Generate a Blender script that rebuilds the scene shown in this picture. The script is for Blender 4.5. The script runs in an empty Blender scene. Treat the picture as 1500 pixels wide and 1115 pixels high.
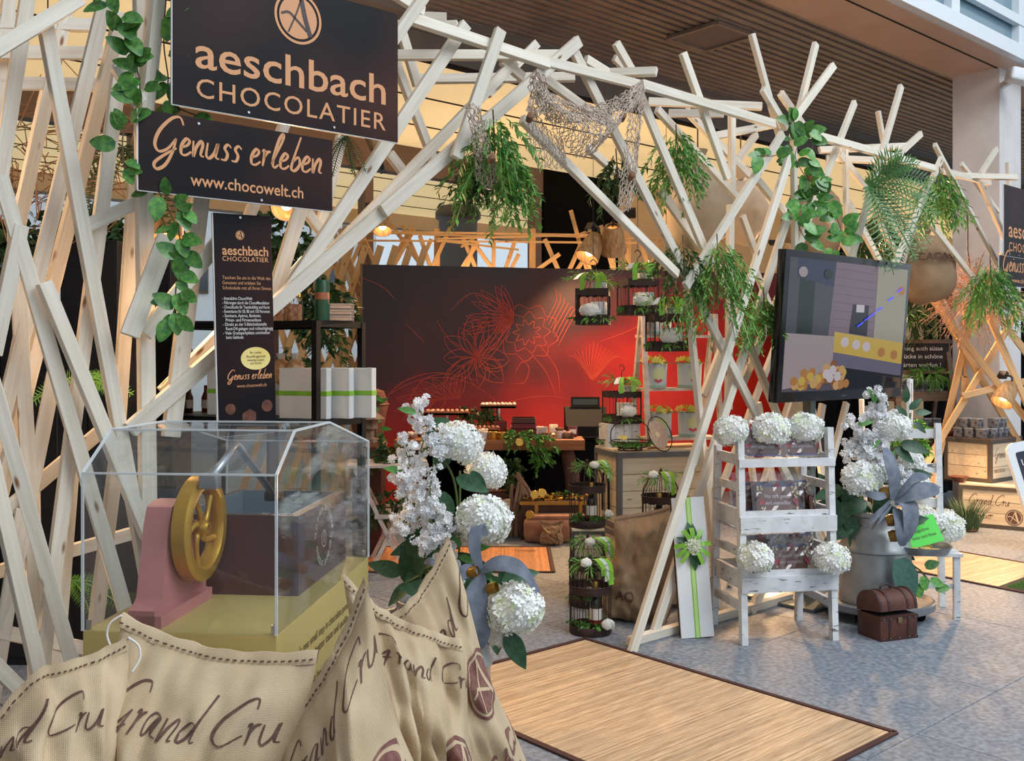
import bpy, bmesh, math, random
from mathutils import Vector, Matrix, Euler, Quaternion
random.seed(7)
R = math.radians
# ------------------------------------------------------------------ camera, sky, light, exposure
scene = bpy.context.scene
col = scene.collection
FPX, HZ, EYE = 1450.0, 520.0, 1.6          # focal length in pixels of a 1500 px wide frame, horizon row, eye height
cam_d = bpy.data.cameras.new('camera'); cam = bpy.data.objects.new('camera', cam_d); col.objects.link(cam)
cam.location = (0, 0, EYE); cam.rotation_euler = (R(90), 0, 0)
cam_d.sensor_width = 36; cam_d.lens = 36 * FPX / 1500; cam_d.shift_y = -(557.5 - HZ) / 1500
cam_d.clip_end = 200
scene.camera = cam
world = bpy.data.worlds.new('sky'); scene.world = world; world.use_nodes = True
wb = world.node_tree.nodes['Background']
wb.inputs[0].default_value = (0.80, 0.90, 1.0, 1); wb.inputs[1].default_value = 0.85
vs = scene.view_settings
vs.view_transform = 'Standard'; vs.look = 'None'; vs.gamma = 1; vs.exposure = 0.06; vs.use_curve_mapping = False
# skylight of the atrium, high above and in front of the booth
def area_light(name, loc, target, size, power, color):
    d = bpy.data.lights.new(name, 'AREA'); d.energy = power; d.size = size; d.color = color
    o = bpy.data.objects.new(name, d); col.objects.link(o); o.location = loc
    o.rotation_euler = (Vector(target) - Vector(loc)).to_track_quat('-Z', 'Y').to_euler()
    return o
area_light('skylight', (6.5, 0.5, 9.0), (2.8, 5.5, 0.8), 6.0, 740, (0.93, 0.97, 1.0))
# ------------------------------------------------------------------ frames of the place
TH = R(41.5)
E1 = Vector((math.cos(TH), math.sin(TH), 0)); NN = Vector((-math.sin(TH), math.cos(TH), 0)); ZZ = Vector((0, 0, 1))
def P(u, v, Y): return Vector(((u - 750) / FPX * Y, Y, EYE - (v - HZ) / FPX * Y))
def G(u, v, z=0.0):
    Y = (EYE - z) * FPX / (v - HZ); return Vector(((u - 750) / FPX * Y, Y, z))
def Pc(u, v, c):                            # point on the vertical plane at distance c along NN (parallel to the shop front)
    Y = c / (NN.y + NN.x * (u - 750) / FPX); return P(u, v, Y)
def EN(t, c, z=0.0): return E1 * t + NN * c + ZZ * z
# ------------------------------------------------------------------ materials
MATS = {}
def _mix(nt, a, b, fac, blend='MIX'):
    m = nt.nodes.new('ShaderNodeMix'); m.data_type = 'RGBA'; m.blend_type = blend
    for sock, val in ((m.inputs[0], fac), (m.inputs[6], a), (m.inputs[7], b)):
        if hasattr(val, 'is_output'): nt.links.new(val, sock)
        elif isinstance(val, (tuple, list)): sock.default_value = (*val[:3], 1)
        else: sock.default_value = val
    return m.outputs[2]
def srgb(r, g, b):
    f = lambda c: ((c / 255 + 0.055) / 1.055) ** 2.4 if c > 10 else c / 255 / 12.92
    return (f(r), f(g), f(b))
def _ramp(nt, fac, stops):
    r = nt.nodes.new('ShaderNodeValToRGB'); nt.links.new(fac, r.inputs[0])
    els = r.color_ramp.elements
    while len(els) < len(stops): els.new(0.5)
    for e, (p, c) in zip(els, stops): e.position = p; e.color = (*c[:3], 1)
    return r.outputs[0]
def mat(name, color, rough=0.6, metal=0.0, c2=None, scale=8.0, stretch=(1, 1, 1), bump=0.0, bscale=None, rnd=0.0,
        detail=4.0, lo=0.35, hi=0.65, emit=None, estr=1.0, coat=0.0, sheen=0.0, island=0.0, trans=0.0, spec=None, sss=0.0):
    if name in MATS: return MATS[name]
    m = bpy.data.materials.new(name); m.use_nodes = True; nt = m.node_tree; b = nt.nodes['Principled BSDF']
    b.inputs['Roughness'].default_value = rough; b.inputs['Metallic'].default_value = metal
    if coat: b.inputs['Coat Weight'].default_value = coat
    if sheen: b.inputs['Sheen Weight'].default_value = sheen
    if spec is not None: b.inputs['Specular IOR Level'].default_value = spec
    if trans: b.inputs['Transmission Weight'].default_value = trans
    out = None
    tc = nt.nodes.new('ShaderNodeTexCoord'); mp = nt.nodes.new('ShaderNodeMapping')
    mp.inputs['Scale'].default_value = stretch
    oi = nt.nodes.new('ShaderNodeObjectInfo')
    off = nt.nodes.new('ShaderNodeVectorMath'); off.operation = 'ADD'
    nt.links.new(tc.outputs['Object'], off.inputs[0])
    mu = nt.nodes.new('ShaderNodeMath'); mu.operation = 'MULTIPLY'; mu.inputs[1].default_value = 37.0 if rnd else 0.0
    nt.links.new(oi.outputs['Random'], mu.inputs[0]); nt.links.new(mu.outputs[0], off.inputs[1])
    nt.links.new(off.outputs[0], mp.inputs[0])
    if c2 is not None:
        n = nt.nodes.new('ShaderNodeTexNoise'); n.inputs['Scale'].default_value = scale; n.inputs['Detail'].default_value = detail
        nt.links.new(mp.outputs[0], n.inputs['Vector'])
        out = _ramp(nt, n.outputs[0], [(lo, color), (hi, c2)])
    if rnd or island:
        hs = nt.nodes.new('ShaderNodeHueSaturation')
        mr = nt.nodes.new('ShaderNodeMapRange'); k = rnd or island
        mr.inputs[3].default_value = 1 - k; mr.inputs[4].default_value = 1 + k * 0.6
        if island:
            ge = nt.nodes.new('ShaderNodeNewGeometry'); nt.links.new(ge.outputs['Random Per Island'], mr.inputs[0])
        else: nt.links.new(oi.outputs['Random'], mr.inputs[0])
        nt.links.new(mr.outputs[0], hs.inputs['Value'])
        if out is not None: nt.links.new(out, hs.inputs['Color'])
        else: hs.inputs['Color'].default_value = (*color, 1)
        out = hs.outputs[0]
    if out is not None: nt.links.new(out, b.inputs['Base Color'])
    else: b.inputs['Base Color'].default_value = (*color, 1)
    if bump:
        n2 = nt.nodes.new('ShaderNodeTexNoise'); n2.inputs['Scale'].default_value = bscale or scale * 3; n2.inputs['Detail'].default_value = 3
        nt.links.new(mp.outputs[0], n2.inputs['Vector'])
        bp = nt.nodes.new('ShaderNodeBump'); bp.inputs['Strength'].default_value = bump; bp.inputs['Distance'].default_value = 0.01
        nt.links.new(n2.outputs[0], bp.inputs['Height']); nt.links.new(bp.outputs[0], b.inputs['Normal'])
    if emit is not None:
        b.inputs['Emission Color'].default_value = (*emit, 1); b.inputs['Emission Strength'].default_value = estr
    MATS[name] = m; return m
def wood(name, c1, c2, knot=None, rough=0.65, rnd=0.12, ax=2, fine=60.0):
    st = [1.0, 1.0, 1.0]; st[ax] = 0.05
    m = mat(name, c1, rough, c2=c2, scale=fine, stretch=st, rnd=rnd, bump=0.15, bscale=fine, lo=0.3, hi=0.7)
    if knot:
        nt = m.node_tree; b = nt.nodes['Principled BSDF']; src = b.inputs['Base Color'].links[0].from_socket
        tc = nt.nodes['Texture Coordinate']; vo = nt.nodes.new('ShaderNodeTexVoronoi'); vo.inputs['Scale'].default_value = 0.85
        mp = nt.nodes.new('ShaderNodeMapping'); s2 = [14.0] * 3; s2[ax] = 4.5; mp.inputs['Scale'].default_value = s2
        add = nt.nodes.new('ShaderNodeVectorMath'); add.operation = 'ADD'
        nt.links.new(nt.nodes['Vector Math'].outputs[0], mp.inputs[0]); nt.links.new(mp.outputs[0], vo.inputs['Vector'])
        k = _ramp(nt, vo.outputs['Distance'], [(0.05, knot), (0.12, (1, 1, 1))])
        nt.links.new(_mix(nt, src, k, 1.0, 'MULTIPLY'), b.inputs['Base Color'])
    return m
def clear_mat(name, tint=(1, 1, 1), refl=0.06, rough=0.03, haze=0.0):
    if name in MATS: return MATS[name]
    m = bpy.data.materials.new(name); m.use_nodes = True; nt = m.node_tree
    for n in list(nt.nodes):
        if n.type != 'OUTPUT_MATERIAL': nt.nodes.remove(n)
    o = nt.nodes['Material Output']
    tr = nt.nodes.new('ShaderNodeBsdfTransparent'); tr.inputs[0].default_value = (*tint, 1)
    gl = nt.nodes.new('ShaderNodeBsdfGlossy'); gl.inputs['Roughness'].default_value = rough
    lw = nt.nodes.new('ShaderNodeLayerWeight')
    pw = nt.nodes.new('ShaderNodeMath'); pw.operation = 'POWER'; pw.inputs[1].default_value = 4.0; nt.links.new(lw.outputs['Facing'], pw.inputs[0])
    ad = nt.nodes.new('ShaderNodeMath'); ad.operation = 'MULTIPLY_ADD'; ad.inputs[1].default_value = 0.6; ad.inputs[2].default_value = refl
    nt.links.new(pw.outputs[0], ad.inputs[0])
    mx = nt.nodes.new('ShaderNodeMixShader'); nt.links.new(ad.outputs[0], mx.inputs[0]); nt.links.new(tr.outputs[0], mx.inputs[1]); nt.links.new(gl.outputs[0], mx.inputs[2])
    last = mx
    if haze:
        df = nt.nodes.new('ShaderNodeBsdfDiffuse'); df.inputs[0].default_value = (0.9, 0.93, 0.95, 1)
        m2 = nt.nodes.new('ShaderNodeMixShader'); m2.inputs[0].default_value = haze
        nt.links.new(mx.outputs[0], m2.inputs[1]); nt.links.new(df.outputs[0], m2.inputs[2]); last = m2
    nt.links.new(last.outputs[0], o.inputs[0]); MATS[name] = m; return m
# ------------------------------------------------------------------ mesh builder
class MB:
    def __init__(s): s.v = []; s.f = []
    def add(s, vs, fs):
        k = len(s.v); s.v += [tuple(p) for p in vs]; s.f += [tuple(i + k for i in f) for f in fs]; return s
    def box(s, c, d, M=None):
        c = Vector(c); h = Vector(d) / 2
        vs = [Vector((x, y, z)) for x in (-h.x, h.x) for y in (-h.y, h.y) for z in (-h.z, h.z)]
        vs = [(M @ p if M else p) + c for p in vs]
        return s.add(vs, [(0, 1, 3, 2), (4, 6, 7, 5), (0, 4, 5, 1), (2, 3, 7, 6), (0, 2, 6, 4), (1, 5, 7, 3)])
    def span(s, x0, x1, y0, y1, z0, z1): return s.box(((x0 + x1) / 2, (y0 + y1) / 2, (z0 + z1) / 2), (abs(x1 - x0), abs(y1 - y0), abs(z1 - z0)))
    def cbox(s, c, d, b=0.005, seg=2, M=None):
        bm = bmesh.new(); bmesh.ops.create_cube(bm, size=1)
        for v in bm.verts: v.co = Vector((v.co.x * d[0], v.co.y * d[1], v.co.z * d[2]))
        bmesh.ops.bevel(bm, geom=list(bm.edges), offset=b, segments=seg, affect='EDGES', profile=0.6)
        c = Vector(c); bm.verts.index_update()
        s.add([(M @ v.co if M else v.co) + c for v in bm.verts], [[v.index for v in f.verts] for f in bm.faces]); bm.free(); return s
    def bar(s, p0, p1, w, h, up=(0, 0, 1)):
        p0, p1 = Vector(p0), Vector(p1); d = (p1 - p0).normalized(); up = Vector(up)
        a = d.cross(up)
        if a.length < 1e-4: a = d.cross(Vector((1, 0, 0)))
        a.normalize(); b = a.cross(d); a *= w / 2; b *= h / 2
        vs = [q + x * a + y * b for q in (p0, p1) for x, y in ((-1, -1), (1, -1), (1, 1), (-1, 1))]
        return s.add(vs, [(3, 2, 1, 0), (4, 5, 6, 7)] + [(i, (i + 1) % 4, (i + 1) % 4 + 4, i + 4) for i in range(4)])
    def tube(s, pts, r, n=6, closed=False, caps=True):
        pts = [Vector(p) for p in pts]; k = len(pts); rs = r if isinstance(r, (list, tuple)) else [r] * k
        if k < 2: return s
        vs = []; prev = None
        for i, p in enumerate(pts):
            a = pts[(i + 1) % k] if (closed or i < k - 1) else p; b = pts[i - 1] if (closed or i > 0) else p
            d = a - b
            d = d.normalized() if d.length > 1e-9 else Vector((0, 0, 1))
            if prev is None:
                up = Vector((0, 0, 1)) if abs(d.z) < 0.9 else Vector((1, 0, 0)); x = d.cross(up).normalized()
            else:
                x = prev - d * prev.dot(d)
                x = x.normalized() if x.length > 1e-6 else d.orthogonal().normalized()
            prev = x; y = d.cross(x)
            vs += [p + (x * math.cos(2 * math.pi * j / n) + y * math.sin(2 * math.pi * j / n)) * rs[i] for j in range(n)]
        fs = []
        for i in range(k if closed else k - 1):
            q = (i + 1) % k
            fs += [(i * n + j, i * n + (j + 1) % n, q * n + (j + 1) % n, q * n + j) for j in range(n)]
        if caps and not closed: fs += [tuple(range(n))[::-1], tuple((k - 1) * n + j for j in range(n))]
        return s.add(vs, fs)
    def lathe(s, prof, c=(0, 0, 0), n=32, M=None):
        c = Vector(c); vs = []; fs = []; k = len(prof)
        for j in range(n):
            a = 2 * math.pi * j / n
            for (r, z) in prof:
                p = Vector((r * math.cos(a), r * math.sin(a), z)); vs.append((M @ p if M else p) + c)
        for j in range(n):
            q = (j + 1) % n
            for i in range(k - 1): fs.append((j * k + i, q * k + i, q * k + i + 1, j * k + i + 1))
        return s.add(vs, fs)
    def cyl(s, p0, p1, r, n=16): return s.tube([p0, p1], r, n)
    def blob(s, c, r, M=None, nu=10, nv=7):
        c = Vector(c); r = Vector(r) if not isinstance(r, (int, float)) else Vector((r, r, r)); vs = []; fs = []
        for i in range(nv + 1):
            t = math.pi * i / nv
            for j in range(nu):
                a = 2 * math.pi * j / nu; p = Vector((r.x * math.sin(t) * math.cos(a), r.y * math.sin(t) * math.sin(a), r.z * math.cos(t)))
                vs.append((M @ p if M else p) + c)
        for i in range(nv):
            for j in range(nu): fs.append((i * nu + j, (i + 1) * nu + j, (i + 1) * nu + (j + 1) % nu, i * nu + (j + 1) % nu))
        return s.add(vs, fs)
    def prism(s, poly, x0, x1, axes='xyz'):          # poly in (y,z), extruded along x
        k = len(poly); vs = [Vector((x, y, z)) for x in (x0, x1) for (y, z) in poly]
        fs = [tuple(range(k))[::-1], tuple(range(k, 2 * k))] + [(i, (i + 1) % k, k + (i + 1) % k, k + i) for i in range(k)]
        return s.add(vs, fs)
    def plate(s, poly, y0, y1):                       # poly in (x,z), extruded along y
        k = len(poly); vs = [Vector((x, y, z)) for y in (y0, y1) for (x, z) in poly]
        fs = [tuple(range(k)), tuple(range(k, 2 * k))[::-1]] + [(i, k + i, k + (i + 1) % k, (i + 1) % k) for i in range(k)]
        return s.add(vs, fs)
    def strip(s, pts, ws, side, thick=0.0):           # a ribbon along pts with widths ws, side vectors (one or one each)
        pts = [Vector(p) for p in pts]; k = len(pts); sd = side if isinstance(side, list) else [side] * k
        ws = ws if isinstance(ws, (list, tuple)) else [ws] * k
        vs = []
        for i in range(k):
            x = Vector(sd[i]).normalized() * ws[i] / 2
            t = (pts[min(i + 1, k - 1)] - pts[max(i - 1, 0)]); nrm = t.cross(x)
            nrm = nrm.normalized() * thick / 2 if nrm.length > 1e-9 else Vector((0, 0, 0))
            vs += [pts[i] - x - nrm, pts[i] + x - nrm] + ([pts[i] + x + nrm, pts[i] - x + nrm] if thick else [])
        if thick:
            fs = [(4 * i + j, 4 * i + (j + 1) % 4, 4 * i + 4 + (j + 1) % 4, 4 * i + 4 + j) for i in range(k - 1) for j in range(4)]
            fs += [(3, 2, 1, 0), tuple(4 * (k - 1) + j for j in range(4))]
        else: fs = [(2 * i, 2 * i + 1, 2 * i + 3, 2 * i + 2) for i in range(k - 1)]
        return s.add(vs, fs)
    def xf(s, M): s.v = [tuple(M @ Vector(p)) for p in s.v]; return s
    def mesh(s, name, m, smooth=False):
        me = bpy.data.meshes.new(name); me.from_pydata(s.v, [], s.f)
        if m: me.materials.append(m)
        if smooth: me.polygons.foreach_set('use_smooth', [True] * len(me.polygons))
        me.update(); return me
    def build(s, name, m, parent=None, smooth=False, fix=True):
        me = s.mesh(name, m, smooth)
        if fix:
            bm = bmesh.new(); bm.from_mesh(me); bmesh.ops.recalc_face_normals(bm, faces=bm.faces); bm.to_mesh(me); bm.free()
        o = bpy.data.objects.new(name, me); col.objects.link(o)
        if parent is not None: o.parent = parent
        if smooth == 'auto':
            me.polygons.foreach_set('use_smooth', [True] * len(me.polygons))
            me.set_sharp_from_angle(angle=R(40))
        return o
def tag(o, label=None, cat=None, group=None, kind=None):
    if label: o['label'] = label
    if cat: o['category'] = cat
    if group: o['group'] = group
    if kind: o['kind'] = kind
    return o
def thing(name, label, cat, loc=(0, 0, 0), rz=0.0, group=None, rot=None):
    o = bpy.data.objects.new(name, None); col.objects.link(o); o.empty_display_size = 0.05
    o.location = loc; o.rotation_euler = rot if rot is not None else (0, 0, rz)
    return tag(o, label, cat, group)
def struct(mb, name, m, parent=None, smooth=False):
    o = mb.build(name, m, parent, smooth)
    if parent is None: o['kind'] = 'structure'
    return o
def inst(name, me, parent, M):
    o = bpy.data.objects.new(name, me); col.objects.link(o); o.parent = parent; o.matrix_local = M; return o
def kids(o): return [c for c in bpy.data.objects if c.parent == o]
def copy_tree(o, parent=None, label=None, group=None, loc=None, rz=None, M=None, ch=None):
    c = o.copy(); col.objects.link(c); c.parent = parent
    if label: c['label'] = label
    if group: c['group'] = group
    if loc is not None: c.location = loc
    if rz is not None: c.rotation_euler = (0, 0, rz)
    for k in o.children: copy_tree(k, c)
    return c
# ------------------------------------------------------------------ lettering
_TX = {}
def text_mesh(txt, bold=0.0, space=1.0):
    key = (txt, bold, space)
    if key in _TX: return _TX[key]
    cu = bpy.data.curves.new('lettering', 'FONT'); cu.body = txt; cu.size = 1; cu.offset = bold; cu.space_character = space; cu.resolution_u = 3
    ob = bpy.data.objects.new('lettering', cu); col.objects.link(ob)
    bpy.context.view_layer.update()
    me = bpy.data.meshes.new_from_object(ob.evaluated_get(bpy.context.evaluated_depsgraph_get()))
    vs = [v.co.copy() for v in me.vertices]; fs = [list(p.vertices) for p in me.polygons]
    col.objects.unlink(ob); bpy.data.objects.remove(ob); bpy.data.curves.remove(cu); bpy.data.meshes.remove(me)
    x0 = min(v.x for v in vs); x1 = max(v.x for v in vs)
    _TX[key] = ([(v.x - x0, v.y) for v in vs], fs, x1 - x0); return _TX[key]
def text_on(mb, txt, O, ex, ey, width=None, size=None, bold=0.0, space=1.0, off=None):
    vs, fs, w = text_mesh(txt, bold, space)
    sx = width / w if width else size; sy = size if size else sx
    O, ex, ey = Vector(O), Vector(ex), Vector(ey)
    mb.add([O + ex * (x * sx) + ey * (y * sy) for x, y in vs], fs); return mb
HAND = {
 'G': ([[(.78,.80),(.66,1.0),(.42,.93),(.14,.58),(.05,.22),(.18,.02),(.42,.12),(.62,.42)], [(.62,.42),(.56,.05),(.40,-.32),(.18,-.46),(.10,-.30),(.36,-.05),(.66,.16)]], .74),
 'r': ([[(.02,.40),(.09,.44),(.07,.0)], [(.08,.22),(.16,.40),(.28,.44)]], .30),
 'a': ([[(.33,.40),(.20,.45),(.05,.24),(.07,.02),(.19,.06),(.33,.40),(.30,.08),(.42,.03)]], .43),
 'n': ([[(.02,.43),(.06,.0),(.12,.26),(.24,.44),(.30,.34),(.27,.07),(.37,.03)]], .40),
 'd': ([[(.32,.38),(.19,.44),(.05,.22),(.08,.02),(.20,.08),(.36,.48),(.48,1.0),(.38,.52),(.33,.06),(.44,.03)]], .46),
 'C': ([[(.80,.78),(.74,1.0),(.46,.92),(.14,.56),(.06,.16),(.26,.0),(.66,.20)]], .70),
 'u': ([[(.04,.43),(.03,.10),(.12,.01),(.26,.16),(.34,.44),(.31,.08),(.42,.02)]], .44),
 'e': ([[(.05,.20),(.21,.28),(.26,.40),(.16,.45),(.05,.25),(.07,.04),(.20,.01),(.34,.12)]], .35),
 's': ([[(.30,.38),(.20,.46),(.11,.35),(.21,.19),(.17,.03),(.03,.03)]], .32),
 'l': ([[(.04,.10),(.32,.80),(.32,1.0),(.20,.80),(.08,.20),(.14,.0),(.27,.10)]], .28),
 'b': ([[(.28,1.0),(.10,.30),(.07,.03),(.20,.0),(.33,.20),(.26,.40),(.10,.24)]], .38),
 'J': ([[(.5,1.0),(.42,.1),(.2,-.3),(.05,-.1)]], .5), ' ': ([], .26)}
def smooth_line(pts, k=6):
    pts = [Vector(p) for p in pts]; out = []
    for i in range(len(pts) - 1):
        a = pts[max(i - 1, 0)]; b = pts[i]; c = pts[i + 1]; d = pts[min(i + 2, len(pts) - 1)]
        for j in range(k):
            t = j / k
            out.append(0.5 * ((2 * b) + (c - a) * t + (2 * a - 5 * b + 4 * c - d) * t * t + (3 * b - a - 3 * c + d) * t ** 3))
    out.append(pts[-1]); return out
def line_quads(pts, w, taper=True):                   # flat 2-D stroke -> verts, faces
    vs = []; fs = []; k = len(pts)
    for i, p in enumerate(pts):
        d = pts[min(i + 1, k - 1)] - pts[max(i - 1, 0)]
        d = d.normalized() if d.length > 1e-9 else Vector((1, 0))
        nrm = Vector((-d.y, d.x)); q = w * (0.55 + 0.45 * math.sin(math.pi * i / max(k - 1, 1))) if taper else w
        q *= (0.75 + 0.5 * abs(d.x * 0.5 + d.y * 0.86)) if taper else 1
        vs += [p + nrm * q / 2, p - nrm * q / 2]
    fs = [(2 * i, 2 * i + 1, 2 * i + 3, 2 * i + 2) for i in range(k - 1)]
    return vs, fs
def hand_text(txt, w=0.07, slant=0.12):
    vs = []; fs = []; x = 0
    for ch in txt:
        st, adv = HAND[ch]
        for s_ in st:
            q = [Vector((px + slant * py + x, py)) for px, py in s_]
            a, b = line_quads(smooth_line(q, 5), w); k = len(vs); vs += a; fs += [tuple(i + k for i in f) for f in b]
        x += adv
    return vs, fs, x
def hand_on(mb, txt, O, ex, ey, width, w=0.07, ysc=1.0):
    vs, fs, tw = hand_text(txt, w); s_ = width / tw; O, ex, ey = Vector(O), Vector(ex), Vector(ey)
    mb.add([O + ex * (p.x * s_) + ey * (p.y * s_ * ysc) for p in vs], fs); return mb
def arc_pts(cx, cy, r, a0, a1, n=24, ry=None):
    ry = r if ry is None else ry
    return [Vector((cx + r * math.cos(R(a0 + (a1 - a0) * i / n)), cy + ry * math.sin(R(a0 + (a1 - a0) * i / n)))) for i in range(n + 1)]
def disc2(cx, cy, r, n=32, ry=None):
    p = arc_pts(cx, cy, r, 0, 360, n, ry)[:-1]; return [Vector((cx, cy))] + p, [(0, 1 + i, 1 + (i + 1) % n) for i in range(n)]
def emblem():                                          # round A emblem: (ring+disc verts/faces), (letter strokes), unit radius
    a = MB2(); a.ring(0, 0, 1.0, 0.9); a.put(*disc2(0, 0, 0.8)); l = MB2()
    for pts, w in (([(0.12, .74), (-.08, .15), (-.42, -.62)], .07), ([(.12, .74), (.30, .0), (.52, -.64)], .20), ([(-.72, .02), (-.40, .12), (-.05, -.12), (.36, -.45)], .10)):
        l.put(*line_quads(smooth_line(pts, 6), w, False))
    return a, l
class MB2:
    def __init__(s): s.v = []; s.f = []
    def put(s, vs, fs): k = len(s.v); s.v += vs; s.f += [tuple(i + k for i in f) for f in fs]; return s
    def ring(s, cx, cy, r1, r0, n=40):
        o = arc_pts(cx, cy, r1, 0, 360, n)[:-1]; i_ = arc_pts(cx, cy, r0, 0, 360, n)[:-1]
        return s.put(o + i_, [(j, (j + 1) % n, n + (j + 1) % n, n + j) for j in range(n)])
    def on(s, mb, O, ex, ey, k=1.0, kz=None):
        kz = kz or k; mb.add([Vector(O) + Vector(ex) * (p.x * k) + Vector(ey) * (p.y * kz) for p in s.v], s.f); return mb
EMB_A, EMB_L = emblem()
# ------------------------------------------------------------------ the hall
M_tile = mat('grey_stone', srgb(106, 113, 123), 0.58, c2=srgb(144, 151, 161), scale=38, detail=6, rnd=0.06, bump=0.05, bscale=160)
M_joint = mat('joint_grout', srgb(96, 98, 102), 0.8)
M_corr = mat('ribbed_metal', srgb(176, 164, 156), 0.3, 0.45, c2=srgb(154, 143, 136), scale=3, rnd=0)
M_soffit = mat('soffit_panel', srgb(218, 192, 172), 0.38, 0.1, c2=srgb(208, 172, 150), scale=1.2)
M_step = mat('grey_metal', srgb(140, 134, 130), 0.5, 0.2)
M_dark = mat('dark_gap', srgb(35, 30, 28), 0.8)
M_cream = mat('cream_panel', srgb(244, 226, 180), 0.5, c2=srgb(236, 214, 164), scale=1.5, rnd=0.04, emit=(1.0, .72, .36), estr=.62)   # glow added to the panels for a bright warm ceiling
M_frame = mat('bronze_frame', srgb(120, 96, 84), 0.45, 0.3)
M_plaster = mat('warm_plaster', srgb(222, 190, 150), 0.8, c2=srgb(214, 180, 140), scale=3)
M_white = mat('white_paint', srgb(226, 222, 220), 0.55, c2=srgb(216, 212, 210), scale=4)
M_facw = mat('facade_white', srgb(225, 232, 238), 0.4)
M_black = mat('black_cloth', srgb(14, 13, 14), 0.95, spec=0.1)
M_glass = clear_mat('window_glass', (0.93, 0.96, 0.97), 0.02)
M_blueglass = mat('blue_glass', srgb(120, 150, 165), 0.12, 0.0, c2=srgb(95, 125, 140), scale=0.8, spec=0.8)
M_col = mat('dark_column', srgb(88, 84, 82), 0.55)
def frame_M(O, ex=E1, ey=NN):
    ex, ey = Vector(ex), Vector(ey); ez = ex.cross(ey)
    return Matrix(((ex.x, ey.x, ez.x, O[0]), (ex.y, ey.y, ez.y, O[1]), (ex.z, ey.z, ez.z, O[2]), (0, 0, 0, 1)))
HALL = frame_M((0, 0, 0))                       # local x = along the shop front, y = into the booth
def hall(mb): return mb.xf(HALL)
floor = struct(MB().box((3, 8, -0.06), (60, 60, 0.10)), 'floor', M_joint)
tile_me = MB().cbox((0, 0, -0.0075), (1.196, 1.196, 0.015), 0.002, 1).mesh('tile', M_tile)
for i in range(-5, 13):
    for j in range(-2, 9):
        t0 = (4.85 if j % 2 == 0 else 4.05) + 1.2 * (i - 4) + 0.6; c0 = 2.0 + 1.2 * j + 0.6
        p = EN(t0, c0)
        if p.y < -0.3 or abs(p.x / max(p.y, 1)) > 1.2: continue
        o = inst('tile', tile_me, floor, HALL @ Matrix.Translation((t0, c0, 0)))
# ribbed ceiling over the booth
mb = MB(); prof = []; c = 4.70
while c < 6.72: prof += [(c, 4.50), (c + 0.055, 4.50), (c + 0.065, 4.545), (c + 0.09, 4.545)]; c += 0.10
k = len(prof)
vs = [(t, y, z) for t in (-7, 30) for y, z in prof]; mb.add(vs, [(i, i + 1, k + i + 1, k + i) for i in range(k - 1)])
vs = [(t, y, z + 0.06) for t in (-7, 30) for y, z in (prof[0], prof[-1])]; mb.add(vs, [(0, 1, 3, 2)])
struct(hall(mb), 'ceiling', M_corr)
struct(hall(MB().span(-7, 30, 6.72, 7.06, 4.44, 4.54)), 'trim_1', M_step)
struct(hall(MB().span(-7, 30, 7.04, 7.08, 4.22, 4.50)), 'trim_2', M_step)
struct(hall(MB().span(-7, 30, 7.03, 7.09, 4.19, 4.22)), 'trim_6', M_dark)
mb = MB().span(-7, 30, 4.03, 4.70, 4.49, 4.60); struct(hall(mb), 'ceiling_soffit', M_soffit)
struct(hall(MB().span(-7, 30, 4.22, 4.235, 4.484, 4.492)), 'trim_3', M_dark)
struct(hall(MB().span(-7, 30, 3.95, 4.05, 4.50, 4.64)), 'trim_4', M_facw)
# access hatch in the ribbed ceiling
def Cz(u, v, z): Y = (z - EYE) * FPX / (HZ - v); return P(u, v, Y)
hc = [Cz(u, v, 4.48) for u, v in ((978, 56), (1050, 33), (1105, 52), (1033, 74))]
hatch = tag(bpy.data.objects.new('ceiling_hatch', None), 'square framed access hatch set into the ribbed ceiling', 'hatch'); col.objects.link(hatch)
mb = MB()
for i in range(4): mb.bar(hc[i], hc[(i + 1) % 4], 0.035, 0.03)
mb.build('frame', M_corr, hatch)
MB().add([p + ZZ * 0.004 for p in hc] + [p + ZZ * 0.02 for p in hc], [(0, 1, 2, 3), (7, 6, 5, 4)]).build('cover', M_step, hatch)
# cream panelled ceiling further in
back = struct(hall(MB().span(-10, 30, 7.05, 15.2, 4.26, 4.30)), 'ceiling_inner', M_dark)
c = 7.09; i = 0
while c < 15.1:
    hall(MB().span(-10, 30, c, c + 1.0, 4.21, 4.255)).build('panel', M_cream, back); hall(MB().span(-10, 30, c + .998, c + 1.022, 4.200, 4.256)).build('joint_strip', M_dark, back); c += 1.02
struct(hall(MB().span(-10, 30, 15.1, 15.4, 3.95, 4.3)), 'trim_5', M_plaster)
# glazed wall behind the booth
def tc(u, c): p = Pc(u, HZ, c); return p.dot(E1)
t_end = tc(783, 10.2); t_blk = tc(902, 10.15)
win = struct(hall(MB().span(-9, t_end + 0.1, 10.12, 10.3, 3.86, 4.21)), 'window_1', M_frame)
t = t_end
while t > -8:
    hall(MB().span(t - 0.06, t + 0.06, 10.12, 10.28, 0, 3.9)).build('mullion', M_frame, win)
    hall(MB().span(t - 2.74, t - 0.06, 10.19, 10.205, 0.05, 3.86)).build('pane', M_glass, win)
    t -= 2.8
struct(hall(MB().span(t_end + 0.1, t_blk, 10.1, 10.25, 0, 4.21)), 'wall_black', M_black)
struct(hall(MB().span(t_blk, 30, 10.1, 10.3, 0, 4.21)), 'wall_back', M_plaster)
struct(hall(MB().span(-.9, -.7, 3.9, 10.1, 0, 4.2)), 'wall_left', M_dark)  # unseen wall, added to block sky light coming in from the left
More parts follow.
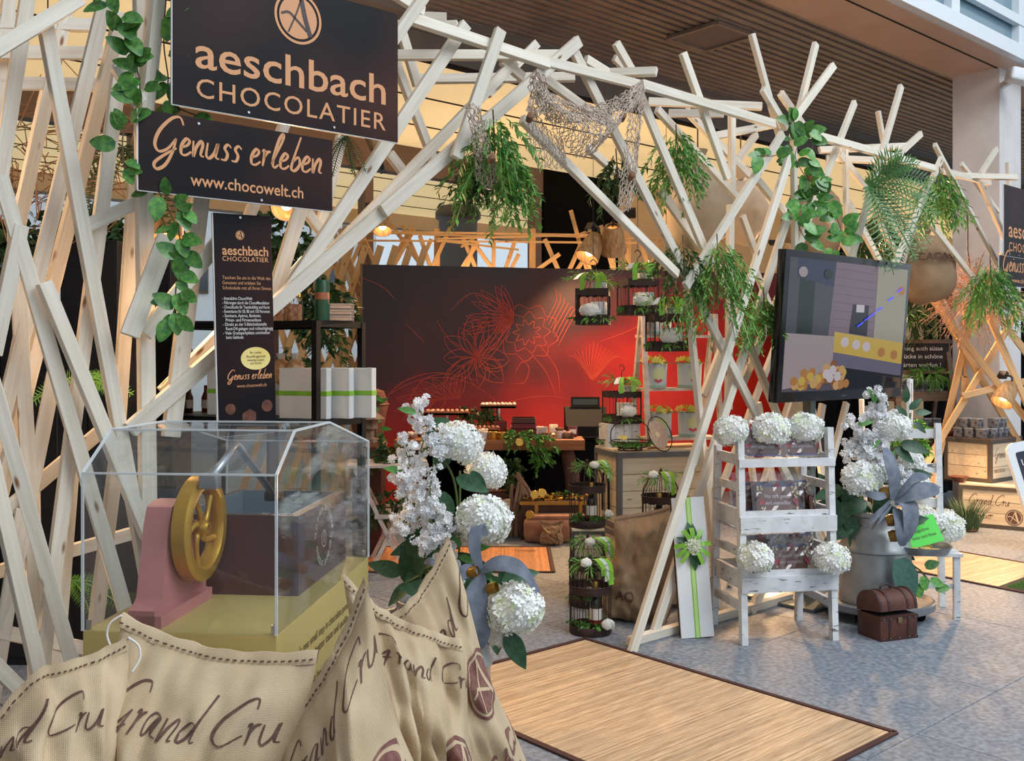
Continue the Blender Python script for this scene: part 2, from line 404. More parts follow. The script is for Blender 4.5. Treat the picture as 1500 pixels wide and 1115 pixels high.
struct(MB().span(-2.8, -2.6, -9, 2.6, 0, 9), 'wall_side', mat('unseen_wall', srgb(150, 140, 132), .8, c2=srgb(140, 130, 122), scale=2))  # out of view, put in to keep daylight off the left slats
# round column outside the glass and the white building across the street
pc = P(671, 305, 17.4)
mb = MB().lathe([(0.34, 0), (0.34, 3.95), (0.40, 4.0), (0.40, 4.10), (0.34, 4.2)], (pc.x, pc.y, 0), 28); mb.build('column_round', M_col, None, True)['kind'] = 'structure'
bld = thing('building', 'white building with dark windows across the street behind the glazing', 'building', EN(0, 27))
bld.rotation_euler = (0, 0, TH)
MB().span(-16, 18, 0, 0.3, 0, 9).build('wall', mat('far_white', (0.95, 0.95, 0.95), 0.9), bld)
for i in range(-7, 8):
    f = MB().span(i * 2.2, i * 2.2 + 1.25, -0.06, 0, 3.35, 4.5).build('window', M_frame, bld)
    for q in (0.05, 0.66): MB().span(i * 2.2 + q, i * 2.2 + q + 0.54, -0.08, -0.06, 3.42, 4.43).build('pane', mat('far_glass', srgb(70, 80, 95), 0.2), f)
# big square pillar, upper glazed storey
pil = struct(hall(MB().cbox((10.52, 4.44, 2.25), (0.52, 0.48, 4.5), 0.004, 1)), 'pillar', M_white)
up = thing('upper_glazing', 'blue glazed upper storey with white frames above the soffit edge', 'facade', (0, 0, 0), TH)
MB().span(-6, 16, 3.99, 4.05, 4.86, 4.95).build('rail', M_facw, up)
MB().span(-6, 16, 3.99, 4.05, 5.5, 5.6).build('rail', M_facw, up)
t = 8.84 - 1.46 * 4
while t < 15:
    MB().span(t - 0.08, t + 0.08, 4.0, 4.08, 4.64, 6.6).build('mullion', M_facw, up)
    MB().span(t + 0.08, t + 1.38, 4.07, 4.09, 4.64, 6.6).build('pane', M_blueglass, up); t += 1.46
lamp_w = thing('wall_floodlight', 'white floodlight housing on the pillar below the blue glazing', 'lamp', P(1487, 112, 9.7))
MB().cbox((0.05, 0, 0), (0.24, 0.16, 0.13), 0.03, 3, Euler((0, R(12), 0)).to_matrix()).build('housing', M_facw, lamp_w, 'auto')
MB().bar((0, 0.08, -0.02), (0, 0.35, -0.02), 0.05, 0.05).build('bracket', M_facw, lamp_w)

# ------------------------------------------------------------------ slat work of the booth
M_pine = wood('pale_pine', srgb(229, 223, 211), srgb(211, 202, 184), knot=srgb(150, 110, 74), rnd=0.10)
M_pine2 = wood('warm_pine', srgb(222, 186, 138), srgb(204, 162, 112), knot=srgb(150, 100, 60), rnd=0.12)
def slat(parent, a, b, w=0.05, h=0.028, m=None, tw=None, flat=None, name='slat'):
    a, b = Vector(a), Vector(b); d = b - a; L = d.length; z = d.normalized()
    fl = Vector(flat) if flat is not None else -NN
    y = fl - z * fl.dot(z)
    if y.length < 0.05: y = Vector((0, 0, 1)) - z * z.z
    y.normalize(); x = y.cross(z)
    q = Quaternion(z, R(tw if tw is not None else random.uniform(-14, 14)))
    x = q @ x; y = q @ y
    me = MB().cbox((0, 0, L / 2), (w, h, L), 0.0015, 1).mesh('slat', m or M_pine)
    M = Matrix(((x.x, y.x, z.x, a.x), (x.y, y.y, z.y, a.y), (x.z, y.z, z.z, a.z), (0, 0, 0, 1)))
    o = bpy.data.objects.new(name, me); col.objects.link(o); o.parent = parent
    o.matrix_local = Matrix.Translation(-parent.location) @ M; return o
def slats(parent, rows, m=None, w=0.05, h=0.03):
    for r in rows:
        c1 = r[5] if len(r) > 5 else r[4]; ww = r[6] if len(r) > 6 else w
        a, b = Pc(r[0], r[1], r[4]), Pc(r[2], r[3], c1)
        if b.z < 1.22 and a.z - b.z > .35: b = a + (b - a) * (a.z / (a.z - b.z))      # runs on down to the floor
        slat(parent, a, b, ww, h, m)
A, B_, C_ = 3.66, 3.80, 4.12       # front, middle and rear layer of the truss wall
left = thing('slat_screen', 'crossed pale wooden slats left of the hanging signs', 'slat screen', Pc(100, 900, A) * Vector((1, 1, 0)) if False else (-1.7, 3.4, 0))
slats(left, [
 (-20, 82, 118, -2, A - .06), (66, 36, 209, 812, A), (0, 258, 192, 925, A), (64, 414, 212, 775, A - .04),
 (46, -40, 0, 260, B_), (16, -30, -8, 200, C_), (104, -20, 22, 350, C_), (154, 0, 4, 610, B_), (178, 20, -6, 745, B_ + .08, B_ + .08),
 (176, 96, 84, 800, A + .05), (207, -60, 216, 700, A, A, .062), (236, -40, 212, 180, A - .05), (172, 96, 205, 152, A - .1, A - .1, .055),
 (22, 340, 46, 760, B_), (30, 330, -10, 520, A), (50, 400, -12, 700, C_), (198, 260, 172, 640, B_),
 (245, 346, 190, 492, A - .09, A - .09, .068), (322, 352, 212, 490, A - .06, A - .06, .055), (300, 240, 250, 640, A, A, .066),
 (-12, 555, 110, 985, A), (-30, 600, 62, 1010, A), (80, 545, 40, 745, B_), (108, 640, 80, 1000, B_), (47, 700, 52, 1000, C_),
 (176, 630, 138, 930, B_), (45, 545, 5, 710, C_), (34, 745, -4, 980, B_)])
slats(left, [(-30, 33, 150, 38, C_), (-20, 76, 205, 79, C_ - .05), (0, 122, 250, 125, C_), (-20, 772, 152, 628, B_ + .03), (-20, 842, 205, 778, C_),
 (-20, 922, 125, 950, B_), (-20, 962, 48, 1030, A), (125, 332, 200, 298, A + .03), (238, 575, 322, 490, B_)])
arch = thing('slat_arch', 'wide entrance arch of pale slats spanning between the signs and the birdcages', 'arch', (0, 5.0, 0))
slats(arch, [
 (848, 60, 560, 310, A - .05, A - .05, .06), (562, 308, 190, 630, A - .02, A - .02, .06), (682, 36, 420, 430, A, A, .058), (754, 90, 466, 390, B_), (626, -12, 572, 64, A - .1),
 (733, 44, 668, 232, A - .12, A - .12, .055), (583, 30, 612, 126, C_), (580, 92, 640, 248, C_), (570, 225, 608, 275, C_), (735, 88, 766, 114, B_), (786, 64, 714, 138, C_),
 (442, 300, 400, 436, B_, B_, .06), (450, 312, 496, 372, C_), (448, 380, 402, 432, C_ + .1), (440, 120, 360, 330, C_), (500, 200, 470, 330, C_ + .05),
 (839, 72, 1110, 612, A - .03, A - .03), (764, 174, 992, 402, A - .08), (797, 115, 884, 178, B_), (860, 216, 944, 290, C_), (902, 63, 930, 112, B_), (900, 84, 920, 104, C_),
 (858, 87, 890, 107, B_), (934, 132, 1042, 390, A), (962, 160, 1082, 292, B_), (1005, 162, 1156, 316, C_), (1000, 78, 1066, 262, A - .05), (1072, 170, 1072, 285, B_),
 (1146, 196, 1004, 420, A - .1), (1157, 228, 929, 945, A - .16, A - .1), (1155, 314, 954, 940, A + .02, A - .02), (1050, 676, 962, 925, B_, B_), (1070, 300, 1067, 600, B_), (1006, 420, 1036, 720, A + .06),
 (1050, 390, 1138, 606, B_), (1087, 316, 1110, 380, C_), (1142, 432, 1086, 566, B_ + .06), (968, 280, 1026, 362, B_), (1107, 396, 1144, 492, C_), (1030, 580, 1062, 498, C_), (620, 18, 560, -20, B_)])
slats(arch, [(598, 26, 803, 94, A - .08, A - .08, .055), (790, 88, 946, 127, A - .06), (940, 124, 1134, 182, A - .1, A - .1, .055), (581, 81, 826, 81, 4.05, 3.62), (612, 116, 842, 113, 4.34, 3.82),
 (602, 25, 654, 27, 3.9, 3.8), (634, 40, 670, 38, 3.9, 3.8), (866, 108, 962, 105, 3.9, 3.55), (950, 149, 1116, 156, 4.2, 3.7), (980, 166, 1060, 166, 4.1, 3.8), (1048, 199, 1132, 183, C_), (1108, 196, 1080, 234, C_),
 (560, 78, 420, 20, C_), (420, 20, 240, -50, C_)])
slat(arch, G(921, 940, 0.03), G(1158, 874, 0.03), 0.05, 0.04)
slat(arch, P(1118, 858, 6.3), G(1099, 899), 0.05, 0.04)
right = thing('slat_screen', 'crossed pale wooden slats behind the television', 'slat screen', (4.2, 8.0, 0))
slats(right, [
 (1101, 50, 1142, 200, A), (1117, 130, 1152, 188, A - .06), (1195, 64, 1160, 205, A - .04), (1221, 96, 1160, 178, A - .1), (1143, 136, 1180, 190, B_), (1252, 150, 1184, 322, A), (1286, 163, 1294, 208, B_),
 (1162, 190, 1165, 420, A), (1238, 218, 1240, 330, B_), (1320, 126, 1244, 390, A - .06), (1349, 196, 1312, 230, B_), (1379, 232, 1308, 392, A - .06), (1369, 212, 1462, 388, A), (1460, 218, 1436, 256, B_),
 (1476, 238, 1478, 300, B_), (1432, 258, 1472, 350, B_), (1200, 296, 1250, 380, B_), (1242, 296, 1290, 386, B_), (1360, 324, 1456, 446, B_), (1105, 258, 1156, 320, B_), (1230, 226, 1328, 352, B_), (1362, 408, 1404, 480, C_),
 (1184, 320, 1150, 420, A), (1205, 592, 1160, 860, B_), (1190, 600, 1230, 870, C_), (1110, 590, 1150, 800, C_), (1150, 470, 1085, 640, C_), (1095, 640, 1125, 860, C_), (1165, 560, 1120, 700, C_), (1240, 590, 1212, 700, B_), (1262, 585, 1266, 720, C_),
 (1408, 240, 1462, 310, C_), (1466, 372, 1505, 480, B_), (1340, 330, 1320, 392, C_), (1290, 330, 1330, 400, C_)])
slats(right, [(1186, 196, 1368, 247, A - .08, A - .08, .055), (1200, 220, 1330, 214, C_, B_), (1210, 232, 1300, 236, C_, B_), (1394, 257, 1490, 260, 3.9, 3.55), (1380, 250, 1450, 268, B_), (1362, 404, 1420, 420, C_)])
slat(right, G(1150, 876, 0.03), G(1400, 805, 0.03) + NN * 0, 0.05, 0.04) if False else None
rear = thing('slat_screen', 'warm lit slat screen beside the white pillar behind the wooden crates', 'slat screen', (5.2, 10.5, 0))
for (u0, v0, u1, v1, Y) in ((1360, 432, 1476, 580, 10.0), (1440, 436, 1506, 520, 9.8), (1448, 462, 1500, 582, 9.9), (1410, 580, 1512, 556, 10.05), (1404, 500, 1470, 440, 10.1), (1500, 440, 1440, 540, 10.1), (1370, 440, 1452, 580, 10.15), (1430, 430, 1400, 560, 10.2)):
    a_, b_ = P(u0, v0, Y - .6), P(u1, v1, Y - .6)
    if a_.z - b_.z > .4: b_ = a_ + (b_ - a_) * (a_.z / (a_.z - b_.z))
    slat(rear, a_, b_, 0.06, 0.03, M_pine2, flat=(0, -1, 0))
for i, (t0, t1, c0, lab) in enumerate(((8.95, 10.6, 5.6, 'black sheet added for darkness behind the television slats'), (10.9, 14.5, 5.3, 'wide black sheet added for darkness behind the crates at the right'))):  # black sheets added to darken what shows between slats and crates
    o = thing('dark_sheet', lab, 'dark sheet', EN(t0, c0), TH, 'black sheets added for darkness'); n_ = int((t1 - t0) / .06); vs = [(k * .06, .03 * math.sin(k * 1.3), z) for z in (0, 2.75) for k in range(n_)]
    MB().add(vs, [(k, k + 1, n_ + k + 1, n_ + k) for k in range(n_ - 1)]).build('cloth', M_black, o, True); MB().tube([(0, 0, 2.76), (t1 - t0, 0, 2.76)], .015, 8).build('rod', M_dark, o)
fence = thing('slat_fence', 'warm lit slat fence standing behind the red backdrop', 'fence', (0, 11.8, 0))
FY = 11.9
for (u0, v0, u1, v1) in ((590, 330, 655, 480), (607, 335, 560, 420), (632, 350, 600, 420), (668, 315, 620, 420), (615, 345, 640, 420), (570, 325, 640, 420), (605, 330, 563, 400), (690, 350, 740, 420), (700, 355, 660, 420), (694, 358, 675, 420),
    (677, 345, 704, 410), (724, 333, 722, 420), (762, 330, 735, 410), (836, 308, 850, 360), (798, 350, 824, 410), (760, 372, 735, 420), (850, 360, 832, 400), (853, 360, 866, 400), (868, 362, 842, 400), (880, 330, 905, 420), (895, 340, 900, 400), (820, 372, 780, 400), (930, 330, 960, 420), (975, 325, 945, 420), (1000, 330, 1030, 420), (1050, 330, 1020, 420),
    (540, 330, 500, 420), (520, 320, 560, 410), (505, 330, 500, 470), (490, 340, 520, 440)):
    slat(fence, P(u0, v0, FY), P(u0 + (u1 - u0) * 2.0, v0 + (v1 - v0) * 2.0, FY + 0.1), 0.048, 0.03, M_pine2, flat=(0, -1, 0))
for (u0, v0, u1, v1) in ((480, 338, 900, 345), (490, 352, 960, 356), (640, 350, 860, 344), (560, 341, 720, 347), (640, 352, 760, 366), (800, 345, 1060, 352), (675, 362, 700, 345)):
    slat(fence, P(u0, v0, FY - .06), P(u1, v1, FY - .06), 0.024, 0.024, M_pine2, flat=(0, -1, 0))
for u_ in (500, 640, 780, 920, 1040): slat(fence, P(u_, 335, FY + .08), P(u_, 335, FY + .08) * Vector((1, 1, 0)), .07, .05, M_pine2, flat=(0, -1, 0), name='post')
# second lattice on the left flank of the booth, seen past the black shelf
lat = thing('slat_lattice', 'diagonal slat lattice behind the black shelf left of the red backdrop', 'lattice', (-2.2, 10.9, 0))
for i in range(8):
    x = 380 + i * 22
    slat(lat, P(x - 28, 730, 10.9), P(x + 90, 360, 10.9), 0.075, 0.03, M_pine2, flat=(0, -1, 0))
    slat(lat, P(x + 88, 730, 10.95), P(x - 30, 360, 10.95), 0.075, 0.03, M_pine2, flat=(0, -1, 0))
# ------------------------------------------------------------------ signs
M_print = mat('sign_print', srgb(17, 14, 18), 0.45, spec=.18, c2=srgb(70, 38, 33), scale=1.6, detail=1, lo=0.42, hi=0.8)
M_copper = mat('copper_print', srgb(214, 152, 104), 0.5)
M_signdark = mat('sign_letter_dark', srgb(52, 32, 30), 0.4)
M_edge = mat('sign_edge', srgb(220, 220, 224), 0.5)
M_wprint = mat('white_print', srgb(216, 210, 206), 0.5)
M_yprint = mat('yellow_print', srgb(232, 205, 110), 0.5, c2=srgb(240, 222, 150), scale=5)
M_screw = mat('screw_metal', srgb(190, 190, 195), 0.3, 0.9)
class Panel:
    """flat board on a plane parallel to the shop front; local x to the right, z up, face at y = 0 looking towards -y"""
    def __init__(s, name, label, cat, O, w, h, m, roll=0.0, thick=0.012, ang=TH, group=None):
        s.w, s.h = w, h
        s.t = thing(name, label, cat, O, 0, group, rot=(0, roll, ang))
        s.b = MB().cbox((w / 2, thick / 2, h / 2), (w, thick, h), 0.001, 1).build('board', m, s.t)
        MB().span(-0.002, w + 0.002, 0.002, thick - 0.001, -0.003, 0).span(-0.004, 0, 0.002, thick - .001, 0, h).build('edge', M_edge, s.t)
    def text(s, rows, m, name='lettering'):       # rows: (text, x, z, width, size or None, bold, spacing)
        mb = MB()
        for r in rows:
            txt, x, z, w = r[:4]; sz = r[4] if len(r) > 4 else None
            text_on(mb, txt, (x, -0.0015, z), (1, 0, 0), (0, 0, 1), w, sz, r[5] if len(r) > 5 else 0.0, r[6] if len(r) > 6 else 1.0)
        o = mb.build(name, m, s.t, fix=False); return o
    def hand(s, txt, x, z, w, m, pen=0.075, ysc=1.0, name='lettering'):
        return hand_on(MB(), txt, (x, -0.0015, z), (1, 0, 0), (0, 0, 1), w, pen, ysc).build(name, m, s.t, fix=False)
    def emblem(s, x, z, r, m=None, ml=None):
        e = EMB_A.on(MB(), (x, -0.0015, z), (1, 0, 0), (0, 0, 1), r).build('emblem', m or M_copper, s.t, fix=False)
        EMB_L.on(MB(), (x, -0.0022, z), (1, 0, 0), (0, 0, 1), r).build('emblem_letter', ml or M_signdark, e, fix=False); return e
    def screws(s, pts):
        for x, z in pts: MB().lathe([(0, 0), (.006, 0), (.005, .003), (0, .003)], (0, 0, 0), 10).xf(Matrix.Translation((x, -0.001, z)) @ Matrix.Rotation(R(90), 4, 'X')).build('screw', M_screw, s.t)
def brand_sign(label, O, w, h, flip=1.0):
    p = Panel('shop_sign', label, 'sign', O, w, h, M_print)
    p.text([('aeschbach', .085 * w, .275 * h, .85 * w, .315 * h, .010), ('CHOCOLATIER', .09 * w, .075 * h, .845 * w, .185 * h, .004, 1.15)], M_copper)
    p.emblem(.515 * w, .775 * h, .19 * h); p.screws([(.30 * w, .03 * h), (.68 * w, .03 * h)]); return p
O1 = Pc(253, 152, 3.50); O1.z = EYE - (152 - HZ) / FPX * O1.y
w1 = (Pc(583, 213, 3.50) - Pc(253, 152, 3.50)).length
brand_sign('large dark brown sign reading aeschbach CHOCOLATIER with round A emblem', O1, w1, 0.55)
def script_sign(label, O, w, h):
    p = Panel('slogan_sign', label, 'sign', O, w, h, M_print)
    p.hand('Genuss erleben', .06 * w, .50 * h, .88 * w, M_copper, 0.08, 1.02); p.text([('www.chocowelt.ch', .24 * w, .13 * h, .59 * w, .22 * h, .012)], M_copper)
    p.screws([(.28 * w, .93 * h), (.6 * w, .04 * h)]); return p
O2 = Pc(203, 278, 3.46); w2 = (Pc(487, 313, 3.46) - O2); script_sign('long dark sign reading Genuss erleben below the large brand sign', O2, math.hypot(w2.x, w2.y), 0.285)
O3 = Pc(321, 640, 3.52)
wp = (Pc(405, 640, 3.52) - O3); wp = math.hypot(wp.x, wp.y); hp = EYE - (312 - HZ) / FPX * O3.y - O3.z
po = Panel('poster', 'tall narrow dark poster with white bullet list and chocolates below slogan sign', 'poster', O3, wp, hp, M_print, roll=R(-1.6))
po.text([('aeschbach', .13 * wp, .815 * hp, .80 * wp, .060 * hp, .02), ('CHOCOLATIER', .13 * wp, .787 * hp, .80 * wp, .030 * hp, .01, 1.1),
         ('Tauchen Sie ein in die Welt des', .12 * wp, .705 * hp, .84 * wp, .022 * hp), ('Genusses und erleben Sie', .12 * wp, .682 * hp, .66 * wp, .022 * hp),
         ('Schokolade mit all Ihren Sinnen.', .12 * wp, .659 * hp, .86 * wp, .022 * hp), ('www.chocowelt.ch', .32 * wp, .215 * hp, .52 * wp, .022 * hp)], M_copper)
rows = ['Interaktive ChocoWelt', 'Führungen durch die ChocoManufaktur', 'ChocoStudio für Teambuilding und Kurse', 'Eventräume für 50, 80 und 150 Personen', 'Seminare, Apéros, Bankette,', 'Privat- und Firmenanlässe', 'Direkt an der S-Bahnhaltestelle', 'Root-D4 gelegen und rollstuhlgängig', 'Viele Gratisparkplätze unmittelbar', 'beim Gebäude']
po.text([(('' if i in (5, 7, 9) else '- ') + s_, (.16 if i in (5, 7, 9) else .11) * wp, (.612 - i * .0195) * hp, min(.82, .0245 * len(s_)) * wp, .020 * hp, .008) for i, s_ in enumerate(rows)], M_wprint, 'bullet_list')
po.emblem(.44 * wp, .905 * hp, .075 * wp)
b = MB2().put(*disc2(.66 * wp, .345 * hp, .26 * wp, 32, .052 * hp)).on(MB(), (0, -.0015, 0), (1, 0, 0), (0, 0, 1)).build('badge', M_yprint, po.t, fix=False)
tx = MB()
for s_, dz, w_ in (('Ihr nahes', .022, .2), ('Ausflugsziel', .004, .34), ('zwischen Luzern', -.012, .3), ('und Zürich', -.027, .2)): text_on(tx, s_, ((.66 - w_ / 2) * wp, -.0022, (.345 + dz) * hp), (1, 0, 0), (0, 0, 1), w_ * wp, .016 * hp)
tx.build('badge_lettering', M_signdark, b, fix=False)
po.hand('Genuss erleben', .16 * wp, .252 * hp, .78 * wp, M_copper, 0.09, 1.05)
M_choc = mat('milk_choc_print', srgb(120, 72, 52), 0.4, c2=srgb(80, 44, 32), scale=30)
for i, (x, z, r) in enumerate(((.2, .12, .09), (.52, .085, .12), (.84, .125, .10))):
    if i == 1: q = [(-1, -.8), (-.1, -1.2), (1, -.6), (1, .4), (.1, .9), (-1, .3)]
    else: q = [(math.cos(a * .52), math.sin(a * .52)) for a in range(12)]
    MB().add([((x + px * r) * wp, -.0016, z * hp + pz * r * wp) for px, pz in q], [tuple(range(len(q)))]).build('printed_chocolate', M_choc, po.t, fix=False)
po.screws([(.45 * wp, .985 * hp)])
# the same pair of signs at the far right edge
OR = Pc(1471, 374, 3.50); brand_sign('dark sign reading aeschbach CHOCOLATIER cut off by the right picture edge', OR, 1.02, 0.60)
OR2 = Pc(1464, 417, 3.46); script_sign('small dark slogan sign below the cut off sign at the right picture edge', OR2, 1.0, 0.245)

# ------------------------------------------------------------------ pedestal, clear case and chocolate conche
M_gold = mat('ochre_satin', srgb(184, 164, 100), 0.4, 0.1, c2=srgb(192, 172, 110), scale=2)
M_pink = mat('dusty_pink', srgb(186, 124, 122), 0.5, c2=srgb(178, 114, 112), scale=6)
M_plum = mat('plum_brown', srgb(82, 48, 54), 0.3, c2=srgb(74, 42, 48), scale=4)
M_brass = mat('gold_paint', srgb(202, 158, 62), 0.32, 0.55, c2=srgb(186, 138, 44), scale=5)
M_chrome = mat('brushed_steel', srgb(176, 180, 186), 0.28, 0.9)
M_lined = mat('steel_liner', srgb(140, 150, 158), 0.35, 0.6)
M_acryl = clear_mat('acrylic', (0.97, 0.985, 0.99), 0.035, 0.02, 0.012)
M_acedge = clear_mat('acrylic_edge', (0.85, 0.92, 0.94), 0.15, 0.15, 0.5)
M_txt = mat('dark_lettering', srgb(70, 52, 30), 0.5)
PN = Vector((-.587, 2.466, 0)); PA = R(-5.3); PW, PD, PZ = 0.505, 0.968, 0.90
ped = thing('display_pedestal', 'glossy ochre yellow display pedestal behind the burlap sacks', 'pedestal', PN, PA)
MB().cbox((-PW / 2, PD / 2, PZ / 2), (PW, PD, PZ), 0.004, 2).build('body', M_gold, ped, 'auto')
mb = MB()
for s_, y0, z, w_ in (("That's one small step in chocolate production", .12, .795, .66), ('one giant for better taste and quality.', .12, .755, .58), ('Kleiner Schritt bei der Produktion,', .12, .68, .52), ('grosser Schritt für besseren Geschmack.', .12, .64, .60)):
    text_on(mb, s_, (.0015, y0, z), (0, 1, 0), (0, 0, 1), w_, .034)
mb.build('lettering', M_txt, ped, fix=False)
case = thing('acrylic_case', 'clear acrylic hood with sloping top over the conche model', 'display case', PN + ZZ * PZ, PA)
pf = [(0, 0), (0, .40), (.148, .50), (.475, .50), (PD, .40), (PD, 0)]
for x0, x1 in ((-PW, -PW + .005), (-.005, 0)): MB().prism(pf, x0, x1).build('end_pane', M_acryl, case)
for i in range(5):
    (y0, z0), (y1, z1) = pf[i], pf[i + 1]; d = Vector((0, y1 - y0, z1 - z0)).normalized(); n = Vector((0, d.z, -d.y)) * .005
    q = [Vector((x, y, z)) for x in (-PW + .005, -.005) for y, z in ((y0, z0), (y1, z1))]
    MB().add(q + [p + n for p in q], [(0, 1, 3, 2), (4, 6, 7, 5), (0, 4, 5, 1), (2, 3, 7, 6), (0, 2, 6, 4), (1, 5, 7, 3)]).build('pane', M_acryl, case)
for x in (-PW, 0):
    for i in range(5): MB().bar((x, *pf[i]), (x, *pf[i + 1]), .006, .006).build('glued_edge', M_acedge, case)
for i in range(1, 5): MB().bar((-PW, *pf[i]), (0, *pf[i]), .005, .005).build('glued_edge', M_acedge, case)
for x, y in ((-PW + .01, .012), (-.012, .012), (-.012, PD - .012)): MB().box((x, y, .012), (.008, .012, .024)).build('clip', M_chrome, case)
con = thing('chocolate_conche', 'model of an old conche with gold flywheel, pink stand and plum trough', 'machine model', PN + ZZ * PZ, PA)
prof = [(.03, 0), (.36, 0), (.36, .05), (.335, .065), (.315, .10), (.275, .24), (.25, .29), (.215, .307), (.17, .307), (.135, .295), (.115, .25), (.075, .07), (.06, .055), (.03, .045)]
MB().prism(prof, -.400, -.330).build('stand', M_pink, con, 'auto')
MB().prism([(.03, 0), (.36, 0), (.36, .032), (.03, .032)], -.408, -.312).build('stand_foot', M_pink, con)
# flywheel: rim + five curved spokes + hub, turning about local x
wc = Vector((-.300, .245, .222)); Wm = Matrix.Translation(wc) @ Matrix.Rotation(R(90), 4, 'Y')
rim = [(.112, -.024), (.136, -.024), (.145, -.018), (.145, .018), (.136, .024), (.112, .024), (.106, .012), (.106, -.012), (.112, -.024)]
fly = MB().lathe(rim, (0, 0, 0), 48).xf(Wm).build('flywheel', M_brass, con, 'auto')
hub = MB().lathe([(0, -.026), (.014, -.026), (.022, -.014), (.022, .014), (.014, .026), (.008, .026), (.008, .02), (0, .02)], (0, 0, 0), 24).xf(Wm).build('hub', M_brass, fly, 'auto')
for k in range(5):
    mb = MB(); pts = []; a0 = 2 * math.pi * k / 5 + .4
    for j in range(9):
        t = j / 8; r_ = .022 + .094 * t; a = a0 + .75 * math.sin(t * 1.6)
        pts.append(Vector((r_ * math.cos(a), r_ * math.sin(a), 0)))
    mb.tube(pts, [.0085 + .003 * abs(t - 4) / 4 for t in range(9)], 8).xf(Wm @ Matrix.Diagonal((1, 1, .8, 1))).build('spoke', M_brass, fly, True)
MB().lathe([(.012, -.06), (.012, 0)], (0, 0, 0), 12).xf(Matrix.Translation(wc) @ Matrix.Rotation(R(90), 4, 'Y')).build('axle', M_chrome, con, True)
# trough
mb = MB(); X0, X1, Y0, Y1, Z1 = -.45, -.07, .40, .93, .233; wl = .022
mb.span(X0, X1, Y0, Y0 + wl, 0, Z1).span(X0, X1, Y1 - wl, Y1, 0, Z1).span(X0, X0 + wl, Y0 + wl, Y1 - wl, 0, Z1).span(X1 - wl, X1, Y0 + wl, Y1 - wl, 0, Z1)
tr = mb.build('trough', M_plum, con)
mb = MB(); q = wl; mb.span(X0 + q, X1 - q, Y0 + q, Y1 - q, .07, .075).span(X0 + q, X1 - q, Y0 + q, Y0 + q + .004, .075, Z1 + .002).span(X0 + q, X1 - q, Y1 - q - .004, Y1 - q, .075, Z1 + .002).span(X0 + q, X0 + q + .004, Y0 + q, Y1 - q, .075, Z1 + .002).span(X1 - q - .004, X1 - q, Y0 + q, Y1 - q, .075, Z1 + .002)
mb.build('liner', M_lined, tr)
tx = MB(); cy, cz, rr = .66, .12, .088
def arc_text(mb, s_, up=True):
    n = len(s_)
    for i, ch in enumerate(s_):
        if ch == ' ': continue
        f = (i + .5) / n - .5; a = (R(90) - f * R(165)) if up else (R(270) + f * R(165))
        rad = rr - (.0 if up else .02)
        px = cy + math.cos(a) * rad; pz = cz + math.sin(a) * rad * 1.0
        d = (Vector((0, math.sin(a), -math.cos(a))) if up else Vector((0, -math.sin(a), math.cos(a)))); e = Vector((0, math.cos(a), math.sin(a))) * (1 if up else -1)
        text_on(mb, ch, Vector((X1 + .0015, px, pz)) - d * .006 - (Vector((0, 0, 0)) if up else e * .018), d, e, None, .026, .01)
arc_text(tx, 'OLD FASHION CONCHE'); arc_text(tx, 'CHOCOLAT GRAND CRU', False)
MB2().ring(cy, cz, .027, .023).on(tx, (X1 + .0015, 0, 0), (0, 1, 0), (0, 0, 1))
for z in (-.012, -.004, .004, .012): tx.add([(X1 + .0015, cy - .008, cz + z), (X1 + .0015, cy + .008, cz + z + .003), (X1 + .0015, cy + .008, cz + z + .006), (X1 + .0015, cy - .008, cz + z + .003)], [(0, 1, 2, 3)])
tx.build('lettering', M_wprint, tr, fix=False)
CI = (Matrix.Translation(PN + ZZ * PZ) @ Matrix.Rotation(PA, 4, 'Z')).inverted()
pts = [CI @ P(308, 702, 2.70), CI @ P(334, 668, 2.80), CI @ P(342, 654, 2.92), CI @ P(347, 651, 2.94), CI @ P(352, 656, 2.96), CI @ P(398, 722, 3.12)]
MB().tube(pts, .011, 12).build('crank_arm', M_chrome, con, True)
MB().cbox(CI @ P(308, 705, 2.68), (.05, .04, .04), .004, 2).build('bearing_block', M_chrome, con, 'auto')
MB().lathe([(0, -.03), (.016, -.03), (.016, .03), (0, .03)], (0, 0, 0), 14).xf(Matrix.Translation(CI @ P(403, 727, 3.13)) @ Matrix.Rotation(R(90), 4, 'Y')).build('roller', M_dark, con, 'auto')

# ------------------------------------------------------------------ burlap sacks
M_burlap = mat('burlap', srgb(218, 196, 164), 0.92, c2=srgb(196, 172, 138), scale=5, detail=6, bump=0.5, bscale=260, rnd=0.06)
def weave(m):
    nt = m.node_tree; b = nt.nodes['Principled BSDF']; tc = nt.nodes['Texture Coordinate']
    src = b.inputs['Base Color'].links[0].from_socket
    outs = []
    for d in ('X', 'Z'):
        w = nt.nodes.new('ShaderNodeTexWave'); w.bands_direction = d; w.inputs['Scale'].default_value = 95; w.inputs['Distortion'].default_value = 1.4; w.inputs['Detail'].default_value = 1.5
        nt.links.new(tc.outputs['Object'], w.inputs['Vector']); outs.append(w.outputs[0])
    ad = nt.nodes.new('ShaderNodeMath'); ad.operation = 'MULTIPLY'; nt.links.new(outs[0], ad.inputs[0]); nt.links.new(outs[1], ad.inputs[1])
    k = _ramp(nt, ad.outputs[0], [(0.0, (.74, .70, .66)), (0.5, (1.0, 1.0, 1.0))])
    nt.links.new(_mix(nt, src, k, 0.55, 'MULTIPLY'), b.inputs['Base Color'])
    bp = nt.nodes['Bump']; nt.links.new(ad.outputs[0], bp.inputs['Height']); bp.inputs['Distance'].default_value = 0.002
weave(M_burlap)
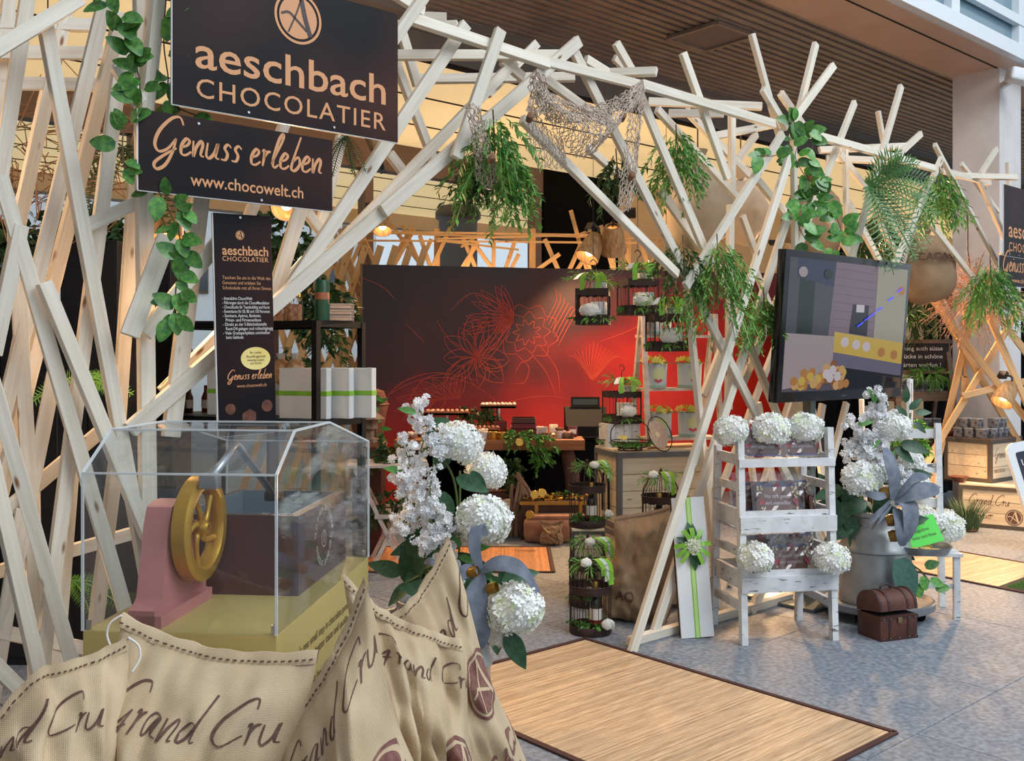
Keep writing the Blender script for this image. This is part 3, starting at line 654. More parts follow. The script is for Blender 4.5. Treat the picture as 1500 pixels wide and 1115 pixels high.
M_ink = mat('sack_ink', srgb(88, 60, 54), 0.9, c2=srgb(112, 82, 70), scale=60)
M_inkred = mat('sack_ink_red', srgb(112, 70, 64), 0.9, c2=srgb(134, 94, 84), scale=60)
M_string = mat('string', srgb(225, 222, 215), 0.9)
from mathutils import noise
class Sack:
    """pillow shaped sack: local x width, z height (0..H), front towards -y"""
    def __init__(s, label, M, W, H, D, seed=1, ear=(0.0, 0.0), group=None, name='burlap_sack', neck=0.72, wr=1.0, mt=None, seam=True, shear=0.0):
        s.shear = shear; s.W, s.H, s.D, s.seed, s.ear, s.wr, s.neck = W, H, D, seed, ear, wr, neck
        s.t = thing(name, label, 'sack', (0, 0, 0), 0, group); s.t.matrix_world = M
        nu, nv = 44, 48; mb = MB()
        for side in (-1, 1):
            k = len(mb.v); vs = [s.pt(-1 + 2 * i / nu, j / nv, side) for j in range(nv + 1) for i in range(nu + 1)]
            fs = [(j * (nu + 1) + i, j * (nu + 1) + i + 1, (j + 1) * (nu + 1) + i + 1, (j + 1) * (nu + 1) + i) for j in range(nv) for i in range(nu)]
            if side > 0: fs = [f[::-1] for f in fs]
            mb.add(vs, fs)
        mesh_o = mb.build('cloth', mt or M_burlap, s.t, True, fix=False); s.o = mesh_o
        if seam:
            tp = [s.pt(-1 + 2 * i / 30, 1.0, -1) for i in range(31)]
            m2 = MB(); up = [p + Vector((0, .002 * math.sin(i * 1.3), .024 + .002 * math.sin(i * 1.1 + seed))) for i, p in enumerate(tp)]
            k = len(tp); m2.add([p + Vector((0, -.006, -.006)) for p in tp] + [p + Vector((0, -.005, 0)) for p in up] + [p + Vector((0, .005, 0)) for p in up] + [p + Vector((0, .006, -.006)) for p in tp],
                   [(r * k + i, r * k + i + 1, (r + 1) * k + i + 1, (r + 1) * k + i) for r in range(3) for i in range(k - 1)])
            m2.build('seam_hem', mt or M_burlap, s.t, True)
            st = MB()
            for i in range(30): st.tube([tp[i] + Vector((0, -.009, .004)), (tp[i] + tp[i + 1]) / 2 + Vector((0, -.009, .005))], .0018, 4)
            st.build('stitching', M_ink, s.t)
    def pt(s, a, t, side, off=0.0):
        W, H, D = s.W, s.H, s.D
        bz = 1 - (1 - min(t / .16, 1)) ** 2.2                 # rounded bottom
        tz = 1 - max(0, (t - .60) / .40) ** 2.0                  # flattening towards the seam
        half = W / 2 * (0.80 + .20 * bz) * (1 - (1 - s.neck) * 0.55 * math.sin(math.pi * min(1, max(0, (t - .35) / .62))) ** 2 * (t > .35))
        prof = max(0.0, 1 - abs(a) ** 2.6) ** 0.62
        th = D / 2 * (0.55 + .45 * bz) * max(tz, 0) ** 0.8 * prof
        x = half * a; z = H * t
        if t > .55:
            q = ((t - .55) / .45) ** 2; e = s.ear[0] if a < 0 else s.ear[1]
            z += q * (e * abs(a) ** 1.6 - .035 * (1 - a * a) * H)
        if s.shear: z += s.shear * x * min(1.0, t / .55) ** 1.3
        w1 = noise.noise(Vector((a * 2.0 + s.seed * 7.1, t * 3.2, side * 3.0))) ; w2 = noise.noise(Vector((a * 5.5, t * 6.5 + s.seed * 3.3, side * 5.0)))
        w3 = noise.noise(Vector((a * 3 + t * 9.0 + s.seed, t * 2.5 - a * 3, side * 2.0)))
        env = min(1, prof * 1.4) * (0.4 + .6 * min(1, tz * 1.5))
        th += s.wr * env * (0.030 * w1 + 0.014 * w2 + 0.016 * w3)
        x += s.wr * .010 * w2 * (1 - abs(a))
        return Vector((x, side * (max(th, 0.002 * env) + off), z))
    def put(s, vs2, fs, m, name='print'):                     # 2-D vertices in local metres (x, z) -> draped over the front
        mb = MB(); out = []
        for p in vs2:
            t = p.y / s.H; half = abs(s.pt(1, t, -1).x); a = max(-.97, min(.97, p.x / half)); out.append(s.pt(a, t, -1, .0028))
        mb.add(out, fs).build(name, m, s.t, fix=False)
    def script(s, txt, x, z, w, pen=.085, m=None, ysc=1.1, rot=0):
        vs, fs, tw = hand_text(txt, pen); k = w / tw; c_, s_ = math.cos(rot), math.sin(rot)
        s.put([Vector((x + (p.x * c_ - p.y * ysc * s_) * k, z + (p.x * s_ + p.y * ysc * c_) * k)) for p in vs], fs, m or M_ink, 'script_lettering')
    def block(s, txt, x, z, w, h, m=None, bold=.02):
        vs, fs, tw = text_mesh(txt, bold); s.put([Vector((x + px * w / tw, z + py * h)) for px, py in vs], fs, m or M_inkred, 'block_lettering')
    def emblem(s, x, z, r, ry=None):
        ry = ry or r; e = MB2(); e.ring(0, 0, 1.0, .9); s.put([Vector((x + p.x * r, z + p.y * ry)) for p in e.v], e.f, M_inkred, 'emblem_ring')
        n = 14; vs = []; fs = []                               # filled disc, finely divided so that it drapes
        for i in range(n + 1):
            for j in range(40): vs.append(Vector((math.cos(j * math.pi / 20), math.sin(j * math.pi / 20))) * (.80 * i / n + .001))
        fs = [(i * 40 + j, i * 40 + (j + 1) % 40, (i + 1) * 40 + (j + 1) % 40, (i + 1) * 40 + j) for i in range(n) for j in range(40)]
        s.put([Vector((x + p.x * r, z + p.y * ry)) for p in vs], fs, M_inkred, 'emblem_disc')
        L = MB2()
        for pts, w in (([(0.12, .78), (-.08, .15), (-.42, -.66)], .07), ([(.12, .78), (.30, .0), (.52, -.66)], .15), ([(-.72, .02), (-.40, .12), (-.05, -.12), (.36, -.45)], .09)):
            L.put(*line_quads(smooth_line(pts, 8), w, False))
        mb = MB(); out = []
        for p in L.v:
            q = Vector((x + p.x * r, z + p.y * ry)); t = q.y / s.H; half = abs(s.pt(1, t, -1).x); out.append(s.pt(max(-.97, min(.97, q.x / half)), t, -1, .0040))
        mb.add(out, L.f).build('emblem_letter', M_burlap, s.t, fix=False)
    def string(s, a, L=.055):
        p = s.pt(a, 1, -1); sg = -1 if a < 0 else 1
        MB().tube(smooth_line([p + Vector((0, -.005, .02)), p + Vector((sg * .02, -.012, .0)), p + Vector((sg * .022, -.012, -L * .5)), p + Vector((sg * .004, -.012, -L))], 5), .0028, 5).build('string', M_string, s.t, True)
def sackM2(TL, TR, lean, H):          # seam ends in space, lean back, height: the sack hangs below its seam
    TL, TR = Vector(TL), Vector(TR); x = (TR - TL).normalized(); f = Vector((0, -1, 0)); f = (f - x * f.dot(x)).normalized(); up = x.cross(-f).normalized()
    q = Quaternion(x, R(-lean)); up = q @ up; y = -(q @ f); o = (TL + TR) / 2 - up * H
    return Matrix(((x.x, y.x, up.x, o.x), (x.y, y.y, up.y, o.y), (x.z, y.z, up.z, o.z), (0, 0, 0, 1))), (TR - TL).length
GS = 'burlap sacks heaped against the pedestal'
m, w = sackM2(P(176, 922, 2.24), P(464, 968, 2.20), 10, .86)
s2 = Sack('burlap sack reading Grand Cru in front of the ochre pedestal, seam sloping right', m, w, .86, .38, 2, (.012, .0), GS, wr=1.9)
s2.script('Grand Cru', -.172, .69, .365, .055); s2.string(-1); s2.emblem(0, .42, .07)
m, w = sackM2(P(-60, 990, 2.02), P(188, 956, 2.16), 14, .78)
s1 = Sack('burlap sack at the left picture edge with Grand Cru partly hidden', m, w, .78, .38, 5, (-.22, .012), GS, wr=2.0)
s1.script('Grand Cru', -.20, .665, .30, .055, rot=-.05); s1.string(1); s1.emblem(-.10, .47, .06)
def sackM3(u, v, Y, roll, yaw, lean, H):      # middle of the seam, roll counter-clockwise, yaw about z, lean back
    return Matrix.Translation(P(u, v, Y)) @ Matrix.Rotation(R(yaw), 4, 'Z') @ Matrix.Rotation(R(-roll), 4, 'Y') @ Matrix.Rotation(R(-lean), 4, 'X') @ Matrix.Translation((0, 0, -H))
s3 = Sack('burlap sack with steeply rising Grand Cru lettering right of the seam-sloped sack', sackM3(470, 982, 2.20, 18, 2, 8, .75), .30, .75, .34, 9, (.0, .012), GS, wr=1.3, shear=.86)
s3.script('Grand Cru', -.125, .625, .27, .055, ysc=1.25); s3.emblem(.075, .42, .062, .07)
s4 = Sack('folded burlap sack with a squeezed round emblem between two sacks', sackM3(592, 905, 2.50, 8, 12, 8, .85), .27, .85, .30, 13, (.03, -.02), GS, wr=2.6, shear=-.62)
s4.script('Grand Cru', -.09, .74, .24, .055); s4.emblem(.075, .53, .038, .09)
s5 = Sack('rearmost burlap sack reading 100% CACAO with large round A emblem', sackM3(598, 872, 2.78, 18, 24, 6, .98), .33, .98, .30, 17, (.0, .02), GS, wr=1.5, shear=.42)
s5.script('Grand Cru', -.09, .83, .30, .055); s5.emblem(.085, .665, .058, .082); s5.block('100% CACAO', -.11, .45, .32, .075); s5.block('2272', .05, .39, .08, .035)
# ------------------------------------------------------------------ flowers and leaves
from mathutils import noise
def petal_mat(name, base, tip, amount=0.25):
    m = mat(name, base, 0.6, island=0.10); nt = m.node_tree; b = nt.nodes['Principled BSDF']
    ge = nt.nodes.new('ShaderNodeNewGeometry'); src = b.inputs['Base Color'].links[0].from_socket
    k = _ramp(nt, ge.outputs['Random Per Island'], [(0, (1, 1, 1)), (1 - amount, (1, 1, 1)), (1.0, tip)])
    nt.links.new(_mix(nt, src, k, 1.0, 'MULTIPLY'), b.inputs['Base Color'])
    col_ = b.inputs['Base Color'].links[0].from_socket; tl = nt.nodes.new('ShaderNodeBsdfTranslucent'); nt.links.new(col_, tl.inputs[0]); mx = nt.nodes.new('ShaderNodeMixShader'); mx.inputs[0].default_value = .12
    nt.links.new(b.outputs[0], mx.inputs[1]); nt.links.new(tl.outputs[0], mx.inputs[2]); nt.links.new(mx.outputs[0], nt.nodes['Material Output'].inputs[0])
    return m
M_petal = petal_mat('white_petal', srgb(251, 252, 249), srgb(212, 230, 170), .18)
M_petal2 = petal_mat('white_blossom', srgb(247, 248, 250), srgb(226, 226, 226), .2)
M_yellow = petal_mat('yellow_petal', srgb(214, 206, 92), srgb(190, 200, 90), .4)
M_leafd = mat('dark_leaf', srgb(34, 70, 44), 0.42, c2=srgb(52, 96, 62), scale=9, rnd=0.2)
M_leafb = mat('bright_leaf', srgb(94, 152, 62), 0.45, c2=srgb(70, 128, 52), scale=9, rnd=0.25)
M_ivy = mat('ivy_leaf', srgb(54, 116, 56), 0.32, c2=srgb(104, 158, 66), scale=5, rnd=0.4)
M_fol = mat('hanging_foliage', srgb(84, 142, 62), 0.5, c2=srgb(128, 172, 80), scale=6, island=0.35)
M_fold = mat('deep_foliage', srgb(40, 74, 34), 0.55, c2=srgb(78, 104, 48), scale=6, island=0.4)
M_stem = mat('plant_stem', srgb(92, 112, 60), 0.6)
M_twig = mat('brown_twig', srgb(98, 74, 56), 0.8)
M_felt = mat('grey_felt', srgb(128, 136, 150), 0.75, c2=srgb(104, 112, 128), scale=20, stretch=(1, 1, 1), bump=0.1)
M_feltg = mat('gold_lining', srgb(150, 112, 48), 0.35, 0.5)
M_rib = mat('lime_ribbon', srgb(150, 208, 76), 0.35, c2=srgb(124, 186, 60), scale=10)
M_ribw = mat('pale_ribbon', srgb(214, 222, 226), 0.35)
M_can = mat('galvanised_can', srgb(176, 180, 182), 0.4, 0.7, c2=srgb(142, 144, 144), scale=5, detail=6, bump=0.05)
def floret(mb, c, n, size, petals=4, cup=.25):
    n = Vector(n).normalized(); x = n.orthogonal().normalized(); x = Quaternion(n, random.uniform(0, 6.28)) @ x; y = n.cross(x); c = Vector(c)
    k = len(mb.v); vs = [c]; fs = []
    for i in range(petals):
        a = 2 * math.pi * i / petals; w = math.pi / petals * .92
        for da, r_, h in ((-w * .8, .62, .12), (-w * .55, .98, cup), (w * .55, .98, cup * .8), (w * .8, .62, .12)):
            vs.append(c + (x * math.cos(a + da) + y * math.sin(a + da)) * size * r_ + n * size * h)
        b = 1 + 4 * i; fs.append((0, b, b + 1, b + 2, b + 3))
    mb.add(vs, fs)
def head_mesh(n, size, squash=(1, 1, .86), seed=0, m=None, name='flower_head'):
    random.seed(seed); mb = MB()
    for i in range(n):
        z = 1 - 2 * (i + .5) / n * .93; a = i * 2.39996; r_ = math.sqrt(max(0, 1 - z * z)); d = Vector((r_ * math.cos(a), r_ * math.sin(a), z))
        p = Vector((d.x * squash[0], d.y * squash[1], d.z * squash[2])) * random.uniform(.86, 1.02) * (1 + .13 * noise.noise(d * 2.1 + Vector((seed * 5, 0, 0))))
        floret(mb, p, d + Vector((random.uniform(-.45, .45), random.uniform(-.45, .45), random.uniform(-.3, .3))), size * random.uniform(.85, 1.15))
    mb.blob((0, 0, 0), .74, None, 10, 7)
    return mb.mesh(name, m or M_petal)
HEADS = [head_mesh(250, .19, (1, 1, .88), s_) for s_ in (1, 2, 3)]
def head(parent, p, r, i=0, rot=None):
    q = Euler(rot or (random.uniform(-.4, .4), random.uniform(-.4, .4), random.uniform(0, 6))).to_matrix().to_4x4()
    return inst('flower_head', HEADS[i % 3], parent, Matrix.Translation(p) @ q @ Matrix.Diagonal((r, r, r, 1)))
def leaf_mesh(name, m, w=.42, bend=.18, fold=.10, tip=1.0, lobes=False):
    mb = MB(); k = 9; vs = []
    for i in range(k + 1):
        t = i / k; hw = w * .5 * math.sin(math.pi * min(1, t ** .75 * .97 + .02)) ** .9 if not lobes else w * .5 * (math.sin(math.pi * (t * .93 + .06)) ** .6) * (1 - .35 * t)
        z = -bend * t * t
        vs += [(-hw, t, z + fold * hw * 2), (0, t, z), (hw, t, z + fold * hw * 2)]
    mb.add(vs, [f for i in range(k) for f in ((3 * i, 3 * i + 1, 3 * i + 4, 3 * i + 3), (3 * i + 1, 3 * i + 2, 3 * i + 5, 3 * i + 4))])
    return mb.mesh(name, m, True)
LEAF_D = leaf_mesh('leaf', M_leafd, .46, .22); LEAF_B = leaf_mesh('leaf', M_leafb, .40, .2); LEAF_I = leaf_mesh('leaf', M_ivy, .82, .15, .08, lobes=True); LEAF_H = leaf_mesh('leaf', mat('heart_leaf', srgb(72, 112, 98), .4, c2=srgb(56, 92, 80), scale=8), .8, .1, .06, lobes=True)
def leaf(parent, me, p, d, n, L, wk=1.0):
    d = Vector(d).normalized(); n = Vector(n); x = d.cross(n)
    if x.length < 1e-3: x = d.orthogonal()
    x.normalize(); z = x.cross(d)
    M = Matrix(((x.x * L * wk, d.x * L, z.x * L, p[0]), (x.y * L * wk, d.y * L, z.y * L, p[1]), (x.z * L * wk, d.z * L, z.z * L, p[2]), (0, 0, 0, 1)))
    return inst('leaf', me, parent, M)
def spray(parent, pts, r=.028, n=26, size=.011, m=None, name='blossom_spray', seed=0):
    random.seed(seed); mb = MB(); line = smooth_line(pts, 8); k = len(line)
    for i in range(n):
        p = line[min(k - 1, int(random.random() * k))] + Vector((random.gauss(0, 1), random.gauss(0, 1), random.gauss(0, 1))) * r * .62
        for j in range(7):
            d = Vector((random.gauss(0, 1), random.gauss(0, 1) - .4, random.gauss(0, 1))).normalized(); floret(mb, p + d * size * .9, d, size, 5, .35)
    o = mb.build(name, m or M_petal2, parent, fix=False); MB().tube(line, .0025, 5).build('stem', M_stem, o); return o
def felt(parent, pts, w, side, m=None):
    line = smooth_line(pts, 6); k = len(line); ws = [w * (.18 + .82 * math.sin(math.pi * min(1, (i / (k - 1)) * .93 + .05)) ** .7) for i in range(k)]
    o = MB().strip(line, ws, side, .004).build('felt_leaf', m or M_felt, parent, 'auto'); return o
def milk_can(name, label, loc, r=.215, h=.62):
    t = thing(name, label, 'milk can', loc)
    pr = [(0, 0), (r * .98, 0), (r, .012), (r, .03), (r * .985, .04), (r * .985, h * .56), (r * 1.02, h * .575), (r * 1.02, h * .60), (r * .98, h * .62), (r * .93, h * .72), (r * .80, h * .80), (r * .72, h * .84), (r * .70, h * .93), (r * .78, h * .95), (r * .80, h), (r * .76, h), (r * .68, h * .93), (r * .66, h * .80), (0, h * .78)]
    MB().lathe(pr, (0, 0, 0), 44).build('body', M_can, t, 'auto')
    for s_ in (-1, 1):
        MB().tube(smooth_line([(s_ * r * .92, 0, h * .70), (s_ * r * 1.12, 0, h * .76), (s_ * r * 1.10, 0, h * .88), (s_ * r * .78, 0, h * .92)], 6), .011, 8).build('handle', M_can, t, True)
    return t
def V(u, v, Y): return P(u, v, Y)
# --- left arrangement
LC = P(642, 520, 4.0); LC.z = 0
milk_can('milk_can', 'galvanised milk can behind the rearmost burlap sack', LC)
bq = thing('flower_bouquet', 'tall white hydrangea bouquet with grey felt bow between sacks and bamboo mat', 'bouquet', LC + ZZ * .5)
bl = bq.location.copy()
def B(u, v, Y): return P(u, v, Y) - bl
for i, (u, v, Y, r) in enumerate(((674, 650, 3.95, 33), (712, 690, 4.08, 29), (709, 762, 3.82, 39), (755, 893, 3.72, 41), (735, 930, 3.80, 22))): head(bq, B(u, v, Y), r / FPX * Y * 1.02, i)
for i, pts in enumerate((((612, 596), (625, 625), (616, 660)), ((590, 640), (600, 680), (615, 720), (600, 770)), ((640, 650), (632, 700), (628, 760)), ((590, 700), (598, 745), (586, 775)), ((625, 745), (640, 790), (655, 850), (662, 890)), ((650, 755), (640, 785), (622, 800)))):
    spray(bq, [B(u, v, 3.9 - .02 * i) for u, v in pts], .036, (30, 56, 46, 34, 52, 34)[i], .0135, seed=40 + i)
for (u, v, Y, du, dv, L) in ((640, 690, 3.98, .35, .9, .17), (650, 720, 3.92, .1, -1, .17), (640, 668, 3.9, -.2, .9, .13), (655, 640, 3.95, .9, .3, .12), (668, 700, 3.9, .9, -.3, .14), (600, 860, 3.95, .1, .95, .25), (590, 840, 4.05, -.9, .3, .15), (660, 800, 3.95, -.3, -1, .16), (640, 840, 3.9, .2, -.9, .2),
    (700, 820, 3.85, -.8, -.5, .17), (730, 840, 3.9, .8, -.6, .18), (735, 850, 3.85, .9, .2, .15), (690, 850, 3.82, .2, -1, .16), (660, 870, 3.85, -.9, .2, .2), (740, 925, 3.74, .5, -.85, .17), (700, 880, 3.95, .4, -.8, .2), (680, 770, 3.95, .9, .3, .15), (690, 690, 3.9, .5, -.8, .12), (630, 900, 4.0, -.8, -.4, .2), (670, 920, 3.95, .3, -.9, .2), (720, 890, 3.9, .2, -.95, .2), (622, 660, 4.0, .4, .8, .1), (628, 620, 4.0, .95, .1, .1), (630, 770, 4.0, .6, -.6, .13)):
    leaf(bq, LEAF_D, B(u, v, Y), (du, random.uniform(-.3, .1), dv), (random.uniform(-.5, .5), -1, .4), L)
random.seed(44)
for i in range(34):
    u, v = random.choice(((610, 850), (640, 860), (690, 850), (720, 860), (660, 830), (625, 800), (700, 880), (650, 900))); a = random.uniform(0, 6.28)
    leaf(bq, LEAF_D, B(u + random.uniform(-18, 18), v + random.uniform(-14, 14), random.uniform(3.92, 4.1)), (math.cos(a), -.4, math.sin(a) * .8), (random.uniform(-.5, .5), -1, .4), random.uniform(.10, .19))
for (u, v, du, dv) in ((676, 800, -.6, .6), (684, 790, .5, .8), (672, 815, .7, -.2), (690, 805, .9, .2), (680, 770, .2, 1), (668, 785, -.9, .1), (610, 605, -.9, .3), (590, 690, -.9, .2), (640, 795, .5, .5), (745, 880, .3, .8), (735, 870, -.5, .7), (652, 830, .4, .6)): leaf(bq, LEAF_B, B(u, v, 3.84), (du, -.2, dv), (0, -1, .5), .075)
for pts in (((668, 1000), (672, 850), (674, 690)), ((680, 1000), (690, 880), (705, 790)), ((690, 990), (715, 900), (745, 905)), ((640, 990), (640, 800), (618, 640)), ((672, 760), (664, 700), (640, 660))):
    MB().tube(smooth_line([B(u, v, 3.98) for u, v in pts], 5), .005, 6).build('stem', M_stem, bq, True)
c0 = B(703, 835, 3.72)
def fpts(l, Y0=3.72): return [B(u, v, Y0 - .03 * math.sin(math.pi * i / (len(l) - 1))) for i, (u, v) in enumerate(l)]
for l, w, sd in ((((703, 835), (695, 800), (700, 770), (712, 785)), .05, (1, .3, .2)), (((703, 835), (680, 838), (665, 845), (650, 830)), .065, (.2, .3, 1)), (((703, 840), (700, 890), (703, 930), (697, 955)), .085, (1, .25, 0)), (((705, 835), (730, 825), (765, 835), (790, 870)), .06, (.1, .4, 1)), (((703, 842), (690, 870), (690, 905), (686, 925)), .06, (1, .4, 0)), (((650, 832), (640, 828), (630, 822), (622, 825)), .03, (0, .2, 1))):
    felt(bq, fpts(l), w, Vector(sd))
for (u, v) in ((693, 838), (721, 862)): MB().lathe([(.018, -.02), (.022, 0), (.018, .02)], (0, 0, 0), 16).xf(Matrix.Translation(B(u, v, 3.70)) @ Matrix.Rotation(R(70), 4, 'Y') @ Matrix.Rotation(R(20), 4, 'X')).build('bow_loop', M_feltg, bq, True)
# --- right arrangement on a wheeled trolley
RC = G(1282, 900); dol = thing('plant_trolley', 'flat grey plant trolley on castors under the right milk can', 'trolley', RC)
MB().lathe([(0, .06), (.33, .06), (.345, .07), (.345, .105), (.33, .11), (.31, .085), (0, .085)], (0, 0, 0), 40).build('plate', mat('trolley_grey', srgb(120, 124, 130), .5, .3), dol, 'auto')
for k in range(4):
    a = k * math.pi / 2 + .9; p = Vector((.27 * math.cos(a), .27 * math.sin(a), .03))
    w_ = MB().lathe([(.0, -.011), (.022, -.011), (.029, -.006), (.029, .006), (.022, .011), (0, .011)], (0, 0, 0), 20).xf(Matrix.Translation(p) @ Matrix.Rotation(R(90), 4, 'X')).build('castor', M_black, dol, True)
milk_can('milk_can', 'rusty galvanised milk can standing on the castor trolley', RC + ZZ * .087, .215, .56)
bq2 = thing('flower_bouquet', 'white hydrangea bouquet with grey felt bow in front of the television', 'bouquet', RC + ZZ * .55)
bl = bq2.location.copy(); RY = RC.y
for i, (u, v, dY, r) in enumerate(((1263, 702, -.25, 26), (1308, 625, -.1, 24), (1333, 680, .05, 20), (1350, 760, .22, 22), (1386, 770, .25, 25), (1345, 712, .2, 20), (1262, 745, .0, 14))): head(bq2, B(u, v, RY + dY), r / FPX * RY * 1.05, i + 1)
for i, pts in enumerate((((1280, 575), (1285, 600), (1275, 615)), ((1290, 590), (1290, 620), (1285, 650)), ((1248, 618), (1262, 635), (1275, 650)), ((1242, 650), (1255, 660), (1250, 672)), ((1270, 640), (1280, 680), (1295, 700)), ((1285, 660), (1290, 685), (1300, 695)), ((1258, 640), (1268, 660), (1272, 690)), ((1320, 690), (1325, 710), (1322, 725)))):
    spray(bq2, [B(u, v, RY - .12) for u, v in pts], .042, (26, 30, 20, 18, 40, 34, 30, 20)[i], .017, seed=70 + i)
for (u, v, du, dv, L) in ((1318, 650, .9, -.2, .18), (1310, 655, .8, -.6, .15), (1235, 715, -.8, -.2, .2), (1245, 735, -.6, -.7, .22), (1260, 760, -.3, -.9, .22), (1240, 750, .3, -.9, .2), (1280, 770, .2, -.9, .22), (1225, 730, -.2, -.9, .2), (1300, 790, .7, -.5, .2), (1230, 740, -.9, .1, .16), (1270, 735, -.9, -.3, .2), (1290, 750, -.5, -.8, .2), (1250, 770, -.8, -.3, .2), (1320, 640, -.5, .8, .12), (1330, 695, .6, -.6, .13), (1300, 600, -.5, .6, .11), (1310, 790, .3, -.9, .15)):
    leaf(bq2, LEAF_D, B(u, v, RY - .08), (du, -.25, dv), (random.uniform(-.4, .4), -1, .4), L)
random.seed(45)
for i in range(30):
    u, v = random.choice(((1235, 740), (1250, 760), (1275, 750), (1290, 780), (1310, 770), (1225, 720), (1300, 680), (1325, 700))); a = random.uniform(0, 6.28)
    leaf(bq2, LEAF_D, B(u + random.uniform(-10, 10), v + random.uniform(-10, 12), RY + random.uniform(-.1, .08)), (math.cos(a), -.4, math.sin(a) * .8 - .1), (random.uniform(-.5, .5), -1, .4), random.uniform(.12, .22))
for (u, v, du, dv) in ((1283, 590, -.3, .6), (1256, 622, .7, .2), (1296, 680, .3, .5), (1300, 705, .5, -.3), (1325, 720, .4, .7), (1332, 600, .7, .7), (1340, 605, .9, .1), (1328, 612, -.5, .6), (1338, 618, .6, -.5), (1326, 590, .1, 1), (1270, 660, .4, .4)): leaf(bq2, LEAF_B if v > 620 or u < 1320 else LEAF_D, B(u, v, RY - .14), (du, -.2, dv), (0, -1, .5), .1)
leaf(bq2, LEAF_H, B(1318, 818, RY - .28), (.25, -.15, -1), (0, -1, .3), .26, .85)
for (u, v, du, dv) in ((1340, 835, -.4, -.8), (1350, 845, .3, -.9), (1362, 850, .9, -.3), (1355, 830, .8, .3), (1345, 855, .1, -1), (1370, 862, .9, .1), (1335, 850, -.7, -.3)): leaf(bq2, LEAF_I, B(u, v, RY - .2), (du, -.2, dv), (0, -1, .4), .085)
for pts in (((1282, 830), (1280, 740), (1278, 620)), ((1285, 830), (1300, 740), (1308, 640)), ((1288, 830), (1320, 760), (1350, 765)), ((1282, 830), (1268, 770), (1262, 710)), ((1290, 820), (1340, 830), (1368, 862)), ((1290, 820), (1360, 790), (1385, 775)), ((1300, 700), (1326, 640), (1334, 605))): MB().tube(smooth_line([B(u, v, RY - .02) for u, v in pts], 5), .006, 6).build('stem', M_stem, bq2, True)
Yf = RY - .34
def fp2(l): return [B(u, v, Yf - .05 * math.sin(math.pi * i / (len(l) - 1))) for i, (u, v) in enumerate(l)]
for l, w, sd in ((((1309, 733), (1310, 700), (1304, 675), (1297, 656)), .09, (1, .3, 0)), (((1312, 728), (1328, 712), (1340, 700), (1359, 699)), .07, (.2, .3, 1)), (((1310, 735), (1335, 722), (1360, 718), (1376, 718)), .10, (.1, .3, 1)), (((1318, 735), (1332, 740), (1334, 770), (1327, 795)), .11, (1, .3, .2)), (((1305, 735), (1290, 750), (1278, 760), (1268, 770)), .10, (.5, .2, .8)), (((1306, 742), (1295, 755), (1285, 765), (1278, 772)), .08, (.5, .2, .8)), (((1300, 725), (1290, 727), (1280, 726), (1267, 722)), .05, (.1, .3, 1)), (((1312, 745), (1320, 765), (1322, 785), (1322, 800)), .09, (1, .2, 0))): felt(bq2, fp2(l), w, Vector(sd))
for (u, v) in ((1297, 722), (1317, 728), (1306, 762), (1310, 785)): MB().lathe([(.030, -.03), (.037, 0), (.030, .03)], (0, 0, 0), 16).xf(Matrix.Translation(B(u, v, Yf + .02)) @ Matrix.Rotation(R(75), 4, 'Y') @ Matrix.Rotation(R(15), 4, 'X')).build('bow_loop', M_feltg, bq2, True)
# ------------------------------------------------------------------ ivy, ferns and other hanging green
def ivy(label, pts, Y, n, L, me=None, spread=.05, group='ivy strands on the slats', seed=0, c=None):
    random.seed(seed); w = [Pc(u, v, c) if c else P(u, v, Y) for u, v in pts]; t = thing('ivy_strand', label, 'ivy', w[0], 0, group); o = w[0].copy()
    line = smooth_line([p - o for p in w], 8); MB().tube(line, .0028, 5).build('stem', M_twig, t)
    for i in range(n):
        p = line[int((i + random.random()) / n * (len(line) - 1))]; a = random.uniform(0, 6.28)
        d = Vector((math.cos(a), -.35, math.sin(a) - .45)); leaf(t, me or LEAF_I, p + Vector((math.cos(a), -.2, math.sin(a) * .4)) * random.uniform(.0, spread), d, (random.uniform(-.5, .5), -1, random.uniform(.0, .7)), L * random.uniform(.7, 1.2))
    return t
ivy('ivy strand climbing beside the large brand sign', [(160, -10), (172, 30), (185, 60), (196, 90), (205, 120), (200, 160), (180, 200), (185, 265)], 3.55, 34, .072, c=3.50, spread=.03, seed=3)
ivy('yellowing ivy strand squeezed behind the left edge of the large brand sign', [(244, -10), (240, 60), (246, 110), (250, 150), (290, 170)], 3.6, 14, .085, c=3.58, spread=.03, seed=4)
ivy('ivy strand hanging beside the tall narrow poster', [(232, 282), (258, 300), (262, 340), (268, 380), (258, 420), (256, 450), (250, 470)], 3.6, 28, .075, c=3.46, spread=.045, seed=5)
ivy('ivy strand hanging from the slat junction above the television', [(1162, 175), (1172, 200), (1165, 230), (1180, 260), (1190, 290), (1180, 300)], 6.5, 46, .092, c=3.52, spread=.09, seed=6)
ivy('ivy strand trailing left of the slat junction', [(1160, 215), (1135, 228), (1110, 228)], 6.3, 8, .10, c=3.52, seed=7)
ivy('ivy strand trailing down towards the top of the television', [(1195, 285), (1215, 300), (1230, 330), (1232, 350), (1225, 365)], 6.5, 18, .10, c=3.5, spread=.07, seed=8)
ivy('ivy strand reaching the upper left corner of the television', [(1172, 310), (1170, 330), (1180, 350), (1190, 355)], 6.4, 14, .10, c=3.5, spread=.07, seed=9)
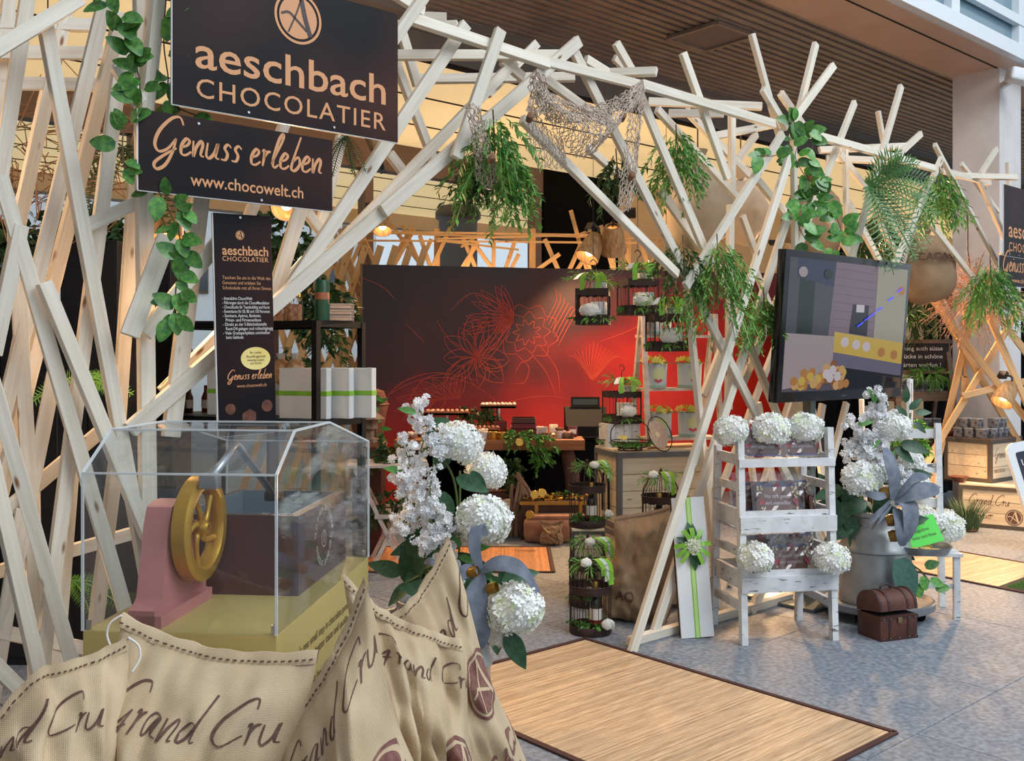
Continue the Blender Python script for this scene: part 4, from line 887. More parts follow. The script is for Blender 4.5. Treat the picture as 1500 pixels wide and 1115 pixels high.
def sprig(mb, p, d, L, n=14, w=.006, ll=.05, droop=.4):
    p = Vector(p); d = Vector(d).normalized(); line = []
    for i in range(7):
        t = i / 6; line.append(p + d * L * t + Vector((0, 0, -droop * L * t * t)))
    mb.tube(line, .0022, 3, caps=False)
    for i in range(n):
        t = .12 + .88 * i / n; k = min(5, int(t * 6)); q = line[k].lerp(line[k + 1], t * 6 - k); tan = (line[k + 1] - line[k]).normalized()
        s_ = tan.orthogonal().normalized(); s_ = Quaternion(tan, random.uniform(0, 6.28)) @ s_; dd = (s_ * .8 + tan * .75).normalized(); x = dd.cross(tan).normalized() * w
        l_ = ll * random.uniform(.7, 1.2); m_ = q + dd * l_ * .5
        mb.add([q, m_ + x, q + dd * l_ + Vector((0, 0, -.15 * l_)), m_ - x], [(0, 1, 2, 3)])
def hanging(label, top, L, n, width, m=None, name='hanging_foliage_plant', seed=0, ll=.046, w=.0085, fan=.5, group='feathery hanging plants'):
    random.seed(seed); t = thing(name, label, 'plant', top, 0, group); mb = MB()
    for i in range(n):
        a = random.uniform(0, 6.28); o = Vector((math.cos(a) * width * .4 * random.random(), math.sin(a) * width * .3 * random.random(), -random.random() * L * .45))
        d = Vector((math.cos(a) * fan, math.sin(a) * fan * .7, -random.uniform(.25, 1.1))); sprig(mb, o, d, L * random.uniform(.3, .6), 15, w, ll, .35)
    mb.build('foliage', m or M_fol, t, fix=False)
    MB().tube([(0, 0, .03), (0.01, 0, -L * .3), (0, .01, -L * .6)], .004, 5).build('stem', M_twig, t); return t
hanging('feathery green plant hanging at the top of the arch left of the net', Pc(722, 170, 3.5), .48, 46, .22, seed=1, ll=.048)
hanging('feathery plant strand dangling below the net beside the arch opening', Pc(745, 230, 3.48), .36, 22, .12, seed=2, ll=.048)
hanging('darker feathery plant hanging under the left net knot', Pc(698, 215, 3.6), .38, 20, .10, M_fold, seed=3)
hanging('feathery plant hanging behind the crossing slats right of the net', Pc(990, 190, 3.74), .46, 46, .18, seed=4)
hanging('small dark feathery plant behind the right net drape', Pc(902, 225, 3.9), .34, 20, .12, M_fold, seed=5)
hanging('feathery plant hanging in the arch leg above the hanging birdcages', Pc(1050, 350, 3.50), .60, 60, .22, seed=6)
hanging('thin feathery plant between arch leg and middle birdcage', Pc(1000, 352, 3.6), .42, 24, .16, M_fold, seed=7)
hanging('feathery plant hanging left of the television', Pc(1118, 428, 3.56), .40, 40, .13, seed=8)
hanging('feathery plant hanging from the slat crossing above right television corner', Pc(1376, 250, 3.54), .50, 50, .22, seed=9, ll=.07)
hanging('yellow green feathery plant hanging at the cut off right sign', Pc(1450, 380, 3.44), .62, 52, .26, seed=10, ll=.07)
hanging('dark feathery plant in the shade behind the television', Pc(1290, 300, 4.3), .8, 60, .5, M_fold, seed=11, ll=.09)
def fern(label, p, n, L, m=None, seed=0, up=.5, name='fern', dirs=None, group='fern fronds'):
    random.seed(seed); t = thing(name, label, 'fern', p, 0, group)
    for i in range(n):
        a = 2 * math.pi * i / n + random.uniform(-.3, .3); d = Vector((math.cos(a), math.sin(a) * .6 - .2, up * random.uniform(.2, 1.3) - .2)) if not dirs else Vector(dirs[i % len(dirs)])
        d.normalize(); mb = MB(); line = [d * L * k / 9 + Vector((0, 0, -.45 * L * (k / 9) ** 2)) for k in range(10)]; mb.tube(line, .003, 4)
        for k in range(1, 10):
            tan = (line[k] - line[k - 1]).normalized(); s_ = tan.cross(Vector((0, -1, .35))).normalized()
            for sg in (-1, 1):
                for h in (0, .5):
                    q = line[k - 1].lerp(line[k], h); l_ = L * .24 * math.sin(math.pi * (k / 10 * .85 + .1)); dd = (s_ * sg + tan * .45).normalized(); x = tan * L * .014
                    mb.add([q, q + dd * l_ * .5 + x, q + dd * l_, q + dd * l_ * .5 - x], [(0, 1, 2, 3)])
        mb.build('frond', m or M_fol, t, fix=False)
    return t
fern('fan of large fern fronds fixed to the slats above the television', Pc(1272, 272, 3.50), 16, .46, mat('fern_green', srgb(92, 136, 66), .5, c2=srgb(70, 116, 62), scale=8), 12, .4, dirs=[(.7, -.3, .9), (.9, -.3, .5), (1, -.3, .2), (1, -.4, -.2), (.8, -.4, -.5), (.6, -.5, -.8), (.35, -.5, -1), (.1, -.5, -1), (.5, -.2, -.6), (.8, -.1, .2), (.6, -.5, .7), (.2, -.6, -.8), (.9, -.6, -.1), (.45, -.3, 1), (.75, -.5, -.7), (.3, -.3, -1)])
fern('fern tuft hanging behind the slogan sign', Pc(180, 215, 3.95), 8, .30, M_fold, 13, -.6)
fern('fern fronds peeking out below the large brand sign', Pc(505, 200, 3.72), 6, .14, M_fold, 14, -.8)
fern('low fern behind the left slats beside the pedestal', Pc(105, 850, 4.3), 8, .22, M_leafb, 15, .5)
fern('small fern behind the left slats near the black cabinet', Pc(118, 560, 4.5), 8, .22, M_leafb, 16, .5)
# ------------------------------------------------------------------ fishing net
M_net = mat('net_cord', srgb(206, 190, 176), .9, c2=srgb(176, 160, 146), scale=20)
net = thing('fishing_net', 'knotted beige fishing net draped under the top of the arch', 'net', Pc(860, 130, 3.5)); no = net.location.copy()
def net_patch(name, top, bot, nu, nv, r=.0028, bulge=.08, jit=.004, seed=0):
    random.seed(seed); T = smooth_line(top, 12); Bt = smooth_line(bot, 12); mb = MB()
    def pt(i, j):
        s_ = i / nu; a = T[int(s_ * (len(T) - 1))]; b = Bt[int(s_ * (len(Bt) - 1))]; f = j / nv; p = a.lerp(b, f); return p - no + NN * (-bulge * math.sin(math.pi * f) * math.sin(math.pi * s_)) + Vector((random.gauss(0, jit), random.gauss(0, jit), random.gauss(0, jit)))
    g = [[pt(i + (.5 if j % 2 else 0), j) if i < nu else pt(nu, j) for i in range(nu + 1)] for j in range(nv + 1)]
    for j in range(nv):
        for i in range(nu + 1):
            for q in ((i, i - 1) if j % 2 == 0 else (i, i + 1)):
                if 0 <= q <= nu: mb.tube([g[j][i], g[j + 1][q]], r, 3, caps=False)
    mb.build(name, M_net, net, fix=False)
def N_(l, c): return [Pc(u, v, c) for u, v in l]
net_patch('drape', N_(((780, 125), (815, 155), (850, 165), (890, 155), (940, 122)), 3.42), N_(((790, 150), (815, 195), (850, 232), (885, 205), (942, 138)), 3.42), 44, 16, .0024, .10, seed=1)
net_patch('drape', N_(((783, 110), (800, 130), (830, 150), (880, 152), (938, 120)), 3.46), N_(((785, 150), (800, 175), (840, 180), (890, 172), (944, 130)), 3.46), 50, 12, .0024, .06, .005, seed=2)
net_patch('drape', N_(((775, 150), (800, 185), (825, 205)), 3.5), N_(((770, 215), (795, 245), (830, 248)), 3.5), 16, 12, .0022, .03, seed=3)
net_patch('hanging_tail', N_(((926, 125), (935, 122), (945, 128)), 3.5), N_(((905, 300), (918, 312), (925, 300)), 3.5), 9, 34, .0023, .02, .005, seed=4)
net_patch('hanging_tail', N_(((683, 155), (692, 150), (704, 160)), 3.44), N_(((700, 262), (712, 278), (728, 262)), 3.5), 9, 24, .0023, .02, .005, seed=5)
net_patch('knot', N_(((778, 112), (788, 104), (798, 112)), 3.40), N_(((774, 165), (788, 170), (800, 162)), 3.40), 10, 14, .0028, .03, .008, seed=6)
for (u, v) in ((776, 172), (912, 172), (720, 232), (925, 258)): MB().lathe([(0, -.028), (.016, -.024), (.016, .024), (0, .028)], Pc(u, v, 3.40) - no, 12, Euler((R(70), R(30), 0)).to_matrix()).build('cork_float', mat('cork', srgb(130, 92, 66), .8), net, 'auto')
# ------------------------------------------------------------------ bamboo mats
def bamboo_mat(label, corner, ux, uy, L, W, sw=.0115, c1=srgb(214, 186, 152), c2=srgb(188, 154, 116), nm='bamboo_a'):
    ux, uy = Vector(ux).normalized(), Vector(uy).normalized(); t = thing('bamboo_mat', label, 'mat', corner)
    t.rotation_euler = (0, 0, math.atan2(ux.y, ux.x)); sgn = 1 if ux.cross(uy).z > 0 else -1
    MB().span(0, L, 0, sgn * W, .001, .004).build('backing', mat('mat_backing', srgb(96, 62, 52), .9), t)
    m = mat(nm, c1, .5, c2=c2, scale=4, stretch=(30, 2, 30), island=.26, bump=.05); mb = MB(); x = .024
    while x < L - .024: mb.span(x, x + sw * .93, sgn * .022, sgn * (W - .022), .003, .0075); x += sw
    o = mb.build('bamboo_strips', m, t); o['kind'] = 'stuff'
    for a, b in (((0, 0), (L, 0)), ((0, W), (L, W)), ((0, 0), (0, W)), ((L, 0), (L, W))): MB().bar((a[0], sgn * a[1], .006), (b[0], sgn * b[1], .006), .026, .008).build('border', mat('mat_border', srgb(74, 44, 40), .85), t)
    return t
k0 = G(857, 937); ka = G(1312, 1075) - k0
bamboo_mat('large pale bamboo mat with dark border in the foreground', k0, ka, (-.735, -.68, 0), ka.length, 1.22)
k1 = G(1385, 829) if False else G(1500, 826)
bamboo_mat('pale bamboo mat in front of the Grand Cru crates at the right edge', G(1352, 800), G(1520, 829) - G(1352, 800), (NN.x, NN.y, 0), 2.4, .95, .014)
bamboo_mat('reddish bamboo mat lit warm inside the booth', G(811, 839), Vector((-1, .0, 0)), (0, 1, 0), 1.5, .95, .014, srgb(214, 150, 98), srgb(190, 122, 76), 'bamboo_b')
gm = thing('turf_mat', 'bright green artificial turf mat cut off at the right edge', 'mat', G(1459, 862)); gm.rotation_euler = (0, 0, TH - R(90))
MB().span(0, 1.2, 0, .6, 0, .008).build('backing', M_dark, gm)
random.seed(3); mb = MB()
for i in range(5000):
    x, y = random.uniform(.05, 1.15), random.uniform(.05, .55); d = Vector((random.gauss(0, .004), random.gauss(0, .004), .018)); mb.add([(x - .0016, y, .008), (x + .0016, y, .008), (x + d.x, y + d.y, .008 + d.z)], [(0, 1, 2)])
mb.build('pile', mat('turf', srgb(78, 160, 52), .7, island=.3), gm, fix=False)['kind'] = 'stuff'
# ------------------------------------------------------------------ white distressed ladder shelf
M_wwood = mat('distressed_white', srgb(226, 228, 230), .6, c2=srgb(206, 208, 210), scale=14, stretch=(1, 1, 1), rnd=.05, bump=.1)
nt = M_wwood.node_tree; b = nt.nodes['Principled BSDF']; src = b.inputs['Base Color'].links[0].from_socket
n_ = nt.nodes.new('ShaderNodeTexNoise'); n_.inputs['Scale'].default_value = 26; n_.inputs['Detail'].default_value = 5; mp_ = nt.nodes.new('ShaderNodeMapping'); mp_.inputs['Scale'].default_value = (.5, 1, 2.6)
nt.links.new(nt.nodes['Vector Math'].outputs[0], mp_.inputs[0]); nt.links.new(mp_.outputs[0], n_.inputs['Vector'])
nt.links.new(_mix(nt, src, _ramp(nt, n_.outputs[0], [(.64, (1, 1, 1)), (.68, (.24, .22, .22))]), 1.0, 'MULTIPLY'), b.inputs['Base Color'])
FL, FR = G(1085, 945), G(1226, 937); sv = FR - FL; SW = sv.length; sA = math.atan2(sv.y, sv.x)
shf = thing('ladder_shelf', 'distressed white wooden ladder shelf with packed chocolate and hydrangeas', 'shelf', FL, sA)
HT = 1.19
def fy(z): return .06 * z / HT
def by(z): return .43 - .07 * z / HT
for x in (.018, SW - .018):
    MB().bar((x, fy(0), 0), (x, fy(HT), HT), .036, .045, (0, 1, 0)).build('leg', M_wwood, shf)
    MB().bar((x, by(0), 0), (x, by(HT - .12), HT - .12), .036, .04, (0, 1, 0)).build('leg', M_wwood, shf)
    for z, h in ((1.02, .045), (.86, .045), (.69, .10), (.50, .045), (.35, .10), (.20, .045)): MB().span(x - .012, x + .012, fy(z), by(z), z - h / 2, z + h / 2).build('side_rung', M_wwood, shf)
for z in (.30, .625, .99):
    nb = 5
    for k in range(nb): MB().span(.03, SW - .03, fy(z) + .02 + k * (by(z) - fy(z) - .02) / nb, fy(z) + .016 + (k + 1) * (by(z) - fy(z) - .02) / nb, z - .012, z).build('shelf_board', M_wwood, shf)
for z0, z1 in ((.285, .372), (.612, .70)):
    MB().span(0.0, SW, fy(z0) - .034, fy(z0) - .012, z0, z1).build('front_rail', M_wwood, shf); MB().span(.01, SW - .01, fy(z0) - .012, fy(z0) + .012, z1, z1 + .03).build('front_rail', M_wwood, shf)
    MB().span(.03, SW - .03, by(z0), by(z0) + .02, z0, z1 + .02).build('back_rail', M_wwood, shf)
MB().span(.0, SW, fy(1) - .034, fy(1) - .010, .975, 1.02).build('front_rail', M_wwood, shf)
MB().span(.08, SW - .12, .06, .09, .637, .69).build('inner_crate_board', wood('grey_board', srgb(150, 138, 132), srgb(120, 108, 102), rnd=.05, ax=0), shf)
M_tab = mat('chocolate_brown', srgb(120, 78, 68), .35, c2=srgb(96, 58, 50), scale=12)
M_cello = clear_mat('cellophane', (.97, .97, .98), .10, .12, .02)
M_red = mat('red_berry', srgb(176, 34, 48), .45); M_blue = mat('blue_edge', srgb(62, 70, 128), .4); M_cream2 = mat('cream_flower', srgb(226, 216, 176), .6)
M_lace = mat('silver_print', srgb(206, 196, 200), .3, .4)
def choc_pack(name='chocolate_pack'):
    t = thing(name, 'x', 'chocolate')
    MB().cbox((0, 0, .075), (.20, .016, .13), .006, 2).build('tablet', M_tab, t, 'auto')
    MB().span(-.10, .10, -.0095, -.0075, .131, .141).span(-.10, .10, -.0095, -.0075, .008, .016).build('border_band', M_blue, t)
    mb = MB(); text_on(mb, 'Wer nicht genießt', (-.062, -.0105, .078), (1, 0, 0), (0, 0, 1), .124, .026); text_on(mb, 'wird ungenießbar', (-.062, -.0105, .048), (1, 0, 0), (0, 0, 1), .124, .026); mb.build('lettering', M_lace, t, fix=False)
    mb = MB(); random.seed(5)
    for x, z in ((0, .136), (-.085, .06), (.085, .06)):
        for q in range(5): floret(mb, (x + random.gauss(0, .007), -.014, z + random.gauss(0, .006)), (random.gauss(0, .3), -1, random.gauss(0, .3)), .010, 5)
    mb.build('red_flower', M_red, t, fix=False); mb = MB()
    for x, z in ((-.085, .12), (.08, .125), (.085, .095), (-.088, .02), (.088, .02)):
        for q in range(6): floret(mb, (x + random.gauss(0, .009), -.014, z + random.gauss(0, .009)), (random.gauss(0, .3), -1, random.gauss(0, .3)), .006, 5)
    mb.build('white_flower', M_cream2, t, fix=False)
    g = [[Vector((-.125 + .25 * i / 12, -.016 - .012 * abs(noise.noise(Vector((i * .9, j * .9, 2.2)))), .0 + .19 * j / 9 + .004 * noise.noise(Vector((i, j, 7)))) ) for i in range(13)] for j in range(10)]
    MB().add([p for r_ in g for p in r_], [(j * 13 + i, j * 13 + i + 1, (j + 1) * 13 + i + 1, (j + 1) * 13 + i) for j in range(9) for i in range(12)]).build('cello_wrap', M_cello, t, False, False)
    return t
cp = choc_pack(); SM = Matrix.Translation(FL) @ Matrix.Rotation(sA, 4, 'Z')
GP = 'chocolate bars in cellophane on the white ladder shelf'
packs = [((.17, .09, 1.02), -3, -10, 'cellophane wrapped chocolate bar on the top shelf, left one', 1.12), ((.41, .09, 1.02), 3, -10, 'cellophane wrapped chocolate bar on the top shelf, right one', 1.12), ((.30, .25, 1.05), 0, -10, 'cellophane wrapped chocolate bar standing behind the top shelf hydrangeas', 1),
 ((.27, .10, .69), -2, -14, 'cellophane wrapped chocolate bar lying foremost on the middle shelf', 1.25), ((.16, .20, .70), 4, -8, 'cellophane wrapped chocolate bar behind on the middle shelf, left one', 1.2), ((.40, .22, .70), -4, -8, 'cellophane wrapped chocolate bar behind on the middle shelf, centre one', 1.2),
 ((.505, .14, .637), 62, -6, 'cellophane wrapped chocolate bar turned sideways on the middle shelf, nearest', 1.1), ((.505, .24, .637), 66, -6, 'cellophane wrapped chocolate bar turned sideways on the middle shelf, farthest', 1.1),
 ((.35, .10, .36), 0, -12, 'cellophane wrapped chocolate bar foremost on the bottom shelf', 1.15), ((.22, .22, .39), 3, -8, 'cellophane wrapped chocolate bar behind on the bottom shelf, left one', 1.2), ((.43, .22, .39), -3, -8, 'cellophane wrapped chocolate bar behind on the bottom shelf, right one', 1.2)]
for i, (p, yaw, lean, lab, sc_) in enumerate(packs):
    o = cp if i == 0 else copy_tree(cp); o['label'] = lab; o['group'] = GP; w = SM @ Vector(p); o.location = w; o.rotation_euler = (R(lean), 0, sA + R(yaw)); o.scale = (sc_, sc_, sc_)
def loose_head(label, p, r, i):
    t = thing('hydrangea', label, 'flower', p, 0, 'loose hydrangea heads on the white ladder shelf'); head(t, Vector((0, 0, 0)), r, i)
    MB().tube([(0, .02, -.02), (.0, .05, -r * .95)], .005, 6).build('stem', M_stem, t); leaf(t, LEAF_D, (.03, .03, -.04), (.6, .2, -.3), (0, -1, 1), .09); return t
for i, (u, v, r, lab) in enumerate(((1071, 632, 25, 'white hydrangea head on the ladder shelf top, leftmost of three'), (1130, 630, 27, 'white hydrangea head on the ladder shelf top, middle of three'), (1180, 628, 26, 'white hydrangea head on the ladder shelf top, rightmost of three'), (1107, 818, 25, 'white hydrangea head at the left end of the bottom tray'), (1219, 818, 25, 'white hydrangea head at the right end of the bottom tray'))):
    loose_head(lab, P(u, v, FL.y + (.1 if v < 700 else -.07) + (.07 if u > 1150 else 0)), r / FPX * FL.y * 1.02, i)
# ------------------------------------------------------------------ flat gift box with ribbon leaning on the slats
q0, q1 = G(998, 936), G(1046, 934); gv = q1 - q0; gw = gv.length
gb = thing('gift_box', 'flat white gift box with lime ribbon and rose leaning on the slats', 'gift box', q0); gb.rotation_euler = (R(-7), R(-2.2), math.atan2(gv.y, gv.x))
GH = .785
MB().cbox((gw / 2, 0, GH / 2), (gw, .012, GH), .002, 1).build('lid', mat('white_card', srgb(228, 232, 234), .5), gb); MB().span(.001, gw - .001, .006, .035, .002, GH - .002).build('base', mat('dark_card', srgb(52, 34, 36), .6), gb)
MB().span(gw * .42, gw * .58, -.0075, -.006, 0, GH).build('ribbon', M_rib, gb); MB().span(gw * .45, gw * .55, -.0085, -.0075, 0, GH).build('ribbon_edge', mat('pale_lime', srgb(190, 226, 140), .4), gb)
rc = Vector((gw * .5, -.03, GH * .655))
for i, (dx, dz, L) in enumerate(((-.1, 1, .13), (.1, .9, .12), (-.8, .5, .10), (.6, .7, .10), (.1, -1, .14), (.3, -.8, .12), (-.6, .1, .09))): leaf(gb, LEAF_D, rc + Vector((0, .008, 0)), (dx, -.15, dz), (0, -1, .2), L)
for i, (dx, dz) in enumerate(((-1, .1), (1, .15), (-.8, -.9), (.5, -.9), (.9, -.5), (.0, .9), (-.4, .8), (.5, .8), (-.9, -.4))):
    d = Vector((dx, 0, dz)).normalized(); MB().strip(smooth_line([rc, rc + d * .05 + Vector((0, -.02, 0)), rc + d * .11 + Vector((0, -.004, -.01))], 4), .026, Vector((-d.z, .3, d.x))).build('bow_tail', M_rib, gb)
rose = MB(); random.seed(9)
for k in range(5):
    for j in range(6):
        a = j * 1.05 + k * .5; r_ = .008 + .008 * k; p = rc + Vector((math.cos(a) * r_, -.03 + .004 * k, math.sin(a) * r_)); floret(rose, p, (math.cos(a) * (.3 + .12 * k), -1, math.sin(a) * (.3 + .12 * k)), .021, 3, .5)
rose.build('rose', mat('rose_white', srgb(232, 238, 214), .6, island=.08), gb, fix=False)
# ------------------------------------------------------------------ leaning sack behind the arch foot
M_burl2 = mat('brown_burlap', srgb(168, 142, 114), .92, c2=srgb(146, 120, 94), scale=5, detail=6, bump=.5, bscale=260)
weave(M_burl2)
ss = Sack('slumped brown burlap sack with AO lettering behind the arch foot', Matrix.Translation(P(929, 520, 5.98) * Vector((1, 1, 0))) @ Matrix.Rotation(R(-6), 4, 'Z') @ Matrix.Rotation(R(9), 4, 'Y') @ Matrix.Rotation(R(-4), 4, 'X'), .42, .66, .27, 23, (-.03, .05), mt=M_burl2, wr=1.9, shear=.30)
ss.block('AO', -.14, .13, .105, .085, M_ink, .03)
# ------------------------------------------------------------------ crates
M_crate = wood('crate_board', srgb(226, 210, 184), srgb(206, 186, 154), knot=srgb(140, 96, 60), ax=0, fine=34)
M_cedge = mat('crate_iron', srgb(112, 112, 114), .5, .4)
M_cedge2 = mat('crate_dark_edge', srgb(84, 78, 72), .6, .2)
def crate(label, loc, rz, W, D, H, n=4, edge=None, me=None, sides=True, lid=None, thick=.035):
    t = thing('wooden_crate', label, 'crate', loc, rz); e = edge or M_cedge; q = thick
    hb = (H - 2 * q) / n
    for i in range(n):
        z0 = q + i * hb
        MB().span(q, W - q, .010, .022, z0 + .002, z0 + hb - .002).build('board', M_crate, t); MB().span(q, W - q, D - .022, D - .010, z0 + .002, z0 + hb - .002).build('board', M_crate, t)
        for x in (.010, W - .022): MB().span(x, x + .012, q, D - q, z0 + .002, z0 + hb - .002).build('board', M_crate, t)
    for x in (0, W - q):
        for y in (0, D - q): MB().span(x, x + q, y, y + q, 0, H).build('corner_post', e, t)
        for z in (0, H - q): MB().span(x, x + q, q, D - q, z, z + q).build('edge_bar', e, t)
    for y in (0, D - q):
        for z in (0, H - q): MB().span(q, W - q, y, y + q, z, z + q).build('edge_bar', e, t)
    nb = max(3, int(D / .11))
    for i in range(nb): MB().span(.004, W - .004, .004 + i * (D - .008) / nb, .002 + (i + 1) * (D - .008) / nb, H, H + .014).build('lid_board', lid or M_crate, t)
    return t
CR = P(905, 520, 6.75); CR.z = .40; cr_rz = R(15.5)
crL = crate('lower weathered wooden crate under the iron edged birdcage crate', (CR.x, CR.y, 0), cr_rz, .76, .46, .385)
crT = crate('iron edged wooden crate carrying the wicker basket and small white ladder', CR, cr_rz, .76, .46, .53)
MB().tube([(-.004, .16, .10), (-.006, .16, .30), (-.006, .18, .36), (-.006, .22, .38), (-.006, .26, .36), (-.006, .28, .30), (-.004, .28, .10)], .009, 6).build('arched_handle', M_dark, crT, True)
CT = CR.z + .53 + .014
# ------------------------------------------------------------------ birdcages
M_iron = mat('rusty_iron', srgb(66, 50, 46), .65, .35, c2=srgb(48, 36, 34), scale=18, bump=.1)
M_bot = mat('dark_bottle', srgb(22, 30, 24), .12, spec=.8); M_foil = mat('gold_foil', srgb(186, 152, 82), .3, .8); M_lab = mat('paper_label', srgb(226, 222, 214), .7); M_wine = mat('red_label', srgb(120, 24, 30), .5)
def round_cage():
    t = thing('birdcage', 'x', 'birdcage'); r = .122
    MB().lathe([(0, 0), (r * .98, 0), (r, .008), (r, .045), (r * .97, .05), (r * .95, .045), (r * .95, .014), (0, .012)], (0, 0, 0), 36).build('base_tray', M_iron, t, 'auto')
    sc = []
    mb = MB(); n = 48
    for k in range(n):
        a0, a1 = 2 * math.pi * k / n, 2 * math.pi * (k + 1) / n; dz = .006 * abs(math.sin(k * math.pi / 4))
        vs = [Vector((rr * math.cos(a), rr * math.sin(a), z)) for a, dzz in ((a0, dz), (a1, .006 * abs(math.sin((k + 1) * math.pi / 4)))) for rr, z in ((r, .235 - dzz), (r * 1.015, .275))]
        mb.add(vs, [(0, 2, 3, 1)])
    mb.build('scalloped_band', M_iron, t); MB().tube([(r * 1.02 * math.cos(a * .2618), r * 1.02 * math.sin(a * .2618), .276) for a in range(24)], .004, 5, True).build('ring', M_iron, t)
    mb = MB()
    for k in range(20):
        a = 2 * math.pi * k / 20; c_, s_ = math.cos(a), math.sin(a); mb.tube([(r * .97 * c_, r * .97 * s_, .04), (r * .97 * c_, r * .97 * s_, .27), (r * .93 * c_, r * .93 * s_, .32), (r * .74 * c_, r * .74 * s_, .37), (r * .42 * c_, r * .42 * s_, .405), (.012 * c_, .012 * s_, .42)], .0023, 4)
    mb.build('wire_dome', M_iron, t)
    MB().lathe([(0, .41), (.014, .415), (.010, .43), (.012, .44), (0, .45)], (0, 0, 0), 12).build('finial', M_iron, t, True)
    mb = MB(); random.seed(21)
    for i in range(14):
        a = random.uniform(0, 6.28); sprig(mb, (math.cos(a) * .03, math.sin(a) * .03 - .02, .40), (math.cos(a), math.sin(a) - .4, random.uniform(-.1, .5)), random.uniform(.08, .16), 8, .004, .05, .5)
    mb.build('greenery', M_fol, t, fix=False); mb = MB()
    for i in range(16):
        a = random.uniform(0, 6.28); q = random.uniform(.02, .09); sprig(mb, (math.cos(a) * q, math.sin(a) * q, .03), (math.cos(a), math.sin(a), 1), random.uniform(.06, .13), 8, .006, .035, .4)
    mb.build('inner_greenery', M_leafb, t, fix=False)
    inst('white_flower', HEADS[1], t, Matrix.Translation((-.03, -.07, .415)) @ Matrix.Diagonal((.032, .032, .028, 1))); inst('white_flower', HEADS[2], t, Matrix.Translation((.09, -.115, .075)) @ Matrix.Diagonal((.036, .03, .034, 1)))
    for dx, L in ((.05, .11), (.075, .13), (.03, .08)): MB().strip(smooth_line([(.01, -.05, .43), (dx, -.08, .435), (dx + .03, -.105, .40), (dx + .035, -.12, .43 - L)], 5), .026, Vector((1, -.2, .3))).build('ribbon', M_rib if dx != .05 else M_ribw, t)
    return t
def cage_bottle(loc, label):
    t = thing('wine_bottle', label, 'bottle', loc, 0, 'small wine bottles in the birdcages')
    MB().lathe([(0, 0), (.030, 0), (.034, .006), (.034, .15), (.028, .18), (.013, .205), (.012, .215), (0, .215)], (0, 0, 0), 20).build('glass', M_bot, t, 'auto'); MB().lathe([(.0135, .195), (.0135, .272), (.012, .275), (0, .275)], (0, 0, 0), 16).build('foil_cap', M_foil, t, 'auto')
    MB().lathe([(.0345, .06), (.0345, .125)], (0, 0, 0), 20).build('paper_label', M_lab, t, True); MB().lathe([(.0345, .035), (.0345, .058)], (0, 0, 0), 20).build('label_stripe', M_wine, t, True); return t
rcg = round_cage(); GC = 'round iron birdcages with bottles'
c1 = G(865, 926); c2_ = P(861, 520, 6.35) * Vector((1, 1, 0)); c3 = P(860, 520, 6.62) * Vector((1, 1, 0)); c4 = P(968, 520, 6.36) * Vector((1, 1, 0))
for p, h, lab in ((c3, .44, 'small plain crate under the topmost round birdcage'), (c4, .405, 'small plain crate behind the slumped brown sack')): crate(lab, (p.x - .11, p.y - .11, 0), 0, .22, .22, h, 4, M_cedge2, thick=.02)
for i, (p, z, rz, lab) in enumerate(((c1, .0, 0, 'round iron birdcage with bottle on the floor, nearest of the stack'), (c2_, .0, .5, 'round iron birdcage standing right behind the nearest one'), (c3, .456, 1.0, 'round iron birdcage with white blossom raised highest left of the crate'), (c4, .421, -.4, 'round iron birdcage standing behind the slumped brown sack'))):
    o = rcg if i == 0 else copy_tree(rcg); o['label'] = lab; o['group'] = GC; o.location = (p.x, p.y, z); o.rotation_euler = (0, 0, rz)
    cage_bottle((p.x + (.03 if i != 3 else -.01), p.y + .01, z + .013), 'small dark wine bottle with gold foil inside the ' + ('nearest floor birdcage', 'second floor birdcage', 'highest round birdcage', 'birdcage behind the brown sack')[i])
